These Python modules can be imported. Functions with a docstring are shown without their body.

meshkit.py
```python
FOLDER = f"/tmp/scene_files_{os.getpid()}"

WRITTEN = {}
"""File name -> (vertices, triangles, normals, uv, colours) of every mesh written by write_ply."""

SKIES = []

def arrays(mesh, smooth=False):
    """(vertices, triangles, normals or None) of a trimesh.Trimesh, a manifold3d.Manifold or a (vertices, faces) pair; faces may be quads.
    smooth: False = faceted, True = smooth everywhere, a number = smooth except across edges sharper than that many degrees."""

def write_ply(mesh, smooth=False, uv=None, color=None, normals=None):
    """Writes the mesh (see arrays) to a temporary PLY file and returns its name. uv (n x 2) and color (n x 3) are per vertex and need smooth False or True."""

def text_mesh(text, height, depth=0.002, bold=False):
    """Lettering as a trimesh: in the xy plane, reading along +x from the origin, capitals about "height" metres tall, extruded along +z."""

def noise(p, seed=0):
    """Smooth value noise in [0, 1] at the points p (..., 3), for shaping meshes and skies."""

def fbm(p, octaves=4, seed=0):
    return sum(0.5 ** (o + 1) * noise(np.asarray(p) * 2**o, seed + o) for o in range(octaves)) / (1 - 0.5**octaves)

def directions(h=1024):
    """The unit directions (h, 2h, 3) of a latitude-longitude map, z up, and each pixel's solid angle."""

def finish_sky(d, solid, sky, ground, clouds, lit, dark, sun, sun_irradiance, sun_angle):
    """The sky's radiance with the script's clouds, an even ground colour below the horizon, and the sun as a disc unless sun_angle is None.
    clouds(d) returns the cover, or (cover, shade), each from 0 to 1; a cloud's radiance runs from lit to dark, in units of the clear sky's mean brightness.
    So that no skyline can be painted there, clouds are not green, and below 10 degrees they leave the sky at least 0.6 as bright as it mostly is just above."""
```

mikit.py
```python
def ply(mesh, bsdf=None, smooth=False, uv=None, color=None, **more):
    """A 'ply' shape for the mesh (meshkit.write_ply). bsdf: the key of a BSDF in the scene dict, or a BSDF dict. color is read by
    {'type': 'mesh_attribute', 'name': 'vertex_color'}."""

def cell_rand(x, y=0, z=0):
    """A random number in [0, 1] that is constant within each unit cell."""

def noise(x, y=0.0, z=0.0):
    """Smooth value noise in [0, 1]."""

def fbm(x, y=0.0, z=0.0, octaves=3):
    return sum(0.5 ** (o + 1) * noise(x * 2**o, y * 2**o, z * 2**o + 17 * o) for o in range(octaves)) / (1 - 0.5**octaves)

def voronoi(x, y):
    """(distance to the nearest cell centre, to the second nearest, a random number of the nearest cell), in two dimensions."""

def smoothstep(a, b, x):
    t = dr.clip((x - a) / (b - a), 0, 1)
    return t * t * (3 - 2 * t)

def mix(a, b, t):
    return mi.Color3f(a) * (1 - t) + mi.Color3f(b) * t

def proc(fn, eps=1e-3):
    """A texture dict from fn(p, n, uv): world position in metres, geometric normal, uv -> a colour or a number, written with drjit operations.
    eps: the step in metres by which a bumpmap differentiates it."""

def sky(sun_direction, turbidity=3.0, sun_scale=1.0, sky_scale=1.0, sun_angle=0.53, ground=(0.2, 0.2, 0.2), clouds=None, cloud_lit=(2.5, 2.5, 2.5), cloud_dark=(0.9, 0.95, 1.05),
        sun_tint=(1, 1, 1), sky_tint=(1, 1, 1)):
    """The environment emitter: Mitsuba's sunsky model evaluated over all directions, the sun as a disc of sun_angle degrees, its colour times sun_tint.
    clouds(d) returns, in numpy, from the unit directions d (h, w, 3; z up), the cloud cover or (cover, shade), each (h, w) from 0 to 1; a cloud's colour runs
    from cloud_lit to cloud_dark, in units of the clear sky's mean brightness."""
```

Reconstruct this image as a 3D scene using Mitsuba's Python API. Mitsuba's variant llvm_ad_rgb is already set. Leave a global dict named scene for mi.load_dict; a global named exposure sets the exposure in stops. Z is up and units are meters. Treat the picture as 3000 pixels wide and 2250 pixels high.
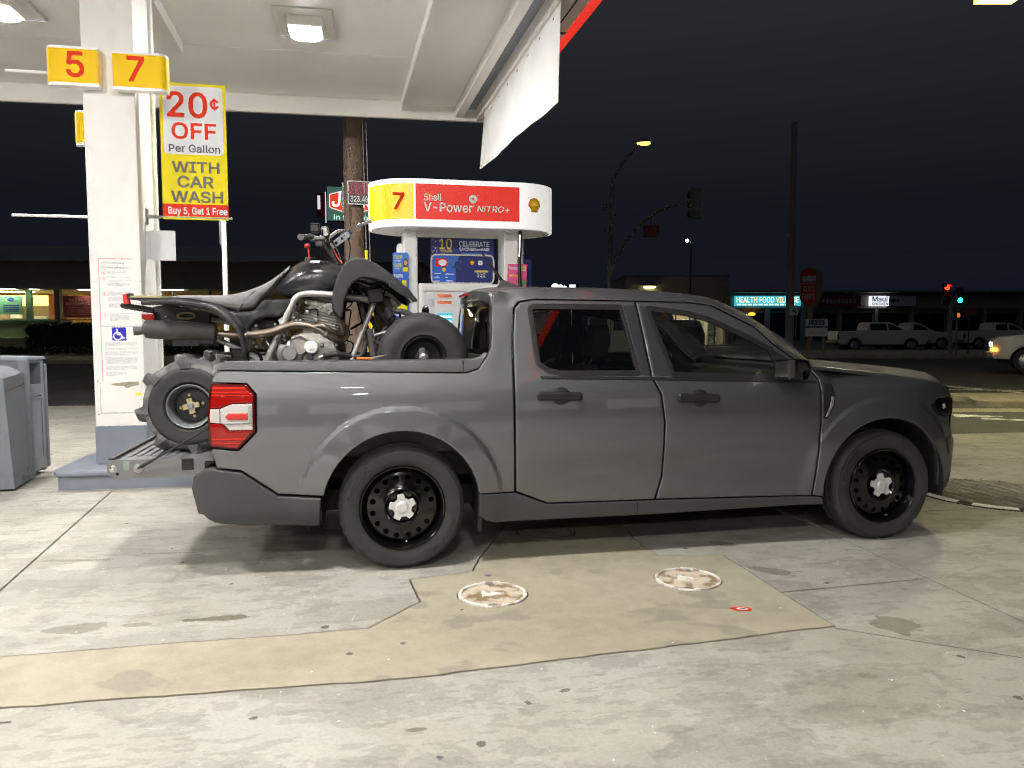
"""A dark pickup with a quad bike in its bed at a filling station, by night."""
import math, random
import numpy as np, trimesh, manifold3d as m3, mitsuba as mi, drjit as dr
import shapely, shapely.geometry as sg
from shapely import affinity
import mikit, meshkit
from mikit import proc, noise, fbm, voronoi, cell_rand, smoothstep, mix
T = mi.ScalarTransform4f
PI = math.pi
rng = np.random.default_rng(7)
scene, labels = {}, {}

# ---------------------------------------------------------------- camera, sky, exposure
CAM_H, PITCH, XFOV = 1.365, math.radians(4.15), 68.0
scene['camera'] = {'type': 'perspective', 'fov': XFOV, 'fov_axis': 'x', 'near_clip': 0.05, 'far_clip': 600.0,
                   'to_world': T().look_at(origin=[0, 0, CAM_H], target=[0, math.cos(PITCH), CAM_H - math.sin(PITCH)], up=[0, 0, 1])}
exposure = 0.22


def night_cover(d):
    up = np.clip(d[..., 2], 0, 1)
    return np.ones(d.shape[:2]), 1 - np.clip((up / 0.5), 0, 1) ** 1.4


SKY = mikit.sky((-0.3, -1, 0.35), turbidity=3, sun_scale=0.0, sky_scale=0.45, clouds=night_cover,
                cloud_lit=(0.86, 0.95, 1.08), cloud_dark=(0.075, 0.088, 0.21), ground=(0.05, 0.05, 0.05))
scene['night_sky'] = {**SKY, 'sampling_weight': 3.0}

# ---------------------------------------------------------------- names
_used = set()


def numbered(key):
    if key not in _used:
        _used.add(key)
        return key
    i = 1
    while f'{key}_{i:03d}' in _used:
        i += 1
    _used.add(f'{key}_{i:03d}')
    return f'{key}_{i:03d}'


def shape(key, mesh, mat, M=None, smooth=30, emit=None, weight=1.0, flip=False):
    d = mikit.ply(mesh, mat, smooth=smooth)
    if M is not None:
        d['to_world'] = M
    if emit is not None:
        v, f = mesh
        a, b, c = v[f[:, 0]], v[f[:, 1]], v[f[:, 2]]
        n = np.cross(b - a, c - a)
        g = (a + b + c) / 3
        if np.sum(n * (g - np.average(g, 0, np.linalg.norm(n, axis=1) + 1e-12))) < 0:
            d = mikit.ply((v, f[:, ::-1]), mat, smooth=smooth)
            if M is not None:
                d['to_world'] = M
        d['emitter'] = {'type': 'area', 'radiance': {'type': 'rgb', 'value': list(emit)}, 'sampling_weight': float(weight)}
    scene[key] = d
    return key


class Thing:
    """The key that the keys of a thing's parts start with."""

    def __init__(self, name, label, cat, group=None, M=None, kind=None):
        self.key, self.M = numbered(name), M
        labels[self.key] = {'label': label}
        if kind:
            labels[self.key]['kind'] = kind
        else:
            labels[self.key]['category'] = cat
        if group:
            labels[self.key]['group'] = group

    def add(self, name, mesh, mat, parent=None, smooth=30, label=None, kind=None, **k):
        key = numbered((parent or self.key) + '__' + name)
        shape(key, mesh, mat, self.M, smooth, **k)
        if label or kind:
            labels[key] = {a: b for a, b in (('label', label), ('kind', kind)) if b}
        return key

    def own(self, mesh, mat, smooth=30, **k):
        shape(self.key, mesh, mat, self.M, smooth, **k)
        return self


def struct(name, mesh, mat, label, smooth=False, M=None, kind='structure', **k):
    t = Thing(name, label, None, M=M, kind=kind)
    t.own(mesh, mat, smooth, **k)
    return t


def frame(x, y, z=0.0, yaw=0.0):
    return T().translate([x, y, z]).rotate([0, 0, 1], yaw)


# ---------------------------------------------------------------- mesh helpers: everything is a pair (vertices, triangles)
def cat(*ms):
    ms = [m for m in ms if m is not None and len(m[0])]
    off, V, F = 0, [], []
    for v, f in ms:
        V.append(v)
        F.append(np.asarray(f) + off)
        off += len(v)
    return np.vstack(V), np.vstack(F)


def tri(m):
    return np.asarray(m.vertices, float), np.asarray(m.faces, int)


def man(m):
    q = m.to_mesh()
    return np.asarray(q.vert_properties[:, :3], float), np.asarray(q.tri_verts, int)


def box(c, s, r=0.0):
    """Box by centre and size; r: chamfer."""
    c, h = np.asarray(c, float), np.asarray(s, float) / 2
    if r <= 0:
        v, f = tri(trimesh.creation.box(extents=2 * h))
        return v + c, f
    r = min(r, h.min() * 0.95)
    P = []
    for sx in (-1, 1):
        for sy in (-1, 1):
            for sz in (-1, 1):
                for k in range(3):
                    q = h - r
                    q[k] = h[k]
                    P.append(c + q * (sx, sy, sz))
    return tri(trimesh.convex.convex_hull(np.array(P)))


def bx(x0, x1, y0, y1, z0, z1, r=0.0):
    return box(((x0 + x1) / 2, (y0 + y1) / 2, (z0 + z1) / 2), (x1 - x0, y1 - y0, z1 - z0), r)


def hull(P):
    return tri(trimesh.convex.convex_hull(np.asarray(P, float)))


def mv(m, d=(0, 0, 0), R=None):
    v = np.asarray(m[0], float)
    if R is not None:
        v = v @ np.asarray(R).T
    return v + np.asarray(d, float), m[1]


def rot(axis, deg):
    a = np.asarray(axis, float)
    a = a / np.linalg.norm(a)
    t = math.radians(deg)
    K = np.array([[0, -a[2], a[1]], [a[2], 0, -a[0]], [-a[1], a[0], 0]])
    return np.eye(3) + math.sin(t) * K + (1 - math.cos(t)) * K @ K


def mirror(m):
    v = m[0].copy()
    v[:, 1] *= -1
    return v, m[1][:, ::-1]


def spline(P, n=8):
    P = np.asarray(P, float)
    Q = np.vstack([2 * P[0] - P[1], P, 2 * P[-1] - P[-2]])
    out = []
    for i in range(len(P) - 1):
        a, b, c, d = Q[i:i + 4]
        for t in np.arange(n) / n:
            out.append(0.5 * (2 * b + (c - a) * t + (2 * a - 5 * b + 4 * c - d) * t ** 2 + (3 * b - a - 3 * c + d) * t ** 3))
    return np.array(out + [P[-1]])


def tube(P, r, n=8, sm=0, flat=1.0):
    """A tube along points; sm > 0 rounds the path; r may be a list; flat squashes the section."""
    P = np.asarray(P, float)
    R = np.broadcast_to(np.asarray(r, float), (len(P),))
    if sm:
        R = spline(np.stack([R, R * 0, R * 0], 1), sm)[:, 0]
        P = spline(P, sm)
    t = np.gradient(P, axis=0)
    t /= np.linalg.norm(t, axis=1, keepdims=True) + 1e-12
    a = np.cross(t[0], (0, 0, 1.0) if abs(t[0][2]) < 0.9 else (1.0, 0, 0))
    a /= np.linalg.norm(a)
    ang = np.arange(n) * 2 * PI / n
    V = []
    for i in range(len(P)):
        a = a - t[i] * (a @ t[i])
        a /= np.linalg.norm(a) + 1e-12
        b = np.cross(t[i], a)
        V.append(P[i] + R[i] * (np.cos(ang)[:, None] * a + flat * np.sin(ang)[:, None] * b))
    return skin(V)


def skin(rings, closed=True, caps=True):
    """Quads between rings of equally many points, with fan caps."""
    V = [np.asarray(r, float) for r in rings]
    n, F = len(V[0]), []
    for i in range(len(V) - 1):
        for j in range(n if closed else n - 1):
            a, b = i * n + j, i * n + (j + 1) % n
            F += [[a, b, b + n], [a, b + n, a + n]]
    v = np.vstack(V)
    if caps and closed:
        k = len(v)
        v = np.vstack([v, V[0], V[-1], V[0].mean(0), V[-1].mean(0)])
        for j in range(n):
            F.append([k + (j + 1) % n, k + j, k + 2 * n])
            F.append([k + n + j, k + n + (j + 1) % n, k + 2 * n + 1])
    return v, np.array(F)


def lathe(prof, n=32, axis='z'):
    """Revolve (radius, height) points; axis y puts the height along -y (towards the camera's side)."""
    ang = np.arange(n) * 2 * PI / n
    rings = []
    for r, h in prof:
        r = max(r, 1e-4)
        if axis == 'z':
            rings.append(np.stack([r * np.cos(ang), r * np.sin(ang), ang * 0 + h], 1))
        elif axis == 'y':
            rings.append(np.stack([r * np.cos(ang), ang * 0 - h, r * np.sin(ang)], 1))
        else:
            rings.append(np.stack([ang * 0 + h, r * np.cos(ang), r * np.sin(ang)], 1))
    return skin(rings, caps=False)


def cyl(p, q, r, n=16):
    return tube([p, q], r, n)


def fix(pts):
    p = pts if isinstance(pts, (sg.Polygon, sg.MultiPolygon)) else sg.Polygon(pts)
    return p if p.is_valid else p.buffer(0)


def rounded(pts, r):
    p = fix(pts)
    return p.buffer(-r, quad_segs=4).buffer(2 * r, quad_segs=4).buffer(-r, quad_segs=4)


def polys(p):
    return [g for g in getattr(p, 'geoms', [p]) if isinstance(g, sg.Polygon) and g.area > 1e-9]


def extrude(poly, d, z=0.0):
    """Prism of a polygon in xy from z to z + d."""
    out = []
    for g in polys(fix(poly)):
        v, f = tri(trimesh.creation.extrude_polygon(g, d, engine='earcut'))
        out.append((v + (0, 0, z), f))
    return cat(*out)


# a drawing in (u, v) stood upright: u along +x, v along +z, its front towards -y
UP = np.array([[1, 0, 0], [0, 0, -1], [0, 1, 0]], float)


def stand(poly, d, y=0.0):
    """Prism of a drawing in (x, z): the front face at y - d, the back at y."""
    m = extrude(poly, d)
    return mv(m, (0, y, 0), UP)


def sheet(poly, z=0.0):
    out = []
    for g in polys(fix(poly)):
        v, f = trimesh.creation.triangulate_polygon(g, engine='earcut')
        out.append((np.column_stack([v, np.full(len(v), z)]), np.asarray(f)))
    v, f = cat(*out)
    a, b, c = v[f[:, 0]], v[f[:, 1]], v[f[:, 2]]
    bad = np.cross(b - a, c - a)[:, 2] < 0
    f[bad] = f[bad][:, ::-1]
    return v, f


def disc(cx, cy, rx, ry=None, n=24, a0=0.0):
    t = np.arange(n) * 2 * PI / n + a0
    return sg.Polygon(np.stack([cx + rx * np.cos(t), cy + (ry or rx) * np.sin(t)], 1))


_txt = {}


def text(s, h, x=0.0, z=0.0, y=0.0, bold=True, d=0.002, align='l', shear=0.0, width=None):
    """Upright lettering that reads along +x with its front towards -y; (x, z) is the left (or middle) of the baseline."""
    k = (s, bold)
    if k not in _txt:
        _txt[k] = tri(meshkit.text_mesh(s, 1.0, 1.0, bold))
    v, f = _txt[k]
    v = v.copy()
    v[:, 0] -= v[:, 0].min()
    v = v * (h, h, d)
    if width:
        v[:, 0] *= width / v[:, 0].max()
    w = v[:, 0].max()
    v[:, 0] += shear * v[:, 1] - (w / 2 if align == 'c' else w if align == 'r' else 0)
    return mv((v, f), (x, y, z), UP)


def bend(m, fn):
    return np.asarray(fn(np.asarray(m[0], float))), m[1]


def panel(poly, wfun, cell=0.05, thick=0.03, r=0.007, cuts=()):
    """A sheet-metal panel: the drawing (s, z) laid on the surface y = -wfun(s, z), with rounded edges and a skirt going inwards."""
    poly = fix(poly)
    V, F, index = [], [], {}

    def vid(p):
        k = (round(p[0], 5), round(p[1], 5))
        if k not in index:
            index[k] = len(V)
            V.append(k)
        return index[k]

    zones = [poly]
    if r > 0:
        inner, mid = poly.buffer(-r, join_style=2), poly.buffer(-r * 0.35, join_style=2)
        zones = [inner, mid.difference(inner), poly.difference(mid)]
    for c in cuts:
        zones = [h for g in zones for h in (g.intersection(c), g.difference(c)) if not h.is_empty]
    x0, y0, x1, y1 = poly.bounds
    cells = [shapely.box(a, b, a + cell, b + cell) for a in np.arange(math.floor(x0 / cell), math.ceil(x1 / cell)) * cell
             for b in np.arange(math.floor(y0 / cell), math.ceil(y1 / cell)) * cell]
    cells = np.array(cells)
    for zone in zones:
        shapely.prepare(zone)
        hit = cells[shapely.intersects(zone, cells)]
        for g in shapely.intersection(hit, zone):
            for q in polys(g) if not g.is_empty else ():
                if q.area < 1e-8:
                    continue
                if not q.interiors and q.convex_hull.area - q.area < 1e-10:
                    ids = [vid(p) for p in list(q.exterior.coords)[:-1]]
                    F += [[ids[0], ids[i], ids[i + 1]] for i in range(1, len(ids) - 1)]
                else:
                    tv, tf = trimesh.creation.triangulate_polygon(q, engine='earcut')
                    ids = [vid(p) for p in tv]
                    F += [[ids[i] for i in t] for t in tf]
    V = np.array(V)
    F = np.array([f for f in F if len(set(f)) == 3])
    a, b, c = V[F[:, 0]], V[F[:, 1]], V[F[:, 2]]
    area = (b[:, 0] - a[:, 0]) * (c[:, 1] - a[:, 1]) - (b[:, 1] - a[:, 1]) * (c[:, 0] - a[:, 0])
    F[area < 0] = F[area < 0][:, ::-1]
    F = F[np.abs(area) > 1e-10]
    drop = 0
    if r > 0:
        d = shapely.distance(poly.boundary, shapely.points(V))
        t = 1 - np.clip(d / r, 0, 1)
        drop = r * (1 - np.sqrt(np.clip(1 - t * t, 0, 1)))
    w = wfun(V[:, 0], V[:, 1]) - drop
    P = np.stack([V[:, 0], -w, V[:, 1]], 1)
    e = np.vstack([F[:, [0, 1]], F[:, [1, 2]], F[:, [2, 0]]])
    key = np.sort(e, 1)
    _, inv, cnt = np.unique(key, axis=0, return_inverse=True, return_counts=True)
    e = e[cnt[inv.ravel()] == 1]
    n = len(P)
    used = np.unique(e)
    back = P[used] + (0, thick, 0)
    m = {k: n + i for i, k in enumerate(used)}
    S = np.array([[i, m[i], m[j]] for i, j in e] + [[i, m[j], j] for i, j in e])
    return np.vstack([P, back]), np.vstack([F, S])


def grid(fn, us, vs):
    """Surface from fn(u, v) -> point over a grid."""
    P = np.array([[fn(u, v) for v in vs] for u in us])
    nu, nv = P.shape[:2]
    F = []
    for i in range(nu - 1):
        for j in range(nv - 1):
            a = i * nv + j
            F += [[a, a + 1, a + nv + 1], [a, a + nv + 1, a + nv]]
    return P.reshape(-1, 3), np.array(F)


def thicken(m, off):
    """Close an open surface by a copy moved by off, sides included."""
    v, f = m
    n = len(v)
    e = np.vstack([f[:, [0, 1]], f[:, [1, 2]], f[:, [2, 0]]])
    key = np.sort(e, 1)
    _, inv, cnt = np.unique(key, axis=0, return_inverse=True, return_counts=True)
    e = e[cnt[inv.ravel()] == 1]
    S = np.vstack([np.stack([e[:, 1], e[:, 0], e[:, 0] + n], 1), np.stack([e[:, 1], e[:, 0] + n, e[:, 1] + n], 1)])
    return np.vstack([v, v + np.asarray(off, float)]), np.vstack([f, f[:, ::-1] + n, S])


def piece(t, n):
    return np.interp(n, *t)


# ---------------------------------------------------------------- materials
def rgb(*c):
    return {'type': 'rgb', 'value': list(c)}


def mat(name, color, rough=0.5, metal=0.0, coat=0.0, coat_gloss=0.97, spec=0.5, two=True, bump=None, bscale=0.001):
    b = {'type': 'principled', 'base_color': rgb(*color) if isinstance(color, (tuple, list)) else color,
         'roughness': rough if not callable(rough) else proc(rough), 'metallic': metal, 'specular': spec}
    if coat:
        b.update(clearcoat=coat, clearcoat_gloss=coat_gloss)
    if bump is not None:
        b = {'type': 'bumpmap', 'arbitrary': proc(bump), 'scale': bscale, 'bsdf': b}
    scene[name] = {'type': 'twosided', 'bsdf': b} if two else b
    return name



def gloss(name, color, ior=1.55, rough=0.0):
    b = {'type': 'roughplastic' if rough else 'plastic', 'diffuse_reflectance': rgb(*color) if isinstance(color, tuple) else color, 'int_ior': ior, 'nonlinear': True}
    if rough:
        b['alpha'] = rough
    scene[name] = {'type': 'twosided', 'bsdf': b}


scene['m_paint'] = {'type': 'blendbsdf', 'weight': 0.42,
                    'coat': {'type': 'twosided', 'bsdf': {'type': 'plastic', 'diffuse_reflectance': rgb(0.12, 0.124, 0.134), 'int_ior': 2.1, 'nonlinear': True}},
                    'flake': {'type': 'twosided', 'bsdf': {'type': 'roughconductor', 'material': 'none', 'specular_reflectance': rgb(0.30, 0.308, 0.325), 'alpha': 0.27, 'distribution': 'ggx'}}}
mat('m_paint_dark', (0.03, 0.032, 0.035), 0.35, 0.1, 0.5)
mat('m_clad', (0.047, 0.048, 0.049), 0.52)
mat('m_black', (0.012, 0.012, 0.013), 0.45)
gloss('m_gloss_black', (0.008, 0.008, 0.009), 1.55, 0.03)
mat('m_void', (0.006, 0.006, 0.006), 0.9)
mat('m_rubber', proc(lambda p, n, uv: mix((0.014, 0.014, 0.015), (0.036, 0.035, 0.034), fbm(p.x * 9, p.y * 9, p.z * 9) * 0.9)), 0.68)
mat('m_rubber_dusty', proc(lambda p, n, uv: mix((0.06, 0.06, 0.064), (0.15, 0.147, 0.145), smoothstep(0.35, 0.7, fbm(p.x * 14, p.y * 14, p.z * 14)))), 0.6)
mat('m_chrome', (0.75, 0.75, 0.76), 0.18, 1.0)
mat('m_alu', (0.42, 0.42, 0.42), 0.38, 0.9)
mat('m_alu_cast', proc(lambda p, n, uv: mix((0.2, 0.19, 0.165), (0.52, 0.5, 0.46), fbm(p.x * 40, p.y * 40, p.z * 40))), 0.45, 0.35)
mat('m_hubcap', (0.68, 0.68, 0.68), 0.4, 0.5)
mat('m_frame_tube', proc(lambda p, n, uv: mix((0.4, 0.39, 0.37), (0.58, 0.57, 0.55), fbm(p.x * 20, p.y * 20, p.z * 20))), 0.38, 0.4)
mat('m_exhaust', proc(lambda p, n, uv: mix((0.28, 0.2, 0.15), (0.42, 0.36, 0.3), fbm(p.x * 18, p.y * 18, p.z * 18))), 0.3, 0.85)
gloss('m_quad_plastic', proc(lambda p, n, uv: mix((0.055, 0.057, 0.064), (0.13, 0.133, 0.142), smoothstep(0.45, 0.75, fbm(p.x * 11, p.y * 11, p.z * 11)))), 1.75, 0.07)
mat('m_quad_matte', (0.024, 0.024, 0.026), 0.6)
mat('m_seat', proc(lambda p, n, uv: mix((0.13, 0.13, 0.132), (0.2, 0.198, 0.195), fbm(p.x * 30, p.y * 30, p.z * 30))), 0.55)
mat('m_muffler', proc(lambda p, n, uv: mix((0.065, 0.062, 0.062), (0.115, 0.108, 0.104), fbm(p.x * 12, p.y * 12, p.z * 12))), 0.6, 0.2)
mat('m_red', (0.52, 0.03, 0.025), 0.35)
mat('m_orange', (0.8, 0.16, 0.03), 0.45)
mat('m_brass', (0.42, 0.36, 0.2), 0.45, 0.4)
gloss('m_taillight', (0.5, 0.014, 0.01))
gloss('m_taillight_bright', (0.85, 0.06, 0.03))
gloss('m_taillight_dark', (0.16, 0.006, 0.006))
gloss('m_lens_white', (0.74, 0.72, 0.7))
scene['m_glass'] = {'type': 'thindielectric', 'specular_transmittance': rgb(0.78, 0.82, 0.79)}
scene['m_glass_tint'] = {'type': 'thindielectric', 'specular_transmittance': rgb(0.4, 0.44, 0.4)}
scene['m_glass_clear'] = {'type': 'thindielectric', 'specular_transmittance': rgb(0.93, 0.94, 0.93)}
mat('m_cream', (0.55, 0.54, 0.5), 0.7)
mat('m_lining', (0.24, 0.24, 0.225), 0.8)
mat('m_seat_cloth', (0.025, 0.025, 0.028), 0.85)
mat('m_white', (0.78, 0.78, 0.76), 0.45)
mat('m_white_gloss', (0.8, 0.8, 0.79), 0.25)
mat('m_column', proc(lambda p, n, uv: mix((0.74, 0.73, 0.7), (0.8, 0.79, 0.76), fbm(p.x * 3, p.y * 3, p.z * 2)) * (1 - 0.06 * smoothstep(0.62, 0.75, fbm(p.x * 7 + 4, p.y * 7, p.z * 3)))), 0.55)
mat('m_canopy', proc(lambda p, n, uv: mix((0.64, 0.62, 0.58), (0.72, 0.7, 0.67), fbm(p.x * 0.8, p.y * 0.8, 0.0))), 0.6)
mat('m_tarp', proc(lambda p, n, uv: mix((0.62, 0.61, 0.6), (0.78, 0.77, 0.76), fbm(p.x * 2.5, p.y * 2.5, p.z * 2.5))), 0.7)
mat('m_yellow', (0.86, 0.55, 0.006), 0.5, spec=0.2)
mat('m_yellow_banner', (0.85, 0.7, 0.02), 0.6, spec=0.2)
mat('m_sign_red', (0.7, 0.04, 0.012), 0.6, spec=0.2)
mat('m_ink', (0.09, 0.075, 0.085), 0.6)
mat('m_small_print', (0.42, 0.42, 0.44), 0.7)
mat('m_pink_line', (0.72, 0.25, 0.22), 0.6)
mat('m_paper', (0.72, 0.73, 0.76), 0.6)
mat('m_blue', (0.02, 0.015, 0.42), 0.4)
mat('m_kerb_blue', proc(lambda p, n, uv: mix((0.17, 0.19, 0.235), (0.22, 0.24, 0.29), fbm(p.x * 4, p.y * 4, p.z * 4))), 0.42)
mat('m_bin', proc(lambda p, n, uv: mix((0.14, 0.155, 0.18), (0.18, 0.195, 0.22), fbm(p.x * 5, p.y * 5, p.z * 5))), 0.5)
mat('m_steel_grey', (0.2, 0.21, 0.22), 0.5, 0.3)
mat('m_wood_pole', proc(lambda p, n, uv: mix((0.125, 0.085, 0.066), (0.22, 0.155, 0.118), fbm(p.x * 9, p.y * 9, p.z * 1.0)) * (1 - 0.5 * smoothstep(0.68, 0.72, fbm(p.x * 16 + 9, p.y * 16, p.z * 2.2)))), 0.85)
mat('m_sign_maroon', (0.22, 0.05, 0.07), 0.5)
mat('m_paint_gate', (0.2, 0.205, 0.21), 0.35, 0.5, 0.6)
mat('m_green_grey', (0.22, 0.3, 0.26), 0.5)
mat('m_guard', (0.85, 0.62, 0.01), 0.4)
mat('m_wire', (0.35, 0.3, 0.3), 0.4, 0.7)

# ---------------------------------------------------------------- ground
def spots(p, L):
    """1 inside ragged stains, each (x, y, rx, ry, degrees, strength)."""
    out = mi.Float(0)
    n = fbm(p.x * 17, p.y * 17, 0.0) - 0.5
    for x, y, rx, ry, a, s in L:
        c, k = math.cos(math.radians(a)), math.sin(math.radians(a))
        u, v = ((p.x - x) * c + (p.y - y) * k) / rx, ((p.y - y) * c - (p.x - x) * k) / ry
        out = dr.maximum(out, s * smoothstep(1.1, 0.9, dr.sqrt(u * u + v * v) + n * 0.9))
    return out


WET = [(-1.38, 3.50, .15, .035, 8, .85), (-1.98, 3.38, .13, .06, 10, .55), (-1.74, 3.42, .07, .025, 8, .5), (1.77, 3.42, .12, .1, 0, .6), (1.47, 4.2, .13, .06, -35, .6),
       (1.35, 4.75, .09, .05, -30, .55), (0.2, 2.78, .028, .015, 30, .8), (-0.33, 2.5, .03, .012, 10, .7), (1.9, 2.35, .05, .02, -35, .75), (1.62, 2.28, .025, .012, -30, .7),
       (1.4, 2.9, .035, .02, 0, .5), (-2.6, 4.4, .2, .02, 4, .5), (-2.1, 4.55, .16, .015, 4, .4), (-0.6, 2.25, .03, .012, 0, .6), (1.05, 3.2, .16, .08, 10, .2), (1.3, 2.75, .4, .18, 20, .22), (0.55, 2.5, .06, .03, 0, .3)]


def concrete(p, n, uv):
    a = fbm(p.x * 1.1, p.y * 1.1, 3.0, 4)
    b = fbm(p.x * 6.5, p.y * 9, 9.0, 4)
    c = noise(p.x * 120, p.y * 120, 1.0)
    e = fbm(p.x * 26 + 5, p.y * 40, 2.0, 3)
    col = mix((0.262, 0.247, 0.213), (0.338, 0.32, 0.28), smoothstep(0.25, 0.75, 0.55 * a + 0.45 * b))
    pale = smoothstep(0.5, 0.545, fbm(p.x * 3.1 + 11, p.y * 4.6, 5.0, 5) + 0.12 * (e - 0.5))
    col = mix(col, (0.37, 0.355, 0.318), 0.5 * pale)
    grime = smoothstep(0.56, 0.6, fbm(p.x * 2.6 + 31, p.y * 4.1, 8.0, 5) + 0.2 * (e - 0.5))
    col = mix(col, (0.16, 0.15, 0.125), 0.3 * grime)
    streak = smoothstep(0.6, 0.66, fbm(p.x * 9 + p.y * 2, p.y * 26 - p.x * 5, 4.0, 4))
    col = mix(col, (0.19, 0.178, 0.15), 0.35 * streak)
    d1, d2, r = voronoi(p.x * 3.1 + 0.7 * a, p.y * 3.1)
    gum = smoothstep(0.06, 0.035, d1 + 0.09 * (e - 0.5)) * smoothstep(0.8, 0.84, r)
    col = mix(col, (0.075, 0.07, 0.066), 0.8 * gum)
    d1, d2, r = voronoi(p.x * 8 + 3, p.y * 8 + e)
    col = mix(col, (0.66, 0.65, 0.6), 0.8 * smoothstep(0.035, 0.02, d1) * smoothstep(0.8, 0.82, r))
    col = mix(col, (0.12, 0.105, 0.075), spots(p, WET))
    return col * (0.93 + 0.14 * c)


def fresh_concrete(p, n, uv):
    a = fbm(p.x * 1.4, p.y * 2.0, 1.0, 4)
    e = fbm(p.x * 13, p.y * 15, 4.0, 4)
    col = mix((0.275, 0.25, 0.18), (0.35, 0.322, 0.24), smoothstep(0.25, 0.75, 0.6 * a + 0.4 * e))
    col = mix(col, (0.2, 0.185, 0.15), 0.5 * smoothstep(0.6, 0.7, fbm(p.x * 4 + 5, p.y * 6, 0.0, 4)))
    d1, d2, r = voronoi(p.x * 2.2 + 1.3, p.y * 2.2 + 0.4)
    col = mix(col, (0.05, 0.05, 0.055), 0.7 * smoothstep(0.045, 0.03, d1 + 0.06 * (e - 0.5)) * smoothstep(0.86, 0.88, r))
    return col * (0.95 + 0.1 * noise(p.x * 130, p.y * 130, 0.0))


def asphalt(p, n, uv):
    a = fbm(p.x * 0.5, p.y * 0.5, 0.0, 4)
    return mix((0.035, 0.034, 0.032), (0.075, 0.072, 0.066), a) * (0.75 + 0.5 * noise(p.x * 60, p.y * 60, 0.0))


def rough_ground(p, n, uv):
    return 0.6 + 0.3 * fbm(p.x * 3, p.y * 3, 0.0)


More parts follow.
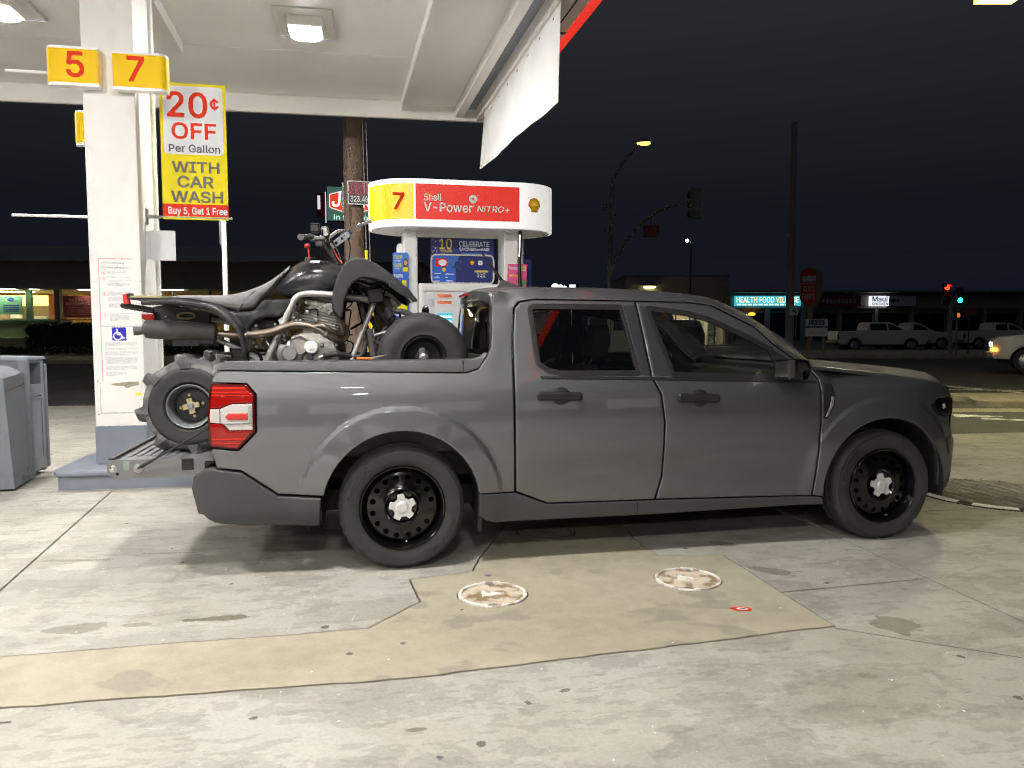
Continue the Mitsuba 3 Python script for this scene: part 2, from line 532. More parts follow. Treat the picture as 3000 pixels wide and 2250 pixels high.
mat('m_concrete', proc(concrete), 0.62, bump=lambda p, n, uv: fbm(p.x * 55, p.y * 55, 0.0, 3), bscale=0.0012)
mat('m_fresh_concrete', proc(fresh_concrete), 0.66)
mat('m_asphalt', proc(asphalt), 0.85)
mat('m_joint', (0.07, 0.06, 0.05), 0.95)
mat('m_road_paint', proc(lambda p, n, uv: mix((0.2, 0.19, 0.17), (0.62, 0.6, 0.54), smoothstep(0.3, 0.5, fbm(p.x * 9, p.y * 9, 0.0)))), 0.6)
mat('m_manhole', proc(lambda p, n, uv: mix((0.26, 0.185, 0.105), (0.58, 0.51, 0.4), smoothstep(0.3, 0.65, fbm(p.x * 19 + 2, p.y * 19, 0.0, 4)))), 0.6, 0.15)
mat('m_white_worn', proc(lambda p, n, uv: mix((0.4, 0.33, 0.24), (0.72, 0.69, 0.63), smoothstep(0.3, 0.52, fbm(p.x * 25, p.y * 25, 0.0)))), 0.6)
mat('m_rust_plate', proc(lambda p, n, uv: mix((0.2, 0.175, 0.13), (0.4, 0.365, 0.29), fbm(p.x * 14, p.y * 14, 0.0, 4))), 0.55, 0.3)
mat('m_soil', proc(lambda p, n, uv: mix((0.02, 0.022, 0.014), (0.06, 0.06, 0.035), fbm(p.x * 2, p.y * 2, 0.0, 4))), 0.95)

struct('street', mv(sheet(sg.box(-160, -60, 160, 220)), (0, 0, -0.045)), 'm_asphalt', 'dark asphalt street that reaches the buildings')

region = sg.Polygon([(-14, -7), (9.5, -7), (9.2, 10.35), (5.79, 9.82), (5.2, 9.75), (4.9, 14.6), (-14, 12.9)])
patch = sg.Polygon([(-.22, 4.19), (-.20, 4.36), (-.05, 5.2), (.75, 5.35), (.81, 4.69), (.89, 4.49), (1.27, 4.50), (1.48, 3.41), (-.37, 2.89), (-1.85, 2.65), (-9, 1.3),
                    (-9, 1.78), (-2.13, 3.07), (-1.16, 3.27), (-.85, 3.33), (-.65, 3.38), (-.46, 3.71), (-.55, 4.06)])


def ragged(g, amp, seed, step=0.03):
    """A polygon whose edge is chipped."""
    c = np.asarray(shapely.segmentize(g, step).exterior.coords)[:-1]
    k = meshkit.fbm(np.column_stack([c * 7, np.full(len(c), seed * 1.0)]), 3) - 0.5
    k2 = meshkit.fbm(np.column_stack([c * 7, np.full(len(c), seed + 50.0)]), 3) - 0.5
    return sg.Polygon(c + amp * np.stack([k, k2], 1)).buffer(0)


patch_r = ragged(patch, 0.02, 3)
joints = [[(-2.0, 1.4), (-2.68, 3.89), (-3.37, 6.3)], [(-14, 4.2), (-3.9, 6.28), (-3.4, 6.36)], [(1.38, 3.85), (2.22, 4.06)], [(1.55, 8.0), (2.05, 5.4), (2.39, 3.45), (3.4, -7)], [(2.05, 5.4), (9.4, 6.9)],
          [(5.42, 7.95), (5.30, 10)], [(5.42, 7.95), (5.75, 4.4)], [(5.42, 7.95), (9.4, 8.4)], [(1.55, 8.0), (5.42, 7.95)], [(1.55, 8.0), (1.2, 15)], [(-14, 7.9), (-3, 10), (5.4, 11.6)], [(-7, 6), (-8, 13)], [(-3, 10), (-3.4, 14)],
          [(-14, 0.2), (-1.75, 2.55)], [(1.48, 3.38), (2.47, 2.9), (9.5, 4.1)], [(-4.2, -7), (-5.2, 1.9)]]
cut = sg.MultiLineString([[p for p in j] for j in joints])
holes = [(-.10, 3.82, .185), (.96, 4.06, .185), (.23, 5.02, .2)]
slab_area = region.difference(patch_r.buffer(0.011)).difference(ragged(cut.buffer(0.0065), 0.004, 9)if False else cut.buffer(0.0065))
tf = struct('forecourt', mv(sheet(region.buffer(0.02)), (0, 0, -0.02)), 'm_joint', 'concrete forecourt of the filling station with dark joints')
for g in polys(slab_area):
    if g.area > 0.02:
        tf.add('slab', extrude(g, 0.014, -0.014), 'm_concrete', smooth=False)
fresh = patch_r
for hx, hy, hr in holes:
    fresh = fresh.difference(disc(hx, hy, hr, n=40))
tf.add('slab', extrude(fresh, 0.016, -0.014), 'm_fresh_concrete', smooth=False, label='tan strip of newer concrete round the manhole covers')

# pavement nose, painted lines and bands on the street side
band = sg.Polygon([(5.0, 12.7), (14, 13.0), (14, 13.6), (5.0, 13.3)])
struct('gutter_strip', mv(sheet(band), (0, 0, -0.041)), 'm_fresh_concrete', 'pale concrete gutter strip along the street')
nose = rounded([(8.42, 13.75), (8.75, 14.5), (8.4, 15.4), (9.5, 15.5), (16, 15.5), (16, 13.55), (8.6, 13.5)], 0.25)
struct('pavement', mv(extrude(nose, 0.1), (0, 0, -0.04)), 'm_fresh_concrete', 'raised concrete pavement nose at the street corner')
for k, q in enumerate(([(7.25, 12.5), (7.9, 12.17), (7.84, 12.06), (7.06, 11.98)], [(7.46, 11.98), (9.6, 10.9), (9.5, 10.65), (7.3, 11.75)],
                       [(6.5, 17.2), (6.5, 16.95), (9.93, 17.45), (12.2, 17.0), (12.2, 17.25), (10.95, 17.62)], [(10.3, 20.3), (11.3, 17.2), (11.6, 16.0), (11.3, 15.9), (10.95, 17.2), (10.0, 20.1)],
                       [(7.0, 16.05), (12, 15.9), (12, 15.75), (7.0, 15.85)])):
    struct('road_marking', mv(sheet(fix(q)), (0, 0, -0.036)), 'm_road_paint', ['worn white painted line nearest the forecourt', 'worn white painted line slanting to the frame edge', 'white crosswalk line beyond the bonnet', 'white crosswalk line that slants across the street', 'thin white line along the pavement'][k])

far = [(9, 36.6), (60, 34.5), (60, 45), (9, 46)]
struct('far_pavement', mv(extrude(sg.Polygon(far), 0.15), (0, 0, -0.04)), 'm_fresh_concrete', 'pavement on the far side of the street')
struct('far_lot', mv(sheet(sg.box(5, 46, 80, 72)), (0, 0, 0.0)), 'm_asphalt', 'car park in front of the far shops')
struct('left_pavement', mv(extrude(sg.Polygon([(-60, 30.5), (-4, 30.5), (-4, 35.5), (-60, 35.5)]), 0.16), (0, 0, -0.04)), 'm_fresh_concrete', 'pavement before the restaurant')


# ---------------------------------------------------------------- covers in the ground
def studs(cx, cy, r, step, s, h, keep=None):
    out = []
    for i in range(-40, 41):
        for j in range(-40, 41):
            x, y = i * step + (j % 2) * step / 2, j * step * 0.8
            if x * x + y * y < r * r and (keep is None or keep(x, y)):
                out.append((cx + x, cy + y))
    P = np.array(out)
    n = len(P)
    base = np.array([[-s, 0, 0], [0, -s, 0], [s, 0, 0], [0, s, 0], [0, 0, h]])
    V = (np.column_stack([P, np.zeros(n)])[:, None] + base[None]).reshape(-1, 3)
    F = np.array([[0, 1, 4], [1, 2, 4], [2, 3, 4], [3, 0, 4]])
    return V, (F[None] + 5 * np.arange(n)[:, None, None]).reshape(-1, 3)


def manhole(x, y, r, yaw, label, painted=True):
    t = Thing('manhole_cover', label, 'manhole cover', M=frame(x, y, 0, yaw))
    edge = 'm_white_worn' if painted else 'm_rust_plate'
    ears = sg.box(-0.045, -r - 0.012, 0.045, r + 0.012)
    ringp = disc(0, 0, r, n=48).union(ears).difference(disc(0, 0, r - 0.017, n=48)).difference(sg.box(-.034, -r + .002, .034, r - .002))
    t.add('pit', mv(sheet(disc(0, 0, r + 0.002, n=40)), (0, 0, -0.013)), 'm_void', smooth=False)
    t.add('rim', extrude(ringp, 0.022, -0.014), edge, smooth=False)
    lid = disc(0, 0, r - 0.021, n=48).difference(disc(0, r - .03, .03, .022, n=12)).difference(disc(0, -r + .03, .03, .022, n=12))
    t.add('lid', extrude(lid, 0.014, -0.012), 'm_manhole' if painted else 'm_rust_plate', smooth=False)
    trg = sg.Polygon([(-.055, -.045), (.062, 0.0), (-.055, .045)])
    t.add('tread', mv(studs(0, 0, r - 0.03, 0.0125, 0.0045, 0.004, lambda a, b: not trg.buffer(.008).contains(sg.Point(a, b)) and abs(a) + 9 * max(0, abs(b) - r + .055) < 9), (0, 0, 0.002)),
          'm_manhole' if painted else 'm_rust_plate', smooth=False, kind='stuff')
    if painted:
        t.add('triangle_mark', extrude(trg, 0.007, 0.001), 'm_white_worn', smooth=False)
    for s in (-1, 1):
        t.add('latch', mv(lathe([(0.001, 0.006), (0.012, 0.005), (0.017, 0.0), (0.017, -0.012)], 14), (0, s * (r - .026), 0)), 'm_steel_grey')


manhole(-.10, 3.82, .178, 4, 'small round manhole cover with white triangle, near the rear wheel')
manhole(.96, 4.06, .178, -14, 'small round manhole cover with paler rusty face, below the front door')
manhole(.23, 5.02, .19, 0, 'dark unpainted manhole cover in the shadow under the truck', False)

t = Thing('sump_cover', 'large round raised metal cover with checkered rim beside the front bumper', 'manhole cover', M=frame(4.02, 6.2, 0, 11))
R = 0.62
t.add('ring', lathe([(R + .012, -.01), (R + .012, 0.003), (R - .004, 0.003), (R - .012, -.003)], 72), 'm_void')
for k in range(36):
    a0, a1 = 2 * PI * k / 36, 2 * PI * (k + 0.985) / 36
    aa = np.linspace(a0, a1, 4)
    oo = [(R - 0.004, 0.006), (R - 0.055, 0.016)]
    v = np.array([[r_ * math.cos(a), r_ * math.sin(a), z_] for a in aa for r_, z_ in oo])
    f = np.array([[2 * i, 2 * i + 2, 2 * i + 3] for i in range(3)] + [[2 * i, 2 * i + 3, 2 * i + 1] for i in range(3)])
    t.add('rim_block', (v, f), 'm_white' if k % 4 else 'm_joint')
lidp = disc(0, 0, R - 0.06, n=72)
t.add('bed', mv(extrude(lidp, .006), (0, 0, -.004)), 'm_void', smooth=False)
for i in range(-5, 6):
    st = lidp.intersection(sg.box(i * .112 - .044, -1, i * .112 + .044, 1)).difference(sg.box(.16, .03, .19, .3))
    for g in polys(st):
        pl = t.add('plate', extrude(g, 0.012, 0.002), 'm_rust_plate', smooth=False)
        gs = g.buffer(-0.01)
        pts = [(i * .112 + a, b) for a in (-.024, .024) for b in np.arange(-.6, .6, .045) if gs.contains(sg.Point(i * .112 + a, b))]
        if pts:
            shape(numbered(pl + '__stud'), cat(*[box((a, b, .013), (.024, .026, .012), .004) for a, b in pts]), 'm_rust_plate', t.M, False)
            labels[pl + '__stud'] = {'kind': 'stuff'}

t = Thing('sticker', 'crumpled red and white round sticker lying on the tan concrete', 'sticker', M=frame(1.12, 3.61, 0.004, -8))
t.add('border', extrude(disc(0, 0, .047, .026, n=20).union(sg.Polygon([(-.06, .004), (-.03, -.02), (-.02, .018)])), 0.002), 'm_sign_red', smooth=False)
t.add('face', extrude(disc(.002, -.002, .028, .014, n=16), 0.003, 0), 'm_white', smooth=False)
t.add('mark', extrude(disc(.002, -.002, .017, .005, n=10, a0=.3), 0.004, 0), 'm_ink', smooth=False)
r2 = np.random.default_rng(3)
lit = []
for _ in range(46):
    x, y = r2.uniform(-2.5, 3.2), r2.uniform(1.9, 5.2)
    if y > abs(x) * 1.2 and not (3.9 < y + 0.0 and -1 < x < 3):
        s = r2.uniform(.003, .009)
        a = r2.uniform(0, PI)
        lit.append(mv(hull([(s, 0, .002), (-s, .002, .002), (0, s * .7, .003), (0, -s * .6, .002), (0, 0, .006)]), (x, y, 0), rot((0, 0, 1), math.degrees(a))))
struct('litter', cat(*lit), 'm_paper', 'scattered tiny white scraps on the concrete', kind='stuff')

# ---------------------------------------------------------------- lamp power
LAMP = (395.0, 386.0, 372.0)
SITE = frame(-3.67, 6.65, 0, 11)          # the front left corner of the column; x along the island
PUMP = frame(-3.67, 6.65, 0, 12)
for nm, col, e in (('m_lit_white', (0.8, 0.8, 0.8), 0), ('m_lit_yellow', (0.8, 0.5, 0.02), 0), ('m_lit_red', (0.6, 0.04, 0.03), 0)):
    mat(nm, col, 0.3)
mat('m_screen_blue', (0.02, 0.05, 0.06), 0.2)
mat('m_lcd', (0.55, 0.16, 0.06), 0.3)
mat('m_promo_blue', (0.03, 0.12, 0.55), 0.35)
mat('m_promo_navy', (0.02, 0.03, 0.16), 0.35)
mat('m_promo_pale', (0.05, 0.2, 0.7), 0.35)
mat('m_pink', (0.85, 0.12, 0.32), 0.4)
mat('m_gold', (0.55, 0.42, 0.08), 0.4)
mat('m_green_soft', (0.12, 0.35, 0.12), 0.5)
mat('m_skin', (0.6, 0.33, 0.18), 0.6)
mat('m_hair', (0.1, 0.05, 0.02), 0.6)
mat('m_shop_wall', (0.12, 0.11, 0.1), 0.8)
mat('m_lamp_lens', (0.8, 0.8, 0.8), 0.3)
mat('m_grey_text', (0.12, 0.115, 0.12), 0.6)

# ---------------------------------------------------------------- island
isl = rounded([(-.27, -.31), (6.6, -.31), (6.6, 1.0), (-.1, 1.0), (-.27, .7)], .12)
t = Thing('pump_island', 'blue grey painted concrete island kerb under the column and the pump', 'kerb', M=SITE)
t.add('base', extrude(isl.buffer(-.02), .13, 0), 'm_kerb_blue', smooth=False)
rings = []
for d_, z_ in ((-.028, .11), (.0, .116), (.012, .13), (.012, .15), (.0, .166), (-.025, .172)):
    g = isl.buffer(d_)
    rings.append(np.array([[*g.exterior.interpolate(k / 160, True).coords[0], z_] for k in range(160)]))
t.add('nosing', skin(rings), 'm_kerb_blue')
jn = [bx(u, u + .006, -.326, -.3, .112, .168) for u in (.42, 1.6, 2.8)]
t.add('joint', cat(*jn), 'm_joint', smooth=False)

# ---------------------------------------------------------------- column
t = Thing('canopy_column', 'square white steel column of the canopy with a blue grey foot', 'column', M=SITE)
CW, CD = .415, .68
t.add('front_cover', bx(0, CW, 0, .07, .505, 4.66, .006), 'm_column')
t.add('shaft', bx(.012, CW - .03, .07, CD - .07, .4, 4.66), 'm_column', smooth=False)
t.add('rear_cover', bx(0, CW, CD - .07, CD, .505, 4.66, .006), 'm_column')
t.add('side_strip', bx(CW - .036, CW - .012, .07, .16, .505, 4.66, .004), 'm_column')
t.add('foot', bx(-.006, CW + .006, -.006, CD + .006, .168, .507, .006), 'm_kerb_blue')
t.add('access_panel', bx(.05, .392, -.005, .001, .625, .898, .003), 'm_column')
t.add('panel_shadow_gap', cat(bx(.046, .05, -.002, .0, .62, .9), bx(.046, .396, -.002, .0, .62, .6245)), 'm_small_print', smooth=False)
t.add('peeled_paint', mv(stand(ragged(fix([(.16, .885), (.36, .9), (.37, .87), (.3, .85), (.27, .835), (.24, .86), (.2, .862), (.14, .876)]), .012, 2, .01), .0012, -.0049)), 'm_fresh_concrete', smooth=False)
t.add('sticker_rest', stand(fix([(.335, .8), (.385, .8), (.385, .775), (.335, .78)]), .001, -.0049), 'm_yellow_banner', smooth=False)
t.add('seam', bx(-.001, CW + .001, -.0012, .0, 1.778, 1.7815), 'm_small_print', smooth=False)
for zz in (.615, .905):
    for uu in (.03, .4):
        t.add('screw', mv(lathe([(.001, .004), (.005, .003), (.007, 0)], 8, 'y'), (uu, 0, zz)), 'm_alu')


def number_sign(n, u0, u1, z0, z1, v, outer, label):
    """A yellow sign with white edges whose outer end curves back."""
    s = Thing('pump_number_sign', label, 'sign', 'yellow pump number signs', M=SITE)

    def outline(g):
        P = [(u1 if outer < 0 else u0, v + .1), (u1 if outer < 0 else u0, v - g)]
        a = np.linspace(0, PI / 2, 8)
        r = .07
        if outer < 0:
            P += [(u0 - g + r - r * math.sin(k), v - g + r - r * math.cos(k)) for k in a] + [(u0 - g, v + .1)]
        else:
            P += [(u1 + g - r + r * math.sin(k), v - g + r - r * math.cos(k)) for k in a] + [(u1 + g, v + .1)]
        return fix(P)
    s.add('casing', extrude(outline(0), z1 - z0, z0), 'm_white_gloss')
    s.add('face', extrude(outline(.003), z1 - z0 - .046, z0 + .024), 'm_yellow')
    s.add('back_plate', bx(u0 + .02, u1 - .02, v + .1, v + .12, z0 + .01, z1 - .01), 'm_white')
    if n:
        s.add('numeral', text(n, .2, (u0 + u1) / 2 - .02 * outer * 0 + (.03 if outer < 0 else -.03), z0 + .075, v - .003, d=.002, align='c'), 'm_sign_red', smooth=False)
    return s


number_sign('5', -.248, .162, 3.405, 3.728, -.105, -1, 'yellow sign with a red five at the left of the white column')
number_sign('7', .275, .70, 3.395, 3.712, -.105, 1, 'yellow sign with a red seven at the right of the white column')
number_sign('', -.345, .05, 3.11, 3.435, .78, -1, 'yellow sign edge peeking out behind the left side of the column')

# the notice on the front of the column
t = Thing('safety_notice', 'white safety notice with red border and blue wheelchair square on the column', 'notice', M=SITE)
Y = -.0016
t.add('sheet', bx(.074, .385, Y, -.0001, .905, 1.972), 'm_white', smooth=False)
t.add('red_border', cat(bx(.07, .0755, Y - .001, Y, .895, 1.978), bx(.0755, .345, Y - .001, Y, 1.972, 1.9785)), 'm_pink_line', smooth=False)
t.add('heading', text('No smoking', .0185, .137, 1.932, Y, False, .001, width=.143), 'm_ink', smooth=False)
t.add('heading', text('Turn off engine', .0185, .138, 1.89, Y, False, .001, width=.175), 'm_ink', smooth=False)
for zz, kind in ((1.942, 0), (1.899, 0), (1.852, 1), (1.803, 1), (1.668, 2)):
    ic = disc(.112, zz, .0165, n=20).difference(disc(.112, zz, .0138, n=20)).union(sg.LineString([(.102, zz + .01), (.122, zz - .01)]).buffer(.0014))
    t.add('prohibition_icon', cat(stand(ic, .001, Y), stand(sg.box(.104, zz - .002, .12, zz + .002) if kind == 0 else sg.box(.109, zz - .009, .115, zz + .009), .0008, Y)), 'm_pink_line', smooth=False)
dm = sg.Polygon([(.096, 1.485), (.116, 1.507), (.136, 1.485), (.116, 1.463)])
t.add('warning_icon', cat(stand(dm.difference(dm.buffer(-.0025)), .001, Y), stand(sg.box(.1145, 1.476, .1175, 1.494), .001, Y)), 'm_pink_line', smooth=False)
r3 = np.random.default_rng(11)
words = []


def para(z, n, u0, u1, h=.0042, pitch=.0078):
    for k in range(n):
        u = u0
        end = u1 if k < n - 1 else u0 + (u1 - u0) * r3.uniform(.3, .8)
        while u < end:
            w = r3.uniform(.006, .026)
            words.append(bx(u, min(u + w, end), Y - .0006, Y, z - k * pitch - h, z - k * pitch))
            u += w + .0035


for z, n, u0, u1 in ((1.868, 3, .14, .3), (1.82, 2, .14, .33), (1.79, 2, .14, .33), (1.765, 4, .14, .32), (1.69, 5, .14, .33), (1.64, 4, .14, .33), (1.585, 5, .145, .32), (1.503, 2, .145, .34), (1.483, 6, .15, .31)):
    para(z, n, u0, u1)
for z, n in ((1.245, 4), (1.198, 2), (1.165, 4), (1.115, 7), (1.035, 4), (.985, 4)):
    para(z, n, .1, .362 if n != 4 or z > 1 else .27, pitch=.0088)
t.add('small_print', cat(*words), 'm_small_print', smooth=False, kind='stuff')
t.add('rule', bx(.078, .37, Y - .0008, Y, 1.388, 1.391), 'm_ink', smooth=False)
sq = rounded(sg.box(.161, 1.262, .277, 1.378), .008)
t.add('wheelchair_square', stand(sq, .001, Y), 'm_blue', smooth=False)
L = lambda *q: sg.LineString(q).buffer(.006, quad_segs=3)
a = np.linspace(math.radians(95), math.radians(345), 24)
wc = shapely.union_all([disc(.203, 1.358, .009, n=12), L((.203, 1.345), (.205, 1.315), (.236, 1.315), (.25, 1.283), (.262, 1.288)), L((.205, 1.33), (.228, 1.33)),
                        sg.LineString(np.stack([.207 + .033 * np.cos(a), 1.302 + .033 * np.sin(a)], 1)).buffer(.005)])
t.add('wheelchair_symbol', stand(wc, .001, Y - .001), 'm_white', smooth=False)

# banner and its rods, the bare rods on the other side, the empty paper frame
t = Thing('sale_banner', 'yellow vertical banner offering 20 cents off beside the white column', 'banner', M=SITE)
BU, BZ, BH, BWd, BY = .53, 3.605, 1.23, .575, .35
t.add('rod', cyl((CW - .03, BY, BZ - .004), (BU + BWd + .02, BY, BZ - .004), .012, 10), 'm_alu')
t.add('rod', cyl((CW - .03, BY, BZ - BH + .02), (BU + BWd + .035, BY, BZ - BH + .02), .012, 10), 'm_alu')
for zz in (BZ - .004, BZ - BH + .02):
    t.add('bracket', cat(bx(CW - .034, CW - .018, BY - .03, BY + .03, zz - .07, zz + .07, .004), cyl((CW - .02, BY, zz), (CW + .07, BY, zz), .02, 10)), 'm_alu')


def banner_wave(v):
    v = v.copy()
    v[:, 1] += .004 * np.sin((v[:, 2] - 2.37) * 3 + v[:, 0])
    return v


def onbanner(poly, d, off):
    return bend(stand(poly, d, BY - .013 - off), banner_wave)


cell_rect = sg.MultiPolygon([sg.box(BU, z, BU + BWd, z + .0615) for z in np.arange(20) * .0615 + BZ - BH])
t.add('cloth', bend(cat(*[bx(BU, BU + BWd, BY - .013, BY - .011, z, z + .0615) for z in np.arange(20) * .0615 + BZ - BH]), banner_wave), 'm_yellow_banner', smooth=False)
wp = rounded(sg.box(BU + .03, BZ - .638, BU + BWd - .028, BZ - .024), .03)
t.add('white_field', bend(cat(*[stand(wp.intersection(sg.box(0, z, 2, z + .0615)), .002, BY - .0135) for z in np.arange(20) * .0615 + BZ - BH if wp.intersects(sg.box(0, z, 2, z + .0615))]), banner_wave), 'm_paper', smooth=False)
t.add('red_band', bend(bx(BU, BU + BWd, BY - .0155, BY - .0135, BZ - BH + .03, BZ - BH + .141), banner_wave), 'm_sign_red', smooth=False)


def bt(s, h, x, ztop, w, m, **k):
    t.add('lettering', bend(text(s, h, BU + x, BZ - ztop - h, BY - .0165, d=.001, width=w, **k), banner_wave), m, smooth=False)


bt('20', .215, .065, .083, .35, 'm_sign_red')
bt('¢', .105, .437, .125, .078, 'm_sign_red')
bt('OFF', .138, .098, .357, .388, 'm_sign_red')
bt('Per Gallon', .066, .07, .55, .447, 'm_ink')
bt('WITH', .094, .092, .705, .412, 'm_grey_text')
bt('CAR', .098, .135, .836, .314, 'm_grey_text')
bt('WASH', .098, .077, .972, .452, 'm_grey_text')
bt('Buy 5, Get 1 Free', .062, .05, 1.118, .515, 'm_white')
for zz in (2.378, 3.632):
    t = Thing('banner_rod', 'bare white banner rod at %s left of the column' % ('lower height' if zz < 3 else 'upper height'), 'rod', 'bare banner rods', M=SITE)
    t.own(cat(cyl((-.73, BY, zz), (.02, BY, zz), .013, 10), bx(-.012, .002, BY - .03, BY + .03, zz - .07, zz + .07)), 'm_white')
t = Thing('paper_frame', 'small empty white sign frame sticking out from the column', 'sign', M=SITE)
t.add('board', bx(.432, .638, .295, .302, 1.997, 2.26, .003), 'm_paper')
t.add('edge_frame', cat(bx(.43, .64, .291, .306, 2.255, 2.264), bx(.43, .64, .291, .306, 1.992, 2.0), bx(.63, .64, .291, .306, 2.0, 2.255), bx(.455, .61, .29, .295, 2.24, 2.246)), 'm_white', smooth=False)
t.add('mounting_strip', bx(.37, .43, .299, .301, 2.0, 2.255), 'm_paper', smooth=False)
t = Thing('white_post', 'thin white post standing behind the seat of the quad bike', 'post', M=frame(-3.375, 9.0))
t.add('pole', bx(-.022, .022, -.022, .022, -.03, 2.63), 'm_white', smooth=False)
t.add('flag_bracket', stand(fix([(-.055, 2.63), (-.022, 2.63), (-.022, 2.32), (-.055, 2.36)]), .004, 0), 'm_steel_grey', smooth=False)

# ---------------------------------------------------------------- bins
t = Thing('waste_bin', 'tall grey plastic waste bin with a square opening beside the island', 'bin', M=frame(-4.355, 6.79, 0, 13.5))
BW = .42
side = fix([(0, .03), (0, 1.0), (.0, 1.09), (BW, 1.105), (BW, .03)])
hole = rounded(sg.box(.05, .845, .35, 1.055), .02)
shell = manifold = None
solid = m3.Manifold.cube((.62, BW, 1.06)).translate((-.62, 0, .03)).refine_to_length(.2)
openm = m3.Manifold.cube((.35, .30, .205)).translate((-.28, .05, .85))
rec = m3.Manifold.cube((.02, .29, .56)).translate((-.008, .065, .16))
slot = m3.Manifold.cube((.02, .29, .012)).translate((-.012, .06, .735))
foot = m3.Manifold.cube((.06, .3, .03)).translate((-.03, .06, .028))
t.add('body', man(solid - openm - rec - slot - foot), 'm_bin', smooth=False)
t.add('lid', mv(hull([(.02, -.015, 1.085), (.02, BW + .015, 1.085), (-.64, -.015, 1.085), (-.64, BW + .015, 1.085), (.012, 0, 1.108), (.012, BW, 1.108), (-.63, 0, 1.125), (-.63, BW, 1.125)])), 'm_bin')
t.add('corner_post', tube([(-.005, -.012, .03), (-.012, -.012, .6), (-.02, -.008, 1.085)], .05, 12), 'm_bin')
t.add('rear_panel', bx(-.5, .022, BW, BW + .035, .05, 1.035, .01), 'm_bin')
t.add('bag', hull([(-.26, .1, .86), (-.1, .3, .86), (-.27, .3, 1.0), (-.25, .12, .98), (-.12, .13, .86)]), 'm_void')
t = Thing('washer_unit', 'lower grey plastic windscreen washing unit at the left frame edge', 'washing unit', M=frame(-4.355, 6.79, 0, 13.5))
t.add('body', hull([(.02, -.07, .02), (.05, -.5, .02), (.0, -.07, .98), (-.0, -.5, .95), (-.6, -.07, .02), (-.6, -.5, .02), (-.6, -.07, 1.08), (-.6, -.5, 1.06), (-.12, -.07, 1.04), (-.1, -.5, 1.02)]), 'm_bin', smooth=25)
t.add('seam', hull([(.012, -.068, .88), (.012, -.068, .884), (.012, -.5, .84), (.012, -.5, .844), (.0, -.068, .88), (.0, -.5, .84)]), 'm_joint', smooth=False)
t.add('hook', tube([(.03, -.12, .14), (.04, -.14, .08), (.045, -.3, .09)], .006, 6), 'm_bin')

# ---------------------------------------------------------------- fuel pump
t = Thing('fuel_pump', 'white fuel pump 7 with a lit red and yellow sign box on top', 'fuel pump', M=PUMP)
UL, UR, VF, RR = 2.86, 3.91, .40, .45
VC = VF + RR


def stad(g):
    a = np.linspace(-PI / 2, PI / 2, 20)
    r = RR + g
    return fix([(UR + r * math.cos(k), VC + r * math.sin(k)) for k in a] + [(UL - r * math.cos(k), VC - r * math.sin(k)) for k in a])


def wrap(v):
    """Drawings (u, v, z) at the front plane bent round the rounded ends of the sign box."""
    v = v.copy()
    off = VF - v[:, 1]
    for s, e in ((1, UR), (-1, UL)):
        k = s * (v[:, 0] - e) > 0
        a = s * (v[k, 0] - e) / RR
        v[k, 1] = VC - (RR + off[k]) * np.cos(a)
        v[k, 0] = e + s * (RR + off[k]) * np.sin(a)
    return v


def strips(u0, u1, z0, z1, d=.003):
    us = np.linspace(u0, u1, max(2, int((u1 - u0) / .03)))
    return bend(cat(*[bx(p, q, VF - d, VF - .0005, z0, z1) for p, q in zip(us[:-1], us[1:])]), wrap)


top = t.add('sign_box', extrude(stad(0), .465, 2.387), 'm_lit_white', emit=(.42, .42, .41), weight=.6)
t.add('soffit', mv(extrude(stad(-.03), .012), (0, 0, 2.38)), 'm_white', smooth=False)
shape(numbered(top + '__number_field'), strips(UL - .6, 2.842, 2.455, 2.802), 'm_lit_yellow', PUMP, 30, emit=(.42, .235, .003), weight=.3)
shape(numbered(top + '__red_field'), bx(2.86, 3.914, VF - .003, VF - .0005, 2.455, 2.802), 'm_lit_red', PUMP, False, emit=(.3, .015, .01), weight=.3)


def tt(s, h, u, z, w, m, **k):
    shape(numbered(top + '__lettering'), text(s, h, u, z, VF - .003, d=.002, width=w, **k), m, PUMP, False)


tt('7', .157, 2.635, 2.547, .115, 'm_sign_red')
tt('Shell', .066, 2.942, 2.64, .178, 'm_white')
tt('V-Power', .087, 2.942, 2.535, .49, 'm_white')
tt('NiTRO+', .056, 3.475, 2.545, .33, 'm_white', shear=.22)
em = disc(3.437, 2.668, .043, n=28)
star = sg.Polygon([(3.437 + (.026 if k % 2 else .008) * math.cos(k * PI / 9), 2.668 + (.026 if k % 2 else .008) * math.sin(k * PI / 9)) for k in range(18)])
shape(numbered(top + '__emblem'), stand(em.difference(star).union(disc(3.483, 2.705, .006, n=8)).union(disc(3.443, 2.6, .006, n=8)), .002, VF - .003), 'm_white', PUMP, False)


def pecten(w):
    """The scallop outline: fan top, hinge below; and its ribs."""
    P = []
    for k in range(9):
        for q in (-.5, -.25, 0, .25, .5):
            a = math.radians(-12 + (k + .5 + q) * 204 / 9)
            r = .5 * w * (1.02 + .045 * math.cos(q * PI))
            P.append((r * math.cos(a), r * math.sin(a) * 1.02))
    P += [(-.27 * w, -.34 * w), (-.3 * w, -.5 * w), (.3 * w, -.5 * w), (.27 * w, -.34 * w)]
    g = fix(P)
    ribs = shapely.union_all([sg.LineString([(.045 * w * k, -.3 * w), (.47 * w * math.cos(math.radians(90 - k * 22.5)), .47 * w * math.sin(math.radians(90 - k * 22.5)))]).buffer(.012 * w) for k in range(-3, 4)])
    return g, g.buffer(-.05 * w).difference(ribs)


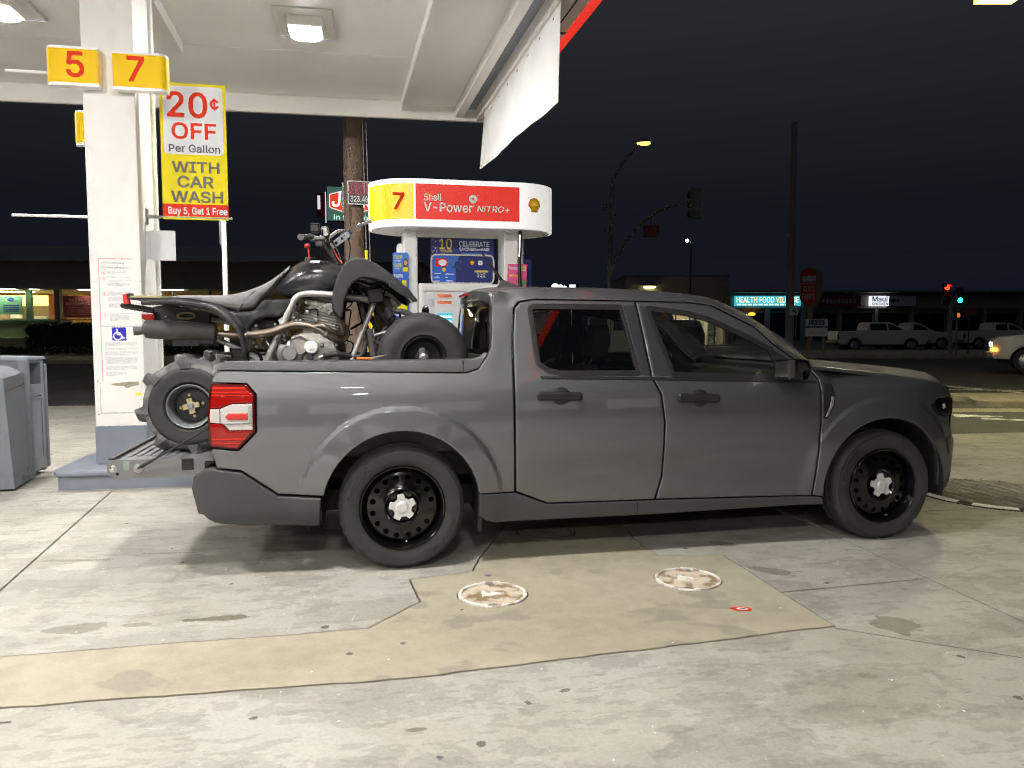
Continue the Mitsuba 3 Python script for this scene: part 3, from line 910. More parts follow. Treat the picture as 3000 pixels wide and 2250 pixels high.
g1, g2 = pecten(.138)
at = lambda g, u, z: affinity.translate(g, u, z)
sh = numbered(top + '__shell_emblem')
shape(sh, bend(stand(at(g1, 4.085, 2.632), .002, VF - .001), wrap), 'm_sign_red', PUMP, False)
shape(numbered(top + '__shell_emblem'), bend(stand(at(g2, 4.085, 2.632), .002, VF - .003), wrap), 'm_yellow', PUMP, False)
# frame and cabinet
for nm, u0, u1 in (('upright', 2.755, 2.895), ('upright', 3.80, 4.01)):
    t.add(nm, cat(bx(u0, u1, .62, .98, .172, 2.388, .012)), 'm_white')
t.add('upright_trim', cat(bx(2.70, 2.755, .75, .95, .5, 2.25, .01)), 'm_white')
cabinet = t.add('cabinet', cat(bx(2.9, 3.795, .64, .98, .172, 1.835, .01)), 'm_white')
cf = sg.box(2.93, .9, 3.76, 1.8).difference(sg.box(2.965, 1.3, 3.40, 1.76)).difference(sg.box(3.43, 1.3, 3.74, 1.76))
shape(numbered(cabinet + '__door'), stand(cf, .025, .64), 'm_white', PUMP, False)
shape(numbered(cabinet + '__display_frame'), stand(sg.box(2.985, 1.32, 3.385, 1.745).difference(sg.box(3.09, 1.34, 3.25, 1.53)), .012, .64), 'm_paper', PUMP, False)
for z0, z1, dg in ((1.69, 1.724, '45.05'), (1.626, 1.656, '8.78')):
    k = numbered(cabinet + '__price_display')
    shape(k, bx(3.093, 3.245, .622, .628, z0, z1), 'm_lcd', PUMP, False, emit=(.28, .07, .025), weight=.1)
    shape(numbered(cabinet + '__digits'), text(dg, .02, 3.235, z0 + .007, .622, d=.001, align='r'), 'm_ink', PUMP, False)
shape(numbered(cabinet + '__screen'), bx(3.095, 3.245, .62, .63, 1.345, 1.525), 'm_screen_blue', PUMP, False, emit=(.06, .5, .62), weight=.2)
shape(numbered(cabinet + '__screen_stripe'), cat(*[bx(3.1, 3.24, .618, .62, z, z + .022) for z in (1.36, 1.43, 1.48)]), 'm_lit_white', PUMP, False, emit=(.35, .8, .9), weight=.05)
sp = [mv(lathe([(.001, .001), (.004, .001), (.004, 0)], 6, 'y'), (3.005 + .013 * i, .628, 1.6 + .014 * j)) for i in range(5) for j in range(6)]
shape(numbered(cabinet + '__speaker'), cat(*sp), 'm_ink', PUMP, False)
shape(numbered(cabinet + '__grade_panel'), bx(3.45, 3.73, .625, .64, 1.5, 1.74), 'm_yellow_banner', PUMP, False)
shape(numbered(cabinet + '__nozzle_boot'), cat(*[bx(3.46 + .09 * k, 3.53 + .09 * k, .55, .64, 1.05, 1.4, .01) for k in range(3)]), 'm_black', PUMP, 30)
t.add('hose', tube([(3.955, .55, 2.44), (3.952, .53, 2.3), (3.94, .52, 2.05), (3.94, .5, 1.2), (3.8, .5, .6), (3.62, .52, 1.1)], .019, 8, 6), 'm_black')
t.add('hose_swivel', cat(cyl((3.951, .53, 2.34), (3.946, .525, 2.2), .026, 12), cyl((3.945, .525, 2.18), (3.942, .522, 2.11), .024, 12), cyl((3.9455, .525, 2.205), (3.945, .525, 2.18), .021, 12)), 'm_chrome')
t.add('hose_boom', cat(tube([(2.52, .75, 2.5), (2.41, .7, 2.455), (2.31, .66, 2.405)], [.017, .017, .016], 8), tube([(2.325, .667, 2.412), (2.3, .655, 2.4), (2.315, .655, 2.36)], [.026, .027, .018], 8)), 'm_steel_grey')

# advertising boards that stand on and beside the pump
t = Thing('anniversary_board', 'dark blue board reading CELEBRATE SAVINGS above the pump cabinet', 'poster', M=PUMP)
t.add('board', stand(rounded(sg.box(3.045, 1.84, 3.712, 2.318), .03), .012, .78), 'm_promo_navy', smooth=False)


def pr(th, s, h, u, z, w, m, y, **k):
    th.add('lettering', text(s, h, u, z, y, d=.0015, width=w, **k), m, smooth=False)


pr(t, '10', .105, 3.135, 2.205, .135, 'm_gold', .768)
pr(t, 'YEARS', .028, 3.14, 2.17, .13, 'm_gold', .768)
pr(t, 'CELEBRATE', .052, 3.343, 2.235, .325, 'm_paper', .768)
pr(t, 'SAVINGS', .03, 3.346, 2.192, .175, 'm_paper', .768)
pr(t, 'WITH', .014, 3.53, 2.194, .045, 'm_paper', .768)
pr(t, 'EASE', .03, 3.585, 2.192, .083, 'm_paper', .768)
t.add('small_print', cat(*[bx(3.36 + .024 * k, 3.378 + .024 * k, .7665, .768, 2.157, 2.166) for k in range(12)]), 'm_promo_pale', smooth=False)
t.add('confetti', cat(*[stand(disc(u, z, .006, .004, n=5, a0=u * 9), .001, .768) for u, z in r3.uniform((3.06, 2.16), (3.13, 2.3), (9, 2))]), 'm_paper', smooth=False)
t = Thing('rewards_board', 'blue rounded board in a white frame on top of the pump cabinet', 'poster', M=PUMP)
o = rounded(sg.box(3.04, 1.838, 3.718, 2.15), .055)
t.add('frame', stand(o.difference(o.buffer(-.016)), .02, .76), 'm_cream', smooth=False)
t.add('face', stand(o.buffer(-.014), .012, .76), 'm_promo_navy', smooth=False)
t.add('colour_patch', stand(o.buffer(-.018).intersection(fix([(3.04, 1.8), (3.3, 1.8), (3.26, 2.0), (3.36, 2.15), (3.04, 2.15)])), .001, .748), 'm_promo_blue', smooth=False)
t.add('party_shape', cat(stand(disc(3.16, 2.06, .07, .05, n=9), .001, .747), stand(sg.box(3.09, 2.02, 3.13, 2.1), .001, .747)), 'm_sign_red', smooth=False)
t.add('party_shape', stand(disc(3.165, 2.06, .045, .035, n=10), .001, .746), 'm_paper', smooth=False)
t.add('confetti', cat(*[stand(disc(u, z, .007, .005, n=5, a0=u * 9), .001, .747) for u, z in r3.uniform((3.2, 1.98), (3.36, 2.13), (22, 2))]), 'm_green_soft', smooth=False)
q1, q2 = pecten(.045)
t.add('shell_emblem', stand(at(q1, 3.48, 2.062), .001, .748), 'm_sign_red', smooth=False)
t.add('shell_emblem', stand(at(q2, 3.48, 2.062), .001, .747), 'm_yellow', smooth=False)
t.add('logo_square', stand(sg.box(3.545, 2.04, 3.59, 2.085).difference(sg.box(3.562, 2.056, 3.573, 2.07)), .001, .748), 'm_paper', smooth=False)
t.add('gold_button', stand(rounded(sg.box(3.505, 1.962, 3.655, 1.985), .008), .001, .748), 'm_gold', smooth=False)
t.add('small_print', cat(*[bx(3.53 + .01 * (k % 2) + .032 * j, 3.555 + .032 * j, .7475, .749, 1.945 - .013 * k, 1.951 - .013 * k) for k in range(4) for j in range(3)]), 'm_paper', smooth=False)
t = Thing('blue_flyer', 'small bright blue flyer stuck on the rewards board', 'poster', M=PUMP)
t.add('sheet', bx(3.065, 3.303, .741, .743, 1.836, 2.008), 'm_promo_blue', smooth=False)
t.add('print', cat(*[stand(sg.box(u, z, u + w, z + .01), .001, .741) for u, z, w in ((3.08, 1.94, .07), (3.19, 1.935, .09), (3.08, 1.9, .05), (3.19, 1.9, .03), (3.2, 1.865, .07), (3.08, 1.86, .05))]), 'm_paper', smooth=False)
t.add('emblem', stand(at(pecten(.04)[0], 3.18, 1.985), .001, .741), 'm_yellow', smooth=False)
t = Thing('shop_save_board', 'tall blue promotion board on the left upright of the pump', 'poster', M=PUMP)
bd = rounded(sg.box(2.64, .9, 2.80, 2.14), .02)
t.add('board', stand(bd, .01, .60), 'm_promo_blue', smooth=False)
t.add('upper_field', stand(bd.intersection(sg.box(2.6, 1.945, 2.9, 2.2)), .001, .59), 'm_promo_pale', smooth=False)
for s, h, u, z, w, m in (('SHOP', .036, 2.655, 2.075, .08, 'm_yellow_banner'), ('at Ralphs', .014, 2.658, 2.052, .06, 'm_paper'), ('SAVE', .036, 2.655, 1.995, .07, 'm_yellow_banner'), ('at Shell', .014, 2.658, 1.972, .05, 'm_paper'), ('EARN', .036, 2.65, 1.885, .09, 'm_paper')):
    pr(t, s, h, u, z, w, m, .589)
t.add('drawn_figure', cat(stand(disc(2.768, 2.03, .026, .05, n=14), .001, .589)), 'm_hair', smooth=False)
t.add('drawn_figure', cat(stand(disc(2.768, 2.035, .018, .026, n=14), .001, .588), stand(sg.box(2.735, 1.95, 2.76, 1.985), .001, .588)), 'm_skin', smooth=False)
t.add('drawn_figure', stand(fix([(2.74, 1.948), (2.795, 1.948), (2.79, 1.995), (2.75, 1.995)]), .001, .5875), 'm_yellow_banner', smooth=False)
t.add('yellow_block', cat(stand(sg.box(2.73, 1.8, 2.775, 1.862), .001, .589), stand(sg.box(2.66, 1.55, 2.78, 1.62), .001, .589)), 'm_yellow_banner', smooth=False)
t.add('white_print', cat(*[bx(2.66, 2.66 + w, .588, .5892, z, z + .012) for w, z in ((.05, 1.84), (.06, 1.8), (.1, 1.72), (.09, 1.69), (.1, 1.5))]), 'm_paper', smooth=False)
t = Thing('pink_flyer', 'pink flyer reading boost hanging on the right upright of the pump', 'poster', M=PUMP)
t.add('sheet', stand(fix([(3.80, 1.6), (4.01, 1.6), (4.03, 2.04), (3.825, 2.04)]), .004, .545), 'm_pink', smooth=False)
pr(t, 'boost.', .034, 3.84, 1.985, .115, 'm_paper', .541)
t.add('white_patch', cat(stand(sg.box(3.965, 1.97, 4.015, 2.02), .001, .541), stand(disc(3.85, 1.82, .035, .02, n=14), .001, .541)), 'm_paper', smooth=False)
t.add('emblem', stand(at(pecten(.036)[0], 3.99, 1.995), .001, .54), 'm_yellow', smooth=False)
t.add('yellow_print', cat(stand(sg.box(3.84, 1.91, 3.88, 1.93), .001, .541), stand(sg.box(3.89, 1.914, 3.93, 1.926), .001, .541)), 'm_yellow_banner', smooth=False)
t.add('plant_shape', cat(*[stand(affinity.rotate(disc(3.97, 1.85, .012, .045, n=10), a, origin=(3.97, 1.8)), .001, .5405) for a in (-40, -15, 15, 40)]), 'm_green_soft', smooth=False)
t = Thing('side_board', 'narrow dark blue board edge right of the pink flyer', 'poster', M=PUMP)
t.own(stand(rounded(sg.box(4.0, 1.5, 4.1, 2.1), .015), .008, .66), 'm_promo_navy', smooth=False)

# ---------------------------------------------------------------- canopy
A0 = np.array([-.52, 11.38])
DL = np.array([-math.cos(math.radians(9.3)), -math.sin(math.radians(9.3))])
DN = np.array([math.sin(math.radians(13)), -math.cos(math.radians(13))])


def cp(l, n):
    """l metres left of the far right corner along the far edge, n metres towards the camera's side."""
    return A0 + DL * l + DN * n


def cbar(l0, l1, n0, n1, z0, z1):
    P = [cp(l0, n0), cp(l1, n0), cp(l1, n1), cp(l0, n1)]
    return hull([(*p, z) for p in P for z in (z0, z1)])


t = Thing('canopy', 'white canopy ceiling with beams and edge boards over the pumps', 'canopy')
NE = 23.0
ceil = t.add('ceiling', cbar(.02, 13, .02, NE, 4.64, 4.70), 'm_canopy', smooth=False)
for k in range(1, 9):
    shape(numbered(ceil + '__seam'), cbar(1.05, 13, k * 1.8, k * 1.8 + .012, 4.636, 4.641), 'm_canopy', None, False)
t.add('far_edge_board', cbar(-.34, 13, -.06, .0, 4.4, 5.35), 'm_canopy', smooth=False)
t.add('near_edge_board', cbar(-.34, 13, NE, NE + .06, 4.4, 5.35), 'm_canopy', smooth=False)
t.add('left_edge_board', cbar(13, 13.06, 0, NE, 4.4, 5.35), 'm_canopy', smooth=False)
t.add('roof_deck', cbar(-.3, 13, 0, NE, 5.3, 5.34), 'm_canopy', smooth=False)
t.add('side_beam', cbar(.95, 1.1, .005, NE, 4.5, 4.645), 'm_canopy', smooth=False)
t.add('side_panel', cbar(.3, .95, .004, NE, 4.585, 4.64), 'm_canopy', smooth=False)
t.add('edge_beam', cbar(.2, .32, .004, NE, 4.44, 4.645), 'm_canopy', smooth=False)
t.add('gutter', cbar(.0, .2, .004, NE, 4.56, 4.6), 'm_bin', smooth=False)
t.add('edge_lip', cbar(-.02, .015, .002, NE, 4.4, 4.6), 'm_canopy', smooth=False)
t.add('soffit', cbar(-.36, -.02, 0, NE, 4.435, 4.46), 'm_tarp', smooth=False)
t.add('soffit_joint', cat(cbar(-.2, -.185, 0, NE, 4.43, 4.437), *[cbar(-.33, -.03, k, k + .05, 4.428, 4.437) for k in (1.2, 3.1, 3.35, 5.2)]), 'm_joint', smooth=False)
P0_, P1_ = cp(-.37, .0), cp(-.37, NE)
t.add('red_light_bar', tube([(*P0_, 4.45), (*P1_, 4.45)], .055, 12), 'm_lit_red', emit=(.58, .024, .014), weight=.4)
t.add('outer_fascia', cbar(-.42, -.36, 0, NE, 4.5, 5.35), 'm_yellow', smooth=False)
for l in (3.75,):
    t.add('ceiling_beam', cbar(3.72, 3.9, 1.9, 8.0, 4.5, 4.645), 'm_canopy', smooth=False)

# loose sheet hanging from the right edge
def tarp(u, v):
    n = .45 + 3.75 * u
    drop = (.80 + .16 * u + .008 * math.sin(u * 9) + .004 * math.sin(u * 31)) * v
    sway = .05 * v + .01 * math.sin(u * 9 + v * 2) * v
    p = cp(-.035 + sway, n - .06 * v * (1 - u) + .05 * v * u)
    return (*p, 4.43 - drop)


t = Thing('loose_sheet', 'torn white sheet hanging from the right edge of the canopy', 'sheet')
t.own(thicken(grid(tarp, np.linspace(0, 1, 60), np.linspace(0, 1, 14)), (-.003, 0, 0)), 'm_tarp', smooth=True)
t.add('fixing_batten', cat(*[hull([(*cp(l, n), z) for l in (-.03, -.022) for n in (.45 + k * .5, .45 + k * .5 + .03) for z in (4.32, 4.34)]) for k in range(9)]), 'm_steel_grey', smooth=False)

# ---------------------------------------------------------------- canopy lamps
LAMPS = [(-2.2, 8.35, 'bright square ceiling lamp between the column and the loose sheet'), (-5.12, 7.82, 'bright ceiling lamp cut by the left edge of the photo'),
         (-.9, 2.9, ''), (-3.85, 2.4, ''), (.4, -2.4, ''), (-2.5, -2.9, ''), (-8.1, 7.3, ''), (-6.8, 1.9, ''), (-5.5, -3.4, ''), (1.6, -7.6, ''), (-1.4, -8.1, ''), (-4.4, -8.6, '')]
for k, (x, y, lab) in enumerate(LAMPS):
    t = Thing('ceiling_lamp', lab or 'square ceiling lamp under the canopy above the camera', 'lamp', 'canopy ceiling lamps', M=frame(x, y, 0, 10.5))
    t.add('mounting_plate', bx(-.31, .29, -.36, .42, 4.622, 4.637, .004), 'm_canopy')
    t.add('plate_edge', cat(bx(.29, .296, -.36, .42, 4.60, 4.64), bx(-.31, .29, .42, .426, 4.60, 4.64)), 'm_small_print', smooth=False)
    t.add('housing', bx(-.185, .185, -.21, .21, 4.517, 4.622, .012), 'm_canopy')
    t.add('lens', hull([(r_ * .165 * abs(math.cos(a)) ** .55 * np.sign(math.cos(a)), r_ * .19 * abs(math.sin(a)) ** .55 * np.sign(math.sin(a)), z_) for a in np.linspace(0, 2 * PI, 24, endpoint=False) for r_, z_ in ((1, 4.515), (.98, 4.498), (.8, 4.478))]), 'm_lamp_lens', smooth=False, emit=LAMP, weight=8.0)

# ---------------------------------------------------------------- utility pole behind the pump
t = Thing('utility_pole', 'brown wooden utility pole rising behind the pump', 'utility pole', M=frame(-2.54, 12.35))
t.add('shaft', tube([(0, 0, -.1), (0, 0, 4), (.0, 0, 12)], [.162, .152, .13], 22), 'm_wood_pole')
t.add('conduit', bx(-.175, -.12, -.06, -.0, 3.2, 3.7, .005), 'm_steel_grey')
t.add('step_bolt', cat(*[cyl((0, -.14, z), (0, -.19, z), .009, 6) for z in (2.9, 3.35, 4.2)]), 'm_steel_grey')
for k, (x0, y0, x1, y1) in enumerate(((-2.48, 12.3, -2.05, 11.0), (-2.44, 12.3, -1.975, 10.9))):
    t = Thing('guy_wire', ['steel guy wire with the taller yellow guard beside the pump', 'steel guy wire with the shorter yellow guard beside the pump'][k], 'guy wire', 'guy wires of the utility pole')
    a, b = np.array([x0, y0, 11.5]), np.array([x1, y1, -.04])
    t.add('cable', cyl(a, b, .008, 6), 'm_wire')
    zt = (2.52, 2.28)[k]
    f0 = (11.5 - zt) / 11.54
    t.add('guard', tube([a + (b - a) * f0, a + (b - a) * .985], .026, 10), 'm_guard')
t = Thing('phone_number_sign', 'dark red property sign with a phone number nailed to the utility pole', 'sign', M=frame(-2.56, 12.14, 0, 16))
t.add('board', bx(-.02, .5, -.03, -.01, 3.33, 3.68, .003), 'm_sign_maroon', smooth=False)
t.add('edging', cat(bx(-.025, .505, -.034, -.008, 3.675, 3.69), bx(-.025, .505, -.034, -.008, 3.32, 3.335), bx(-.03, -.015, -.034, -.008, 3.32, 3.69)), 'm_paper', smooth=False)
t.add('lower_field', bx(-.015, .5, -.032, -.03, 3.335, 3.47), 'm_ink', smooth=False)
t.add('lettering', text('323.487.9', .085, .01, 3.365, -.032, d=.002, width=.4), 'm_paper', smooth=False)

# the station shop behind the camera, seen only as a reflection in the truck
t = Thing('station_shop', 'pale station shop with lit windows facing the pumps', 'building', M=frame(3.0, -15.5, 0, 191))
t.add('wall', bx(-12, 14, .0, .3, -.04, 4.2), 'm_shop_wall', smooth=False)
t.add('parapet', bx(-12.2, 14.2, -.15, .35, 4.2, 4.9), 'm_canopy', smooth=False)
for i in range(7):
    k = t.add('window_frame', bx(-10.6 + 3.2 * i, -8.2 + 3.2 * i, -.06, .0, .5, 2.9), 'm_steel_grey', smooth=False)
    shape(numbered(k + '__pane'), bx(-10.5 + 3.2 * i, -8.3 + 3.2 * i, -.08, -.061, .6, 2.8), 'm_lit_white', t.M, False, emit=(.16, .155, .13), weight=.1)

# ---------------------------------------------------------------- the pickup truck: x forward from the rear axle, y to its left, z up
TRUCK = frame(-.795, 5.097, 0, 11.5)
WB, WZ, ARCH, FLARE = 3.076, .358, .44, .568
SEAM = [(.55, 1.50), (.668, 1.487), (.702, 1.528), (.795, 1.543), (1.426, 1.537), (1.782, 1.531), (1.937, 1.512), (2.203, 1.382), (2.321, 1.271), (2.43, 1.193), (2.545, 1.112), (2.7, 1.0)]
SX, SZ = np.array(SEAM).T
BZ_ = [.2, .26, .33, .40, .47, .62, .8, .93, 1.02, 1.06, 1.085, 1.12, 1.2, 1.35, 1.48, 1.56]
BW_ = [.862, .875, .884, .892, .899, .907, .908, .904, .894, .882, .871, .860, .836, .792, .748, .718]
FS_ = [3.05, 3.2, 3.32, 3.45, 3.55, 3.65, 3.74, 3.82]
FW_ = [0, .004, .014, .04, .075, .12, .18, .26]


def W(s, z):
    """Half width of the truck's outer skin at (s, z)."""
    s, z = np.asarray(s, float), np.asarray(z, float)
    zs = np.where(s > .5, np.interp(s, SX, SZ), 9)
    zz = np.minimum(z, zs)
    w = np.interp(zz, BZ_, BW_)
    w = (w + np.interp(zz - .03, BZ_, BW_) + np.interp(zz + .03, BZ_, BW_)) / 3
    up = np.clip(z - zs, 0, None)
    e = np.clip(up / .075, 0, 1.4)
    w = w - .35 * up - .055 * e ** 2
    w = w - np.interp(s, FS_, FW_) - np.interp(-s, [.85, .95, 1.03, 1.09, 1.14], [0, .006, .022, .055, .1])
    low = np.clip((1.1 - z) / .06, 0, 1)
    for c in (0.0, WB):
        r = np.hypot(s - c, z - WZ)
        k = np.clip((FLARE + .014 - r) / .024, 0, 1)
        w = w + (.022 * k - .012 * np.clip((r - ARCH) / (FLARE - ARCH), 0, 1) * k) * low
    # a shallow crease low on the doors
    k = np.clip((z - .44) / .1, 0, 1)
    mid = np.clip((s - .7) / .3, 0, 1) * np.clip((2.6 - s) / .3, 0, 1)
    w = w - .012 * mid * np.sin(PI * np.clip((z - .36) / .3, 0, 1)) * (z < .66)
    return w


def inset(d):
    return lambda s, z: W(s, z) - d


def arch(c, a0, a1, r=ARCH, n=26):
    return [(c + r * math.cos(math.radians(a)), WZ + r * math.sin(math.radians(a))) for a in np.linspace(a0, a1, n)]


truck = Thing('pickup_truck', 'dark grey four-door pickup truck with black steel wheels and lowered tailgate', 'pickup truck', M=TRUCK)


def both(name, mesh, m, parent=None, **k):
    a = truck.add(name, mesh, m, parent, **k)
    k.pop('label', None)
    p2 = None
    b = truck.add(name, mirror(mesh), m, both.far.get(parent, parent), **k)
    both.far[a] = b
    return a


both.far = {}
tail = fix([(-1.02, .74), (-1.028, .9), (-1.012, 1.068), (-.99, 1.073), (-.826, 1.067), (-.778, 1.012), (-.780, .812), (-.872, .717), (-1.0, .73)])
tail = tail.buffer(-.012).buffer(.012)
body = fix([(-.985, .622), (-.857, .604), (-.669, .466), (-.431, .450)] + arch(0, 168, 8.5) + [(.645, .421), (.641, .7), (.639, 1.0), (.647, 1.3)] + SEAM[1:11]
           + [(2.60, 1.17), (2.494, 1.285), (2.324, 1.395), (2.158, 1.482), (1.996, 1.543), (1.836, 1.574), (1.572, 1.594), (1.267, 1.604), (.9, 1.607), (.69, 1.604), (.60, 1.596), (.562, 1.57), (.545, 1.517), (.532, 1.35),
              (.522, 1.26), (.495, 1.205), (.44, 1.135), (.37, 1.113), (-.96, 1.139), (-.99, 1.12), (-1.012, 1.08), (-1.012, .72)])
body = body.difference(tail.buffer(.005))
body = body.buffer(.012).buffer(-.024).buffer(.012)
RINGS = [g for c in (0.0, WB) for g in (disc(c, WZ, FLARE + .014, n=90), disc(c, WZ, FLARE - .01, n=90))]
side_key = both('body_side', panel(body, W, .03, .03, .006, RINGS), 'm_paint')
fender = fix([(2.550, 1.108), (2.592, 1.053), (2.607, .98), (2.608, .749), (2.566, .318), (2.634, .309)] + arch(WB, 186, -3) + [(3.545, .30), (3.62, .285), (3.70, .32), (3.728, .42), (3.73, .55), (3.722, .62), (3.69, .652), (3.645, .70), (3.628, .76),
              (3.63, .80), (3.655, .80), (3.655, .90), (3.64, .93), (3.60, .972), (3.53, 1.008), (3.441, 1.026), (3.277, 1.05), (3.064, 1.075), (2.856, 1.097), (2.66, 1.122)])
lamp_ = fix([(3.43, .865), (3.49, .907), (3.70, .907), (3.70, .798), (3.58, .79), (3.49, .815)])
both('front_wing', panel(fender.difference(lamp_.buffer(.004)).buffer(-.004).buffer(.004), W, .03, .03, .006, RINGS), 'm_paint')

rdoor = fix([(.655, .425), (.846, .345), (1.509, .337), (1.552, .476), (1.559, .812), (1.536, .975), (1.484, 1.075), (1.428, 1.531), (.80, 1.536), (.71, 1.521), (.677, 1.483), (.656, 1.3), (.648, 1.0), (.650, .7)]).buffer(-.006).buffer(.006)
rwin = rounded([(.762, 1.488), (.79, 1.504), (1.345, 1.502), (1.419, 1.096), (.93, 1.10), (.85, 1.118), (.79, 1.16)], .02)
fdoor = fix([(1.521, .338), (2.556, .316), (2.599, .749), (2.599, .98), (2.583, 1.052), (2.538, 1.105), (2.425, 1.187), (2.316, 1.264), (2.198, 1.375), (1.932, 1.505), (1.78, 1.524), (1.438, 1.530), (1.494, 1.073), (1.545, .978), (1.568, .812), (1.561, .476)]).buffer(-.006).buffer(.006)
fwin = rounded([(1.496, 1.498), (1.765, 1.466), (1.92, 1.424), (2.128, 1.329), (2.30, 1.241), (2.372, 1.055), (1.622, 1.084)], .012)
for name, poly, win, tint, hs, hz, bp, lab in (('rear_door', rdoor, rwin, 'm_glass_tint', .908, .976, [(1.34, 1.508), (1.426, 1.512), (1.483, 1.086), (1.418, 1.094)], None),
                                          ('front_door', fdoor, fwin, 'm_glass', 1.772, .950, [(1.447, 1.512), (1.492, 1.500), (1.618, 1.086), (1.503, 1.084)], None)):
    k = both(name, panel(poly.difference(win), W, .04, .035, .006), 'm_paint')
    ring_ = win.buffer(.012, join_style=2).difference(win.buffer(-.022))
    both('window_seal', panel(ring_, lambda s, z: W(s, z) + .003, .08, .025, .004), 'm_black', k)
    both('window', panel(win.buffer(-.018), inset(.012), .12, 0, 0) if False else (lambda m: m)(panel(win.buffer(-.018), inset(.012), .12, .0005, 0)), tint, k)
    both('pillar_trim', panel(fix(bp).buffer(-.002), lambda s, z: W(s, z) + .005, .06, .02, .004), 'm_paint_dark', k)
    hb = mv(box((0, -.022, 0), (.268, .036, .05), .014), (hs, 0, hz), rot((0, 1, 0), 1.5))
    y0 = -float(W(hs, hz))
    both('handle', mv(cat(mv(box((0, -.02, 0), (.27, .03, .052), .012), (hs, 0, hz), rot((0, 1, 0), 1.5))), (0, y0, 0)), 'm_black', k)
    cup = mv(lathe([(.001, .012), (.035, .012), (.052, .006), (.056, -.01)], 20, 'y'), (0, 0, 0), np.diag([1.12, 1, .95]))
    both('handle_cup', mv(cup, (hs + .012, y0, hz - .002)), 'm_black', k)
    gapx = [mv(bx(-.136, -.132, -.038, -.03, -.02, .02), (hs, y0, hz))]
both('sail_trim', panel(fix([(2.312, 1.236), (2.53, 1.098), (2.52, 1.05), (2.38, 1.052)]).buffer(-.003), lambda s, z: W(s, z) + .006, .05, .02, .004), 'm_black')
belt = fix([(.80, 1.092), (1.484, 1.078), (2.57, 1.044), (2.57, 1.026), (1.487, 1.058), (.81, 1.074)])
both('belt_moulding', panel(belt.buffer(-.001), lambda s, z: W(s, z) + .006, .08, .02, .005), 'm_black')

# bed rail caps, cladding, bumper
cap = fix([(-.982, 1.143), (.37, 1.117), (.44, 1.139), (.492, 1.208), (.50, 1.225), (.472, 1.2), (.43, 1.19), (-.962, 1.187)])
k = both('bed_rail_cap', panel(cap, lambda s, z: W(s, z) + .004 - .012 * np.clip((z - 1.16) / .03, 0, 1) ** 2, .05, .12, .006), 'm_clad')
both('cap_joint', panel(sg.box(.352, 1.119, .356, 1.186), lambda s, z: W(s, z) + .0055, .1, .01, 0), 'm_void', k)
rocker = fix(arch(0, 8, -8, ARCH, 4) + [(.47, .262), (.53, .243), (1.472, .241), (2.643, .256), (2.631, .303), (2.560, .309), (1.517, .330), (.842, .338), (.649, .414)])
both('rocker_cladding', panel(rocker, lambda s, z: W(s, z) + .002, .05, .06, .006), 'm_clad')
both('rocker_joint', panel(sg.box(1.40, .245, 1.404, .325), lambda s, z: W(s, z) + .004, .1, .01, 0), 'm_void')
bump_ = fix([(-1.13, .485), (-1.116, .555), (-1.06, .607), (-1.01, .621), (-.982, .611), (-.857, .592), (-.669, .453), (-.444, .437), (-.458, .262), (-.848, .29), (-.98, .305), (-1.04, .33), (-1.092, .38)]).buffer(-.01).buffer(.01)
both('rear_bumper', panel(bump_, lambda s, z: W(s, z) + .004 - .06 * np.clip((.36 - z) / .1, 0, 1) ** 2, .035, .05, .01), 'm_clad')
truck.add('bumper_bar', cat(hull([(-1.10, y, z) for y in (-.815, .815) for z in (.36, .57)] + [(-1.135, y, .49) for y in (-.79, .79)] + [(-1.16, y, z) for y in (-.55, .55) for z in (.38, .56)] + [(-.95, y, z) for y in (-.83, .83) for z in (.32, .58)])), 'm_clad')

# tail lights
tk = both('tail_light', panel(tail, lambda s, z: W(s, z) + .006, .03, .03, .012), 'm_taillight_dark')


def tl(x, y):
    return -1.017 + (x - 135) * .00079, 1.071 - (y - 280) * .000826


def tlp(pts):
    return fix([tl(*p) for p in pts]).intersection(tail.buffer(-.013))


both('red_lens', panel(tlp([(120, 270), (500, 270), (500, 405), (285, 402), (205, 434), (120, 434)]), lambda s, z: W(s, z) + .008, .03, .01, .004), 'm_taillight', tk)
both('red_lens', panel(tlp([(120, 531), (222, 540), (262, 584), (500, 584), (500, 760), (120, 760)]), lambda s, z: W(s, z) + .008, .03, .01, .004), 'm_taillight', tk)
for y0_, y1_ in ((303, 312), (330, 336), (352, 357), (632, 640), (662, 667), (684, 688)):
    both('lens_rib', panel(tlp([(150, y0_), (420 if y0_ < 500 else 380, y0_), (420 if y0_ < 500 else 380, y1_), (150, y1_)]), lambda s, z: W(s, z) + .0105, .03, .01, .002), 'm_taillight_bright', tk)
both('clear_lens', panel(tlp([(120, 438), (205, 439), (287, 407), (418, 407), (418, 579), (266, 579), (226, 536), (120, 527)]), lambda s, z: W(s, z) + .007, .03, .01, .004), 'm_lens_white', tk)
both('lens_bar', panel(tlp([(240, 490), (262, 469), (388, 469), (388, 511), (262, 511)]), lambda s, z: W(s, z) + .013, .03, .01, .004), 'm_red', tk)
both('lens_edge', panel(tlp([(205, 440), (209, 440), (209, 533), (205, 531)]), lambda s, z: W(s, z) + .01, .03, .01, 0), 'm_taillight_dark', tk)
both('lens_edge', panel(tlp([(226, 536), (420, 530), (420, 536), (232, 542)]), lambda s, z: W(s, z) + .01, .03, .01, 0), 'm_steel_grey', tk)
both('lens_block', panel(tlp([(392, 420), (418, 420), (418, 560), (392, 545)]), lambda s, z: W(s, z) + .009, .03, .01, .002), 'm_alu', tk)

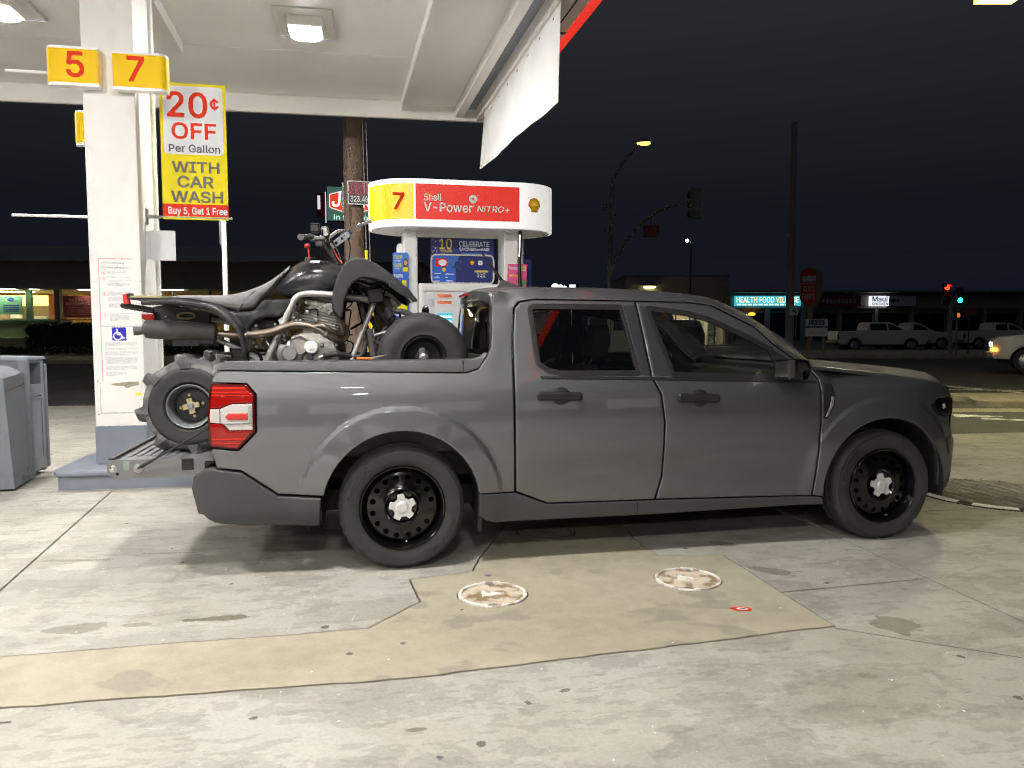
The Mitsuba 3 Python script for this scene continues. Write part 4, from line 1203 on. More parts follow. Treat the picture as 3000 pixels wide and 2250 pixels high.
# wing vents, mirrors
vent = fix([(2.612, 1.030), (2.68, 1.022), (2.70, .95), (2.697, .89), (2.652, .803), (2.614, .80)])
k = both('wing_vent', panel(vent.buffer(-.004).buffer(.004), lambda s, z: W(s, z) + .004, .03, .02, .006), 'm_black')
both('vent_insert', panel(fix([(2.672, .945), (2.69, .94), (2.687, .895), (2.648, .815), (2.63, .815), (2.66, .88)]), lambda s, z: W(s, z) + .008, .03, .01, .004), 'm_steel_grey', k)
mh = hull([(2.275, -.92, 1.06), (2.275, -.92, 1.175), (2.262, -1.115, 1.065), (2.262, -1.115, 1.19), (2.285, -1.13, 1.08), (2.285, -1.13, 1.18), (2.40, -1.09, 1.09), (2.40, -1.08, 1.17), (2.41, -.95, 1.075), (2.40, -.95, 1.165), (2.36, -1.11, 1.065), (2.35, -1.11, 1.185)])
k = both('mirror', mh, 'm_gloss_black', smooth=50)
both('mirror_arm', hull([(2.36, -.86, 1.075), (2.42, -.86, 1.07), (2.36, -.95, 1.10), (2.41, -.95, 1.10), (2.37, -.86, 1.05), (2.38, -.95, 1.07)]), 'm_black', k)
both('mirror_glass', hull([(2.262, -.935, 1.075), (2.262, -.935, 1.165), (2.257, -1.09, 1.08), (2.257, -1.09, 1.178), (2.28, -1.0, 1.12)]), 'm_chrome', k)
both('mirror_bezel', cat(hull([(2.248, -1.103, 1.072), (2.248, -1.103, 1.184), (2.25, -1.125, 1.072), (2.25, -1.125, 1.184), (2.272, -1.128, 1.08), (2.272, -1.128, 1.184)])), 'm_paint_dark', k)

# roof, windscreen, bonnet
TOPS = [(.562, 1.57), (.60, 1.596), (.69, 1.604), (.9, 1.607), (1.267, 1.604), (1.572, 1.594), (1.836, 1.574), (1.93, 1.560)]
APIL = [(1.93, 1.560), (1.996, 1.543), (2.158, 1.482), (2.324, 1.395), (2.494, 1.285), (2.60, 1.17)]


def roof_pt(i, v):
    s, z = TOPS[i]
    w = float(W(s, z)) - .002
    crown = np.interp(s, [.55, .6, .7, 1.0, 1.4, 1.8, 1.95], [.03, .035, .038, .037, .04, .036, .03])
    c = 1 - abs(v) ** 2.4
    return (s - .06 * (1 - v * v) * np.interp(s, [.56, 1.2], [1, 0]) + .09 * (1 - v * v) * np.interp(s, [1.3, 1.93], [0, 1]), v * w, z + crown * c)


truck.add('roof', thicken(grid(roof_pt, range(len(TOPS)), np.linspace(-1, 1, 25)), (0, 0, -.02)), 'm_paint', smooth=40)


def screen_pt(i, v):
    s, z = APIL[i]
    w = float(W(s, z)) - .004
    k = i / (len(APIL) - 1)
    return (s + (.09 + .1 * k) * (1 - v * v), v * w, z + .03 * (1 - abs(v) ** 2.4) * (1 - k))


truck.add('windscreen', grid(screen_pt, range(len(APIL)), np.linspace(-1, 1, 21)), 'm_glass', smooth=True)
HOOD = [(2.56, 1.128), (2.66, 1.124), (2.856, 1.099), (3.064, 1.077), (3.277, 1.052), (3.441, 1.028), (3.53, 1.010), (3.60, .974), (3.635, .94)]


def hood_pt(i, v):
    s, z = HOOD[i]
    w = float(W(s, min(z, 1.06))) - .003
    k = i / (len(HOOD) - 1)
    c = 1 - abs(v) ** 3
    rise = np.interp(s, [2.55, 2.8, 3.3, 3.55, 3.64], [.03, .042, .05, .05, .045])
    return (s + (.12 + .16 * k) * (1 - v * v), v * w, z + rise * c + .012 * math.exp(-((abs(v) - .62) / .1) ** 2))


truck.add('bonnet', thicken(grid(hood_pt, range(len(HOOD)), np.linspace(-1, 1, 33)), (0, 0, -.02)), 'm_paint', smooth=50)
truck.add('cowl', bx(2.55, 2.75, -.7, .7, 1.06, 1.125, .01), 'm_black')


def front_pt(z, v):
    s = float(np.interp(z, [.25, .3, .42, .58, .65, .70, .80, .93, .98], [3.58, 3.68, 3.725, 3.725, 3.69, 3.655, 3.655, 3.64, 3.6]))
    w = float(W(s, z)) - .002
    return (s + .25 * (1 - v * v), v * w, z)


truck.add('front_fascia', grid(front_pt, (.25, .3, .36, .42, .5, .58, .62, .65, .7, .75, .8, .86, .93, .985), np.linspace(-1, 1, 25)), 'm_paint_dark', smooth=40)
truck.add('grille', cat(*[grid(lambda z, v: np.add(front_pt(z, v * .7), (.03, 0, 0)), (z0, z0 + .03), np.linspace(-1, 1, 17)) for z0 in (.72, .78, .84, .9)]), 'm_black', smooth=40)
k = both('headlight', panel(lamp_.intersection(sg.box(3, .7, 3.672, 1)).buffer(-.004).buffer(.004), lambda s, z: W(s, z) + .002, .03, .05, .006), 'm_gloss_black')
both('headlight_lens', panel(fix([(3.535, .872), (3.565, .875), (3.575, .845), (3.545, .838)]), lambda s, z: W(s, z) + .004, .03, .01, .003), 'm_lens_white', k)
both('bumper_corner', panel(fix([(3.60, .64), (3.66, .655), (3.715, .625), (3.722, .56), (3.66, .52), (3.63, .57)]), lambda s, z: W(s, z) + .003, .03, .01, .003), 'm_gloss_black')
both('bumper_lip', panel(fix([(3.545, .302), (3.62, .288), (3.70, .323), (3.722, .40), (3.66, .38), (3.60, .345)]), lambda s, z: W(s, z) + .003, .03, .01, .003), 'm_clad')
both('fog_recess', hull([(3.66, -.77, .5), (3.72, -.73, .5), (3.66, -.77, .6), (3.715, -.73, .59), (3.66, -.72, .55)]), 'm_black')

# rear of the cab with its window
def cab_s(y, z):
    return .548 - .085 * (1 - (y / .7) ** 2) + .06 * (z - 1.3)


bw_ = rounded([(-.70, 1.15), (.70, 1.15), (.665, 1.50), (.63, 1.585), (.4, 1.612), (-.4, 1.612), (-.63, 1.585), (-.665, 1.50)], .02)
gl_ = rounded([(-.655, 1.21), (.655, 1.21), (.625, 1.515), (.5, 1.535), (-.5, 1.535), (-.625, 1.515)], .03)


def turn(m):
    v = m[0]
    return np.stack([v[:, 1], v[:, 0], v[:, 2]], 1), m[1][:, ::-1]


k = truck.add('cab_back', turn(panel(bw_.difference(gl_), lambda y, z: -cab_s(y, z), .06, .03, .008)), 'm_paint')
truck.add('rear_window', turn(panel(gl_.buffer(.01), lambda y, z: -cab_s(y, z) - .006, .1, .0005, 0)), 'm_glass_tint', k)
truck.add('brake_light', box((.475, 0, 1.588), (.03, .28, .022), .006), 'm_taillight', k)
truck.add('window_frit', turn(panel(gl_.buffer(.004).difference(gl_.buffer(-.028)), lambda y, z: -cab_s(y, z) - .003, .1, .004, 0)), 'm_gloss_black', k)

# antenna
k = truck.add('antenna_base', hull([(.70, -.03, 1.635), (.70, .03, 1.635), (.92, -.02, 1.632), (.92, .02, 1.632), (.735, -.012, 1.70), (.735, .012, 1.70), (.765, -.012, 1.695), (.765, .012, 1.695)]), 'm_clad', smooth=40)
truck.add('antenna_mast', tube([(.745, 0, 1.69), (.68, 0, 1.775), (.60, 0, 1.885)], [.012, .009, .006], 8), 'm_black', k)

# cabin
truck.add('cabin_floor', bx(.6, 2.7, -.78, .78, .30, .40), 'm_void', smooth=False)
truck.add('dashboard', hull([(2.12, -.74, .62), (2.12, .74, .62), (2.10, -.74, .95), (2.10, .74, .95), (2.2, -.74, 1.055), (2.2, .74, 1.055), (2.72, -.66, 1.10), (2.72, .66, 1.10), (2.7, -.7, .5), (2.7, .7, .5)]), 'm_seat_cloth')
truck.add('instrument_hood', hull([(2.1, .2, 1.0), (2.1, .55, 1.0), (2.14, .22, 1.10), (2.14, .53, 1.10), (2.4, .2, 1.06), (2.4, .55, 1.06)]), 'm_black')
tor = tri(trimesh.creation.torus(.185, .015, 32, 10))
k = truck.add('steering_wheel', mv(cat(tor, bx(-.17, .17, -.02, .02, -.01, .01, .004), bx(-.02, .02, -.17, 0, -.01, .01, .004), lathe([(.001, .02), (.06, .02), (.07, 0), (.06, -.04)], 14)), (2.03, .37, 1.02), rot((0, 1, 0), -66)), 'm_black')
for y in (-.36, .36):
    k = truck.add('front_seat', hull([(1.25, y - .23, .62), (1.25, y + .23, .62), (1.36, y - .23, .6), (1.36, y + .23, .6), (1.16, y - .2, 1.1), (1.16, y + .2, 1.1), (1.25, y - .2, 1.14), (1.25, y + .2, 1.14)]), 'm_seat_cloth')
    truck.add('seat_cushion', box((1.5, y, .58), (.52, .46, .16), .05), 'm_seat_cloth', k)
    truck.add('headrest', hull([(1.23 + a, y + b, 1.17 + c) for a, b, c in ((0, -.12, .02), (0, .12, .02), (.11, -.12, .02), (.11, .12, .02), (.02, -.13, .13), (.02, .13, .13), (.13, -.13, .13), (.13, .13, .13), (.04, -.1, .22), (.04, .1, .22), (.12, -.1, .22), (.12, .1, .22))]), 'm_seat_cloth', k)
    truck.add('headrest_post', cat(*[cyl((1.21, y + d, 1.1), (1.28, y + d, 1.2), .008, 8) for d in (-.06, .06)]), 'm_black', k)
truck.add('rear_bench', cat(box((.78, 0, .82), (.16, 1.4, .46), .05), box((1.0, 0, .58), (.42, 1.4, .14), .05)), 'm_seat_cloth')
both('door_card', bx(.66, 2.5, -.80, -.775, .42, 1.05), 'm_void', smooth=False)
trim = body.intersection(sg.box(.56, 1.1, 2.59, 1.57))
both('pillar_lining', panel(trim.buffer(-.004), inset(.045), .08, .01, 0), 'm_lining')
truck.add('headliner', grid(lambda i, v: np.add(roof_pt(i, v * .97), (0, 0, -.035)), range(1, len(TOPS)), np.linspace(-1, 1, 13)), 'm_lining', smooth=True)
truck.add('inside_mirror', box((2.14, .02, 1.40), (.03, .23, .06), .015), 'm_black')
truck.add('bulkhead', bx(.60, .64, -.70, .70, .4, 1.12), 'm_void', smooth=False)

# bed, tailgate, underside
truck.add('bed_floor', cat(bx(-1.03, .44, -.70, .70, .63, .665), *[bx(-1.02, .43, y - .025, y + .025, .665, .675) for y in np.linspace(-.6, .6, 9)]), 'm_black', smooth=False)
truck.add('bed_front', bx(.42, .45, -.72, .72, .64, 1.15), 'm_black', smooth=False)
both('bed_wall', cat(bx(-.98, .44, -.745, -.715, .65, 1.18), bx(-.36, .40, -.72, -.44, .66, .905, .02)), 'm_black')
both('rear_post', bx(-.965, -.92, -.84, -.73, .64, 1.13, .008), 'm_paint')
tg = fix([(-1.577, .640), (-1.577, .578), (-1.53, .556), (-1.52, .544), (-1.462, .544), (-1.452, .551), (-1.13, .551), (-1.06, .575), (-1.03, .60), (-1.03, .655), (-1.11, .655), (-1.125, .648), (-1.20, .648), (-1.21, .655), (-1.555, .655)])
k = truck.add('tailgate', stand(tg, 1.46, .73), 'm_paint_gate', smooth=False)
truck.add('tailgate_rib', cat(*[bx(-1.50 + .045 * i, -1.475 + .045 * i, -.62, .62, .655, .6615, .003) for i in range(6)]), 'm_paint_gate', k)
truck.add('tailgate_edge', cat(bx(-1.572, -1.535, -.72, .72, .655, .668, .004), bx(-1.53, -1.522, -.70, .70, .6555, .6575)), 'm_paint_dark', k)
truck.add('tailgate_hole', cat(bx(-1.495, -1.463, -.7315, -.728, .60, .648)), 'm_green_grey', k, smooth=False)
truck.add('tailgate_bolt', mv(lathe([(.001, .012), (.009, .012), (.014, .004), (.02, .002), (.02, 0)], 12, 'y'), (-1.545, -.73, .607)), 'm_chrome', k)
truck.add('tailgate_bolt', mv(lathe([(.001, .016), (.014, .016), (.016, .008), (.026, .006), (.026, 0)], 8, 'y'), (-1.418, -.73, .606)), 'm_alu', k)
truck.add('tailgate_bolt', mv(lathe([(.001, .001), (.008, .001), (.008, 0)], 10, 'y'), (-1.525, -.73, .578)), 'm_void', k)
truck.add('latch', cat(bx(-1.195, -1.135, -.74, -.728, .59, .652, .003), bx(-1.185, -1.145, -.745, -.738, .626, .64)), 'm_black', k)
truck.add('hinge', cat(bx(-1.075, -1.02, -.742, -.72, .575, .635, .004), bx(-1.055, -1.035, -.746, -.741, .588, .602)), 'm_gloss_black', k)
truck.add('tailgate_cable', tube([(-1.418, -.745, .608), (-1.38, -.75, .628), (-1.03, -.80, .832)], .0055, 8), 'm_black', k)
truck.add('cable_end', tube([(-1.405, -.746, .615), (-1.34, -.755, .652)], [.009, .007], 8), 'm_black', k)
truck.add('chassis', cat(bx(-.95, 3.5, -.62, .62, .30, .42), bx(-.6, -.1, .1, .5, .2, .34, .04), bx(2.7, 3.45, -.6, .6, .22, .32), bx(.5, 2.6, -.80, .80, .25, .33), bx(-.97, .46, -.70, .70, .5, .64)), 'm_void', smooth=False)
truck.add('rear_axle', cat(cyl((0, -.75, .34), (0, .75, .34), .045, 12), cyl((3.076, -.75, .34), (3.076, .75, .34), .04, 12)), 'm_void')
for c in (0.0, WB):
    ln = grid(lambda a, y: (c + (ARCH + .004) * math.cos(a), y, WZ + (ARCH + .004) * math.sin(a)), np.linspace(-.2, PI + .2, 25), (-.895, -.52))
    both('arch_liner', ln, 'm_void')
    both('arch_wall', mv(stand(disc(c, WZ, ARCH, n=40).intersection(sg.box(-2, .28, 5, 2)), .01, -.52), (0, 0, 0)), 'm_void', smooth=False)
both('mud_flap', cat(hull([(.435, -.885, .43), (.46, -.885, .43), (.43, -.88, .2), (.452, -.88, .19), (.435, -.74, .43), (.46, -.74, .43), (.43, -.74, .2), (.45, -.74, .2)])), 'm_black')
truck.add('tow_bracket', hull([(-.56, -.6, .5), (-.42, -.6, .5), (-.5, -.6, .42), (-.42, -.6, .42), (-.5, -.55, .47)]), 'm_black')

# wheels
def tyre_mesh(R, r, wd, n=120):
    prof = [(r - .004, -.022), (r + .004, -.008), (r + .022, -.001), (r + .05, .004), (r + .085, .002), (R - .032, -.008), (R - .013, -.02), (R - .003, -.038), (R, -.055), (R, -.075), (R - .008, -.078), (R - .008, -.086), (R, -.089),
            (R, -wd + .089), (R - .008, -wd + .086), (R - .008, -wd + .078), (R, -wd + .075), (R, -wd + .055), (R - .003, -wd + .038), (R - .02, -wd + .015), (r + .07, -wd - .002), (r, -wd + .01)]
    v, f = lathe(prof, n, 'y')
    ring_ = np.arange(len(v)) // n
    seg = np.arange(len(v)) % n
    for j, d in ((6, .0025), (7, .006), (8, .006), (9, .004)):
        for jj in (j,) if j != 9 else (9, 13):
            q = (ring_ == jj) & (seg % 3 == 0)
            v[q, 0] *= 1 - d / R
            v[q, 2] *= 1 - d / R
    return v, f


def arc_text(s, h, R0, mid, y, wide):
    v, f = text(s, h, 0, 0, 0, True, .0015, 'c', width=wide)
    a = mid - v[:, 0] / R0
    r = R0 + v[:, 2]
    return np.stack([r * np.cos(a), v[:, 1] + y, r * np.sin(a)], 1), f


rimp = [(.240, -.004), (.236, .002), (.230, -.002), (.224, -.02), (.218, -.05), (.214, -.12), (.215, -.19), (.232, -.2)]
discp = m3.CrossSection([np.array([(.0, -.062), (.06, -.062), (.085, -.058), (.092, -.04), (.102, -.032), (.118, -.04), (.175, -.05), (.196, -.055), (.216, -.075), (.216, -.085), (.194, -.064), (.17, -.06), (.12, -.05), (.104, -.044), (.098, -.05), (.09, -.07), (.0, -.072)])[::-1]])
dm_ = m3.Manifold.revolve(discp, 64)
for i in range(16):
    a = 2 * PI * (i + .5) / 16
    dm_ = dm_ - m3.Manifold.cylinder(.2, .0165, .0165, 16, True).translate((.168 * math.cos(a), .168 * math.sin(a), -.05))
dv, df = man(dm_)
disc_mesh = (np.stack([dv[:, 0], -dv[:, 2], dv[:, 1]], 1), df)
capp = affinity.scale(shapely.union_all([disc(0, 0, .046, n=40)] + [affinity.rotate(rounded(sg.Polygon([(-.021, 0), (.021, 0), (.017, .066), (-.017, .066)]), .007), 72 * i + 8, origin=(0, 0)) for i in range(5)]).buffer(.008).buffer(-.008), 1.15, 1.15, origin=(0, 0))
tm = tyre_mesh(.358, .240, .225)
for x0 in (0.0, WB):
    for sgn in (1, -1):
        ty = (lambda m: m) if sgn > 0 else mirror
        at_ = (x0, -.895 * sgn, .356)
        k = truck.add('wheel', mv(ty(lathe(rimp, 64, 'y')), at_), 'm_gloss_black')
        truck.add('tyre', mv(ty(tm), at_), 'm_rubber', k, smooth=35)
        truck.add('wheel_disc', mv(ty(disc_mesh), at_), 'm_gloss_black', k)
        truck.add('brake', mv(ty(mv(lathe([(.001, -.09), (.14, -.09), (.15, -.1), (.15, -.15)], 32, 'y'), (0, 0, 0))), at_), 'm_void', k)
        c1 = cat(mv(extrude(capp, .012), (0, -.002, 0), UP), mv(lathe([(.001, .02), (.026, .02), (.03, .016), (.04, .013)], 28, 'y'), (0, 0, 0)))
        truck.add('hub_cap', mv(ty(mv(c1, (0, .035, 0))), at_), 'm_hubcap', k, smooth=25)
        if sgn > 0:
            for a0 in (150, -35):
                truck.add('sidewall_lettering', mv(arc_text('Continental', .026, .288, math.radians(a0), -.0045, .21), at_), 'm_rubber', k, smooth=False)
            truck.add('valve', mv(cyl((.07, -.02, -.195), (.068, -.045, -.185), .005, 8), (at_[0] - .05, at_[1] + .03, at_[2])), 'm_alu', k)

# ---------------------------------------------------------------- the quad bike that stands in the bed (same axes as the truck)
quad = Thing('quad_bike', 'black sport quad bike without number plate tied in the truck bed', 'quad bike', M=TRUCK)
qa = quad.add


def puff(poly, w, r, cell=.02, y0=0.0):
    """A pillow of half width w with rounded edges; w must not be smaller than r."""
    a = panel(fix(poly), lambda s, z: np.full(np.shape(s), float(w)), cell, max(2 * (w - r), .0004), r)
    b = mirror(a)
    return mv(cat(a, b), (0, y0, 0))


def qboth(name, mesh, m, parent=None, **k):
    a = qa(name, mesh, m, parent, **k)
    b = qa(name, mirror(mesh), m, qboth.far.get(parent, parent), **k)
    qboth.far[a] = b
    return a


qboth.far = {}
seatP = list(map(tuple, spline([(-1.44, 1.556), (-1.30, 1.574), (-1.16, 1.575), (-1.039, 1.577), (-.939, 1.598), (-.806, 1.652), (-.712, 1.717), (-.652, 1.768)], 4))) + list(map(tuple, spline([(-.655, 1.745), (-.70, 1.69), (-.755, 1.621), (-.828, 1.546), (-.862, 1.502), (-.92, 1.481), (-.98, 1.476), (-1.101, 1.502), (-1.239, 1.535), (-1.42, 1.544)], 4)))
sk = qa('seat', puff(seatP, .13, .045), 'm_seat', smooth=60)
qa('seat_seam', puff([(-.975, 1.477), (-.96, 1.477), (-.918, 1.545), (-.86, 1.60), (-.865, 1.605), (-.925, 1.55)], .1305, .004), 'm_quad_matte', sk)
ts = np.linspace(0, 1, 34)
t_s = np.interp(ts, [0, 1], [-.735, -.185])
t_top = spline([(-.735, 1.655), (-.66, 1.742), (-.608, 1.787), (-.56, 1.806), (-.50, 1.813), (-.41, 1.806), (-.347, 1.786), (-.29, 1.784), (-.235, 1.79), (-.185, 1.765)], 8)
t_bot = spline([(-.735, 1.60), (-.70, 1.575), (-.613, 1.556), (-.50, 1.575), (-.38, 1.60), (-.28, 1.66), (-.185, 1.73)], 8)
t_w = spline([(-.735, .10), (-.66, .155), (-.56, .195), (-.45, .20), (-.33, .165), (-.25, .14), (-.185, .11)], 8)
rings = []
for s_ in t_s:
    zt, zb, hw = (np.interp(s_, q[:, 0], q[:, 1]) for q in (t_top, t_bot, t_w))
    a = np.linspace(0, 2 * PI, 40, endpoint=False)
    ca, sa = np.cos(a), np.sin(a)
    yy = hw * np.sign(ca) * np.abs(ca) ** np.where(sa > 0, .95, .5)
    zz = np.where(sa > 0, zb + (zt - zb) * (.45 + .55 * np.abs(sa) ** .9), zb + (zt - zb) * (.45 - .45 * np.abs(sa) ** .6))
    rings.append(np.stack([a * 0 + s_, yy, zz], 1))
qa('tank_cover', skin(rings), 'm_quad_plastic', smooth=60)
qa('fuel_cap', mv(lathe([(.001, .02), (.03, .018), (.036, .008), (.038, -.02)], 20), (-.53, 0, 1.812)), 'm_black')
lowp = [(-1.12, 1.50), (-.97, 1.470), (-.87, 1.472), (-.818, 1.535), (-.80, 1.548), (-.612, 1.555), (-.64, 1.50), (-.69, 1.452), (-.735, 1.436), (-.80, 1.432), (-.855, 1.41), (-.89, 1.37), (-.905, 1.30), (-.885, 1.235), (-.90, 1.235), (-.925, 1.31), (-.955, 1.385), (-1.01, 1.44)]
qa('side_panel', puff(rounded(lowp, .006), .215, .02, .015), 'm_quad_plastic', smooth=50)
qa('panel_scoop', puff([(-.812, 1.532), (-.79, 1.545), (-.75, 1.546), (-.80, 1.50), (-.86, 1.474)], .218, .006), 'm_quad_matte')


def strip(path, l0, l1, droop, n=6, thick=(0, 0, -.012), lip=0.0):
    path = spline(path, 6)

    def fn(i, v):
        s, z = path[i]
        return (s, -(l0 + (l1 - l0) * v), z - droop * v ** 2 - lip * max(0, v - .85) / .15)
    return thicken(grid(fn, range(len(path)), np.linspace(0, 1, n)), thick)


rf = [(-1.44, 1.532), (-1.30, 1.542), (-1.179, 1.532), (-1.058, 1.503), (-.974, 1.448), (-.909, 1.362), (-.883, 1.245)]
k = qboth('rear_fender', strip(rf, .10, .47, .012, 8), 'm_quad_plastic', smooth=60)
rim_o = spline(rf, 6)
qboth('fender_edge', tube([(s, -.47, z - .016) for s, z in rim_o], .012, 8, flat=1.4), 'm_quad_plastic', k, smooth=60)
lowr = [(s, z - .03 - .02 * math.sin(PI * i / len(rim_o))) for i, (s, z) in enumerate(rim_o)]
qboth('fender_skirt', panel(fix([tuple(p - np.array([0, .016])) for p in rim_o] + lowr[::-1]), lambda s, z: .45 + 0 * s, .05, .008, .002), 'm_quad_matte', k)
ff = [(.128, 1.545), (.078, 1.609), (-.005, 1.681), (-.097, 1.751), (-.179, 1.789), (-.241, 1.797), (-.302, 1.765), (-.350, 1.68), (-.383, 1.56), (-.375, 1.475), (-.335, 1.425)]
fi = [(.118, 1.542), (.013, 1.595), (-.069, 1.646), (-.150, 1.668), (-.202, 1.672), (-.262, 1.634), (-.305, 1.545), (-.318, 1.47), (-.327, 1.428)]
fo = spline(ff, 5)
k = qboth('front_fender', thicken(grid(lambda i, v: (fo[i][0], -(.08 + .34 * v), fo[i][1] + .014 * math.sin(PI * v) - .006 * v), range(len(fo)), np.linspace(0, 1, 9)), (0, 0, -.01)), 'm_quad_plastic', smooth=60)
qboth('fender_flange', panel(fix([tuple(p) for p in fo] + [tuple(p) for p in spline(fi, 5)[::-1]]).buffer(0), lambda s, z: .425 + 0 * s, .02, .025, .012), 'm_quad_matte', k, smooth=50)
qboth('fender_blade', panel(fix([(-.03, 1.665), (.08, 1.602), (.128, 1.545), (.118, 1.53), (.03, 1.575), (-.045, 1.625)]), lambda s, z: .432 + 0 * s, .03, .01, .003), 'm_quad_plastic', k)
qa('inner_guard', panel(fix([(-.30, 1.66), (-.12, 1.70), (.02, 1.60), (.075, 1.535), (.02, 1.50), (-.1, 1.58), (-.25, 1.61)]), lambda s, z: -.33 + 0 * s, .05, .008, .002), 'm_cream')
qa('headlight_cowl', puff(rounded([(-.30, 1.70), (-.2, 1.79), (-.10, 1.75), (.0, 1.66), (-.06, 1.62), (-.2, 1.66)], .01), .12, .03), 'm_quad_plastic', smooth=50)
qa('tan_stripe', cat(*[tube([(fo[i][0], y, fo[i][1] + .014) for i in range(4, 24)], .006, 6) for y in (-.2, .2)]), 'm_brass')

# rear end: grab bar, tail light, flag, plate, muffler
qa('grab_bar', tube([(-1.46, -.13, 1.475), (-1.60, -.12, 1.50), (-1.645, -.08, 1.508), (-1.65, .08, 1.508), (-1.60, .12, 1.5), (-1.46, .13, 1.475)], .017, 10, 4), 'm_gloss_black')
qa('tail_plate', cat(rounded_plate := extrude(rounded(sg.box(-1.62, -.13, -1.38, .13), .04), .012, 1.556)), 'm_brass', smooth=False)
qa('tail_plate_edge', hull([(-1.6, y, z) for y in (-.12, .12) for z in (1.545, 1.554)] + [(-1.40, y, z) for y in (-.13, .13) for z in (1.515, 1.554)]), 'm_quad_matte')
qa('red_tag', mv(box((0, 0, 0), (.032, .05, .07), .008), (-1.618, -.10, 1.545), rot((0, 1, 0), -6)), 'm_red')
qa('red_tag_bolt', cyl((-1.6, -.13, 1.57), (-1.6, -.05, 1.575), .012, 8), 'm_black')
qa('tail_lamp', hull([(-1.525, y, z) for y in (-.15, -.02) for z in (1.43, 1.455)] + [(-1.455, y, z) for y in (-.14, -.03) for z in (1.42, 1.455)] + [(-1.47, -.09, 1.385)]), 'm_taillight')
qa('tail_bracket', hull([(-1.47, y, z) for y in (-.1, .1) for z in (1.40, 1.50)] + [(-1.36, y, z) for y in (-.12, .12) for z in (1.42, 1.52)]), 'm_quad_matte')
k = qa('muffler', tube([(-1.486, -.27, 1.360), (-1.475, -.27, 1.361), (-1.44, -.268, 1.362), (-1.09, -.235, 1.347), (-1.075, -.233, 1.346)], [.03, .05, .057, .053, .03], 22, flat=1.0), 'm_muffler', smooth=40)
qa('muffler_tip', cat(tube([(-1.535, -.275, 1.352), (-1.47, -.27, 1.358)], [.026, .024], 16), mv(lathe([(.019, .0), (.026, .0)], 16, 'x'), (-1.536, -.275, 1.352))), 'm_muffler', k)
qa('muffler_plate', cat(bx(-1.33, -1.18, -.26, -.25, 1.262, 1.30), bx(-1.22, -1.1, -.255, -.245, 1.275, 1.31)), 'm_quad_matte', smooth=False)
qa('subframe', cat(tube([(-1.09, -.13, 1.30), (-1.0, -.14, 1.255), (-.93, -.15, 1.225)], .015, 8), tube([(-1.40, -.1, 1.44), (-1.1, -.12, 1.42), (-.85, -.12, 1.36)], .014, 8), tube([(-1.40, .1, 1.44), (-1.1, .12, 1.42), (-.85, .12, 1.36)], .014, 8)), 'm_frame_tube')
qa('battery_box', cat(hull([(-1.36, y, z) for y in (-.16, .16) for z in (1.42, 1.50)] + [(-1.13, y, z) for y in (-.18, .18) for z in (1.40, 1.47)])), 'm_quad_matte')
qa('pull_ring', mv(cat(tube([(.05 * math.cos(a), 0, .018 * math.sin(a)) for a in np.linspace(0, 2 * PI, 17)], .007, 6)), (-1.26, -.19, 1.445)), 'm_brass')
qa('exhaust_pipe', tube([(-1.08, -.225, 1.338), (-.98, -.22, 1.33), (-.88, -.22, 1.328), (-.756, -.225, 1.348), (-.674, -.23, 1.378), (-.602, -.235, 1.392), (-.50, -.235, 1.376), (-.43, -.235, 1.330), (-.375, -.22, 1.298), (-.325, -.19, 1.30), (-.300, -.16, 1.335), (-.315, -.13, 1.38), (-.36, -.10, 1.40)],
                        [.019, .025, .026, .026, .025, .024, .022, .02, .019, .019, .019, .019, .019], 14, 5), 'm_exhaust', smooth=60)
qa('exhaust_pipe', tube([(-.50, -.235, 1.376), (-.45, -.25, 1.385), (-.40, -.24, 1.355), (-.34, -.2, 1.335), (-.325, -.16, 1.37), (-.36, -.08, 1.42)], .017, 12, 5), 'm_exhaust', smooth=60)
qa('exhaust_clamp', mv(tube([(-.437, -.236, 1.335), (-.425, -.236, 1.327)], .025, 14), (0, 0, 0)), 'm_steel_grey')

# frame
t1 = [(-.81, -.2, 1.13), (-.79, -.2, 1.175), (-.70, -.2, 1.375), (-.645, -.2, 1.497), (-.615, -.2, 1.553), (-.57, -.2, 1.582), (-.50, -.2, 1.586), (-.391, -.2, 1.580), (-.25, -.18, 1.566), (-.149, -.15, 1.548)]
qboth('frame_tube', tube(t1, .02, 12, 4), 'm_frame_tube', smooth=60)
qboth('frame_tube', tube([(-.275, -.2, 1.15), (-.26, -.2, 1.204), (-.139, -.19, 1.506), (-.13, -.18, 1.54)], .0165, 12), 'm_frame_tube', smooth=60)
qboth('frame_tube', tube([(-.162, -.27, 1.366), (-.133, -.27, 1.15)], [.022, .019], 10), 'm_muffler', smooth=60)
qboth('frame_tube', tube([(-.9, -.17, 1.17), (-.6, -.17, 1.10), (-.2, -.17, 1.12), (.05, -.15, 1.2)], .016, 10), 'm_frame_tube', smooth=60)
qa('frame_gusset', cat(hull([(-.74, -.19, 1.30), (-.70, -.19, 1.385), (-.72, -.19, 1.25), (-.74, -.18, 1.30), (-.70, -.18, 1.385), (-.72, -.18, 1.25)]), hull([(-.72, -.2, 1.42), (-.69, -.2, 1.44), (-.70, -.2, 1.36), (-.72, -.19, 1.42), (-.69, -.19, 1.44), (-.70, -.19, 1.36)])), 'm_frame_tube', smooth=False)
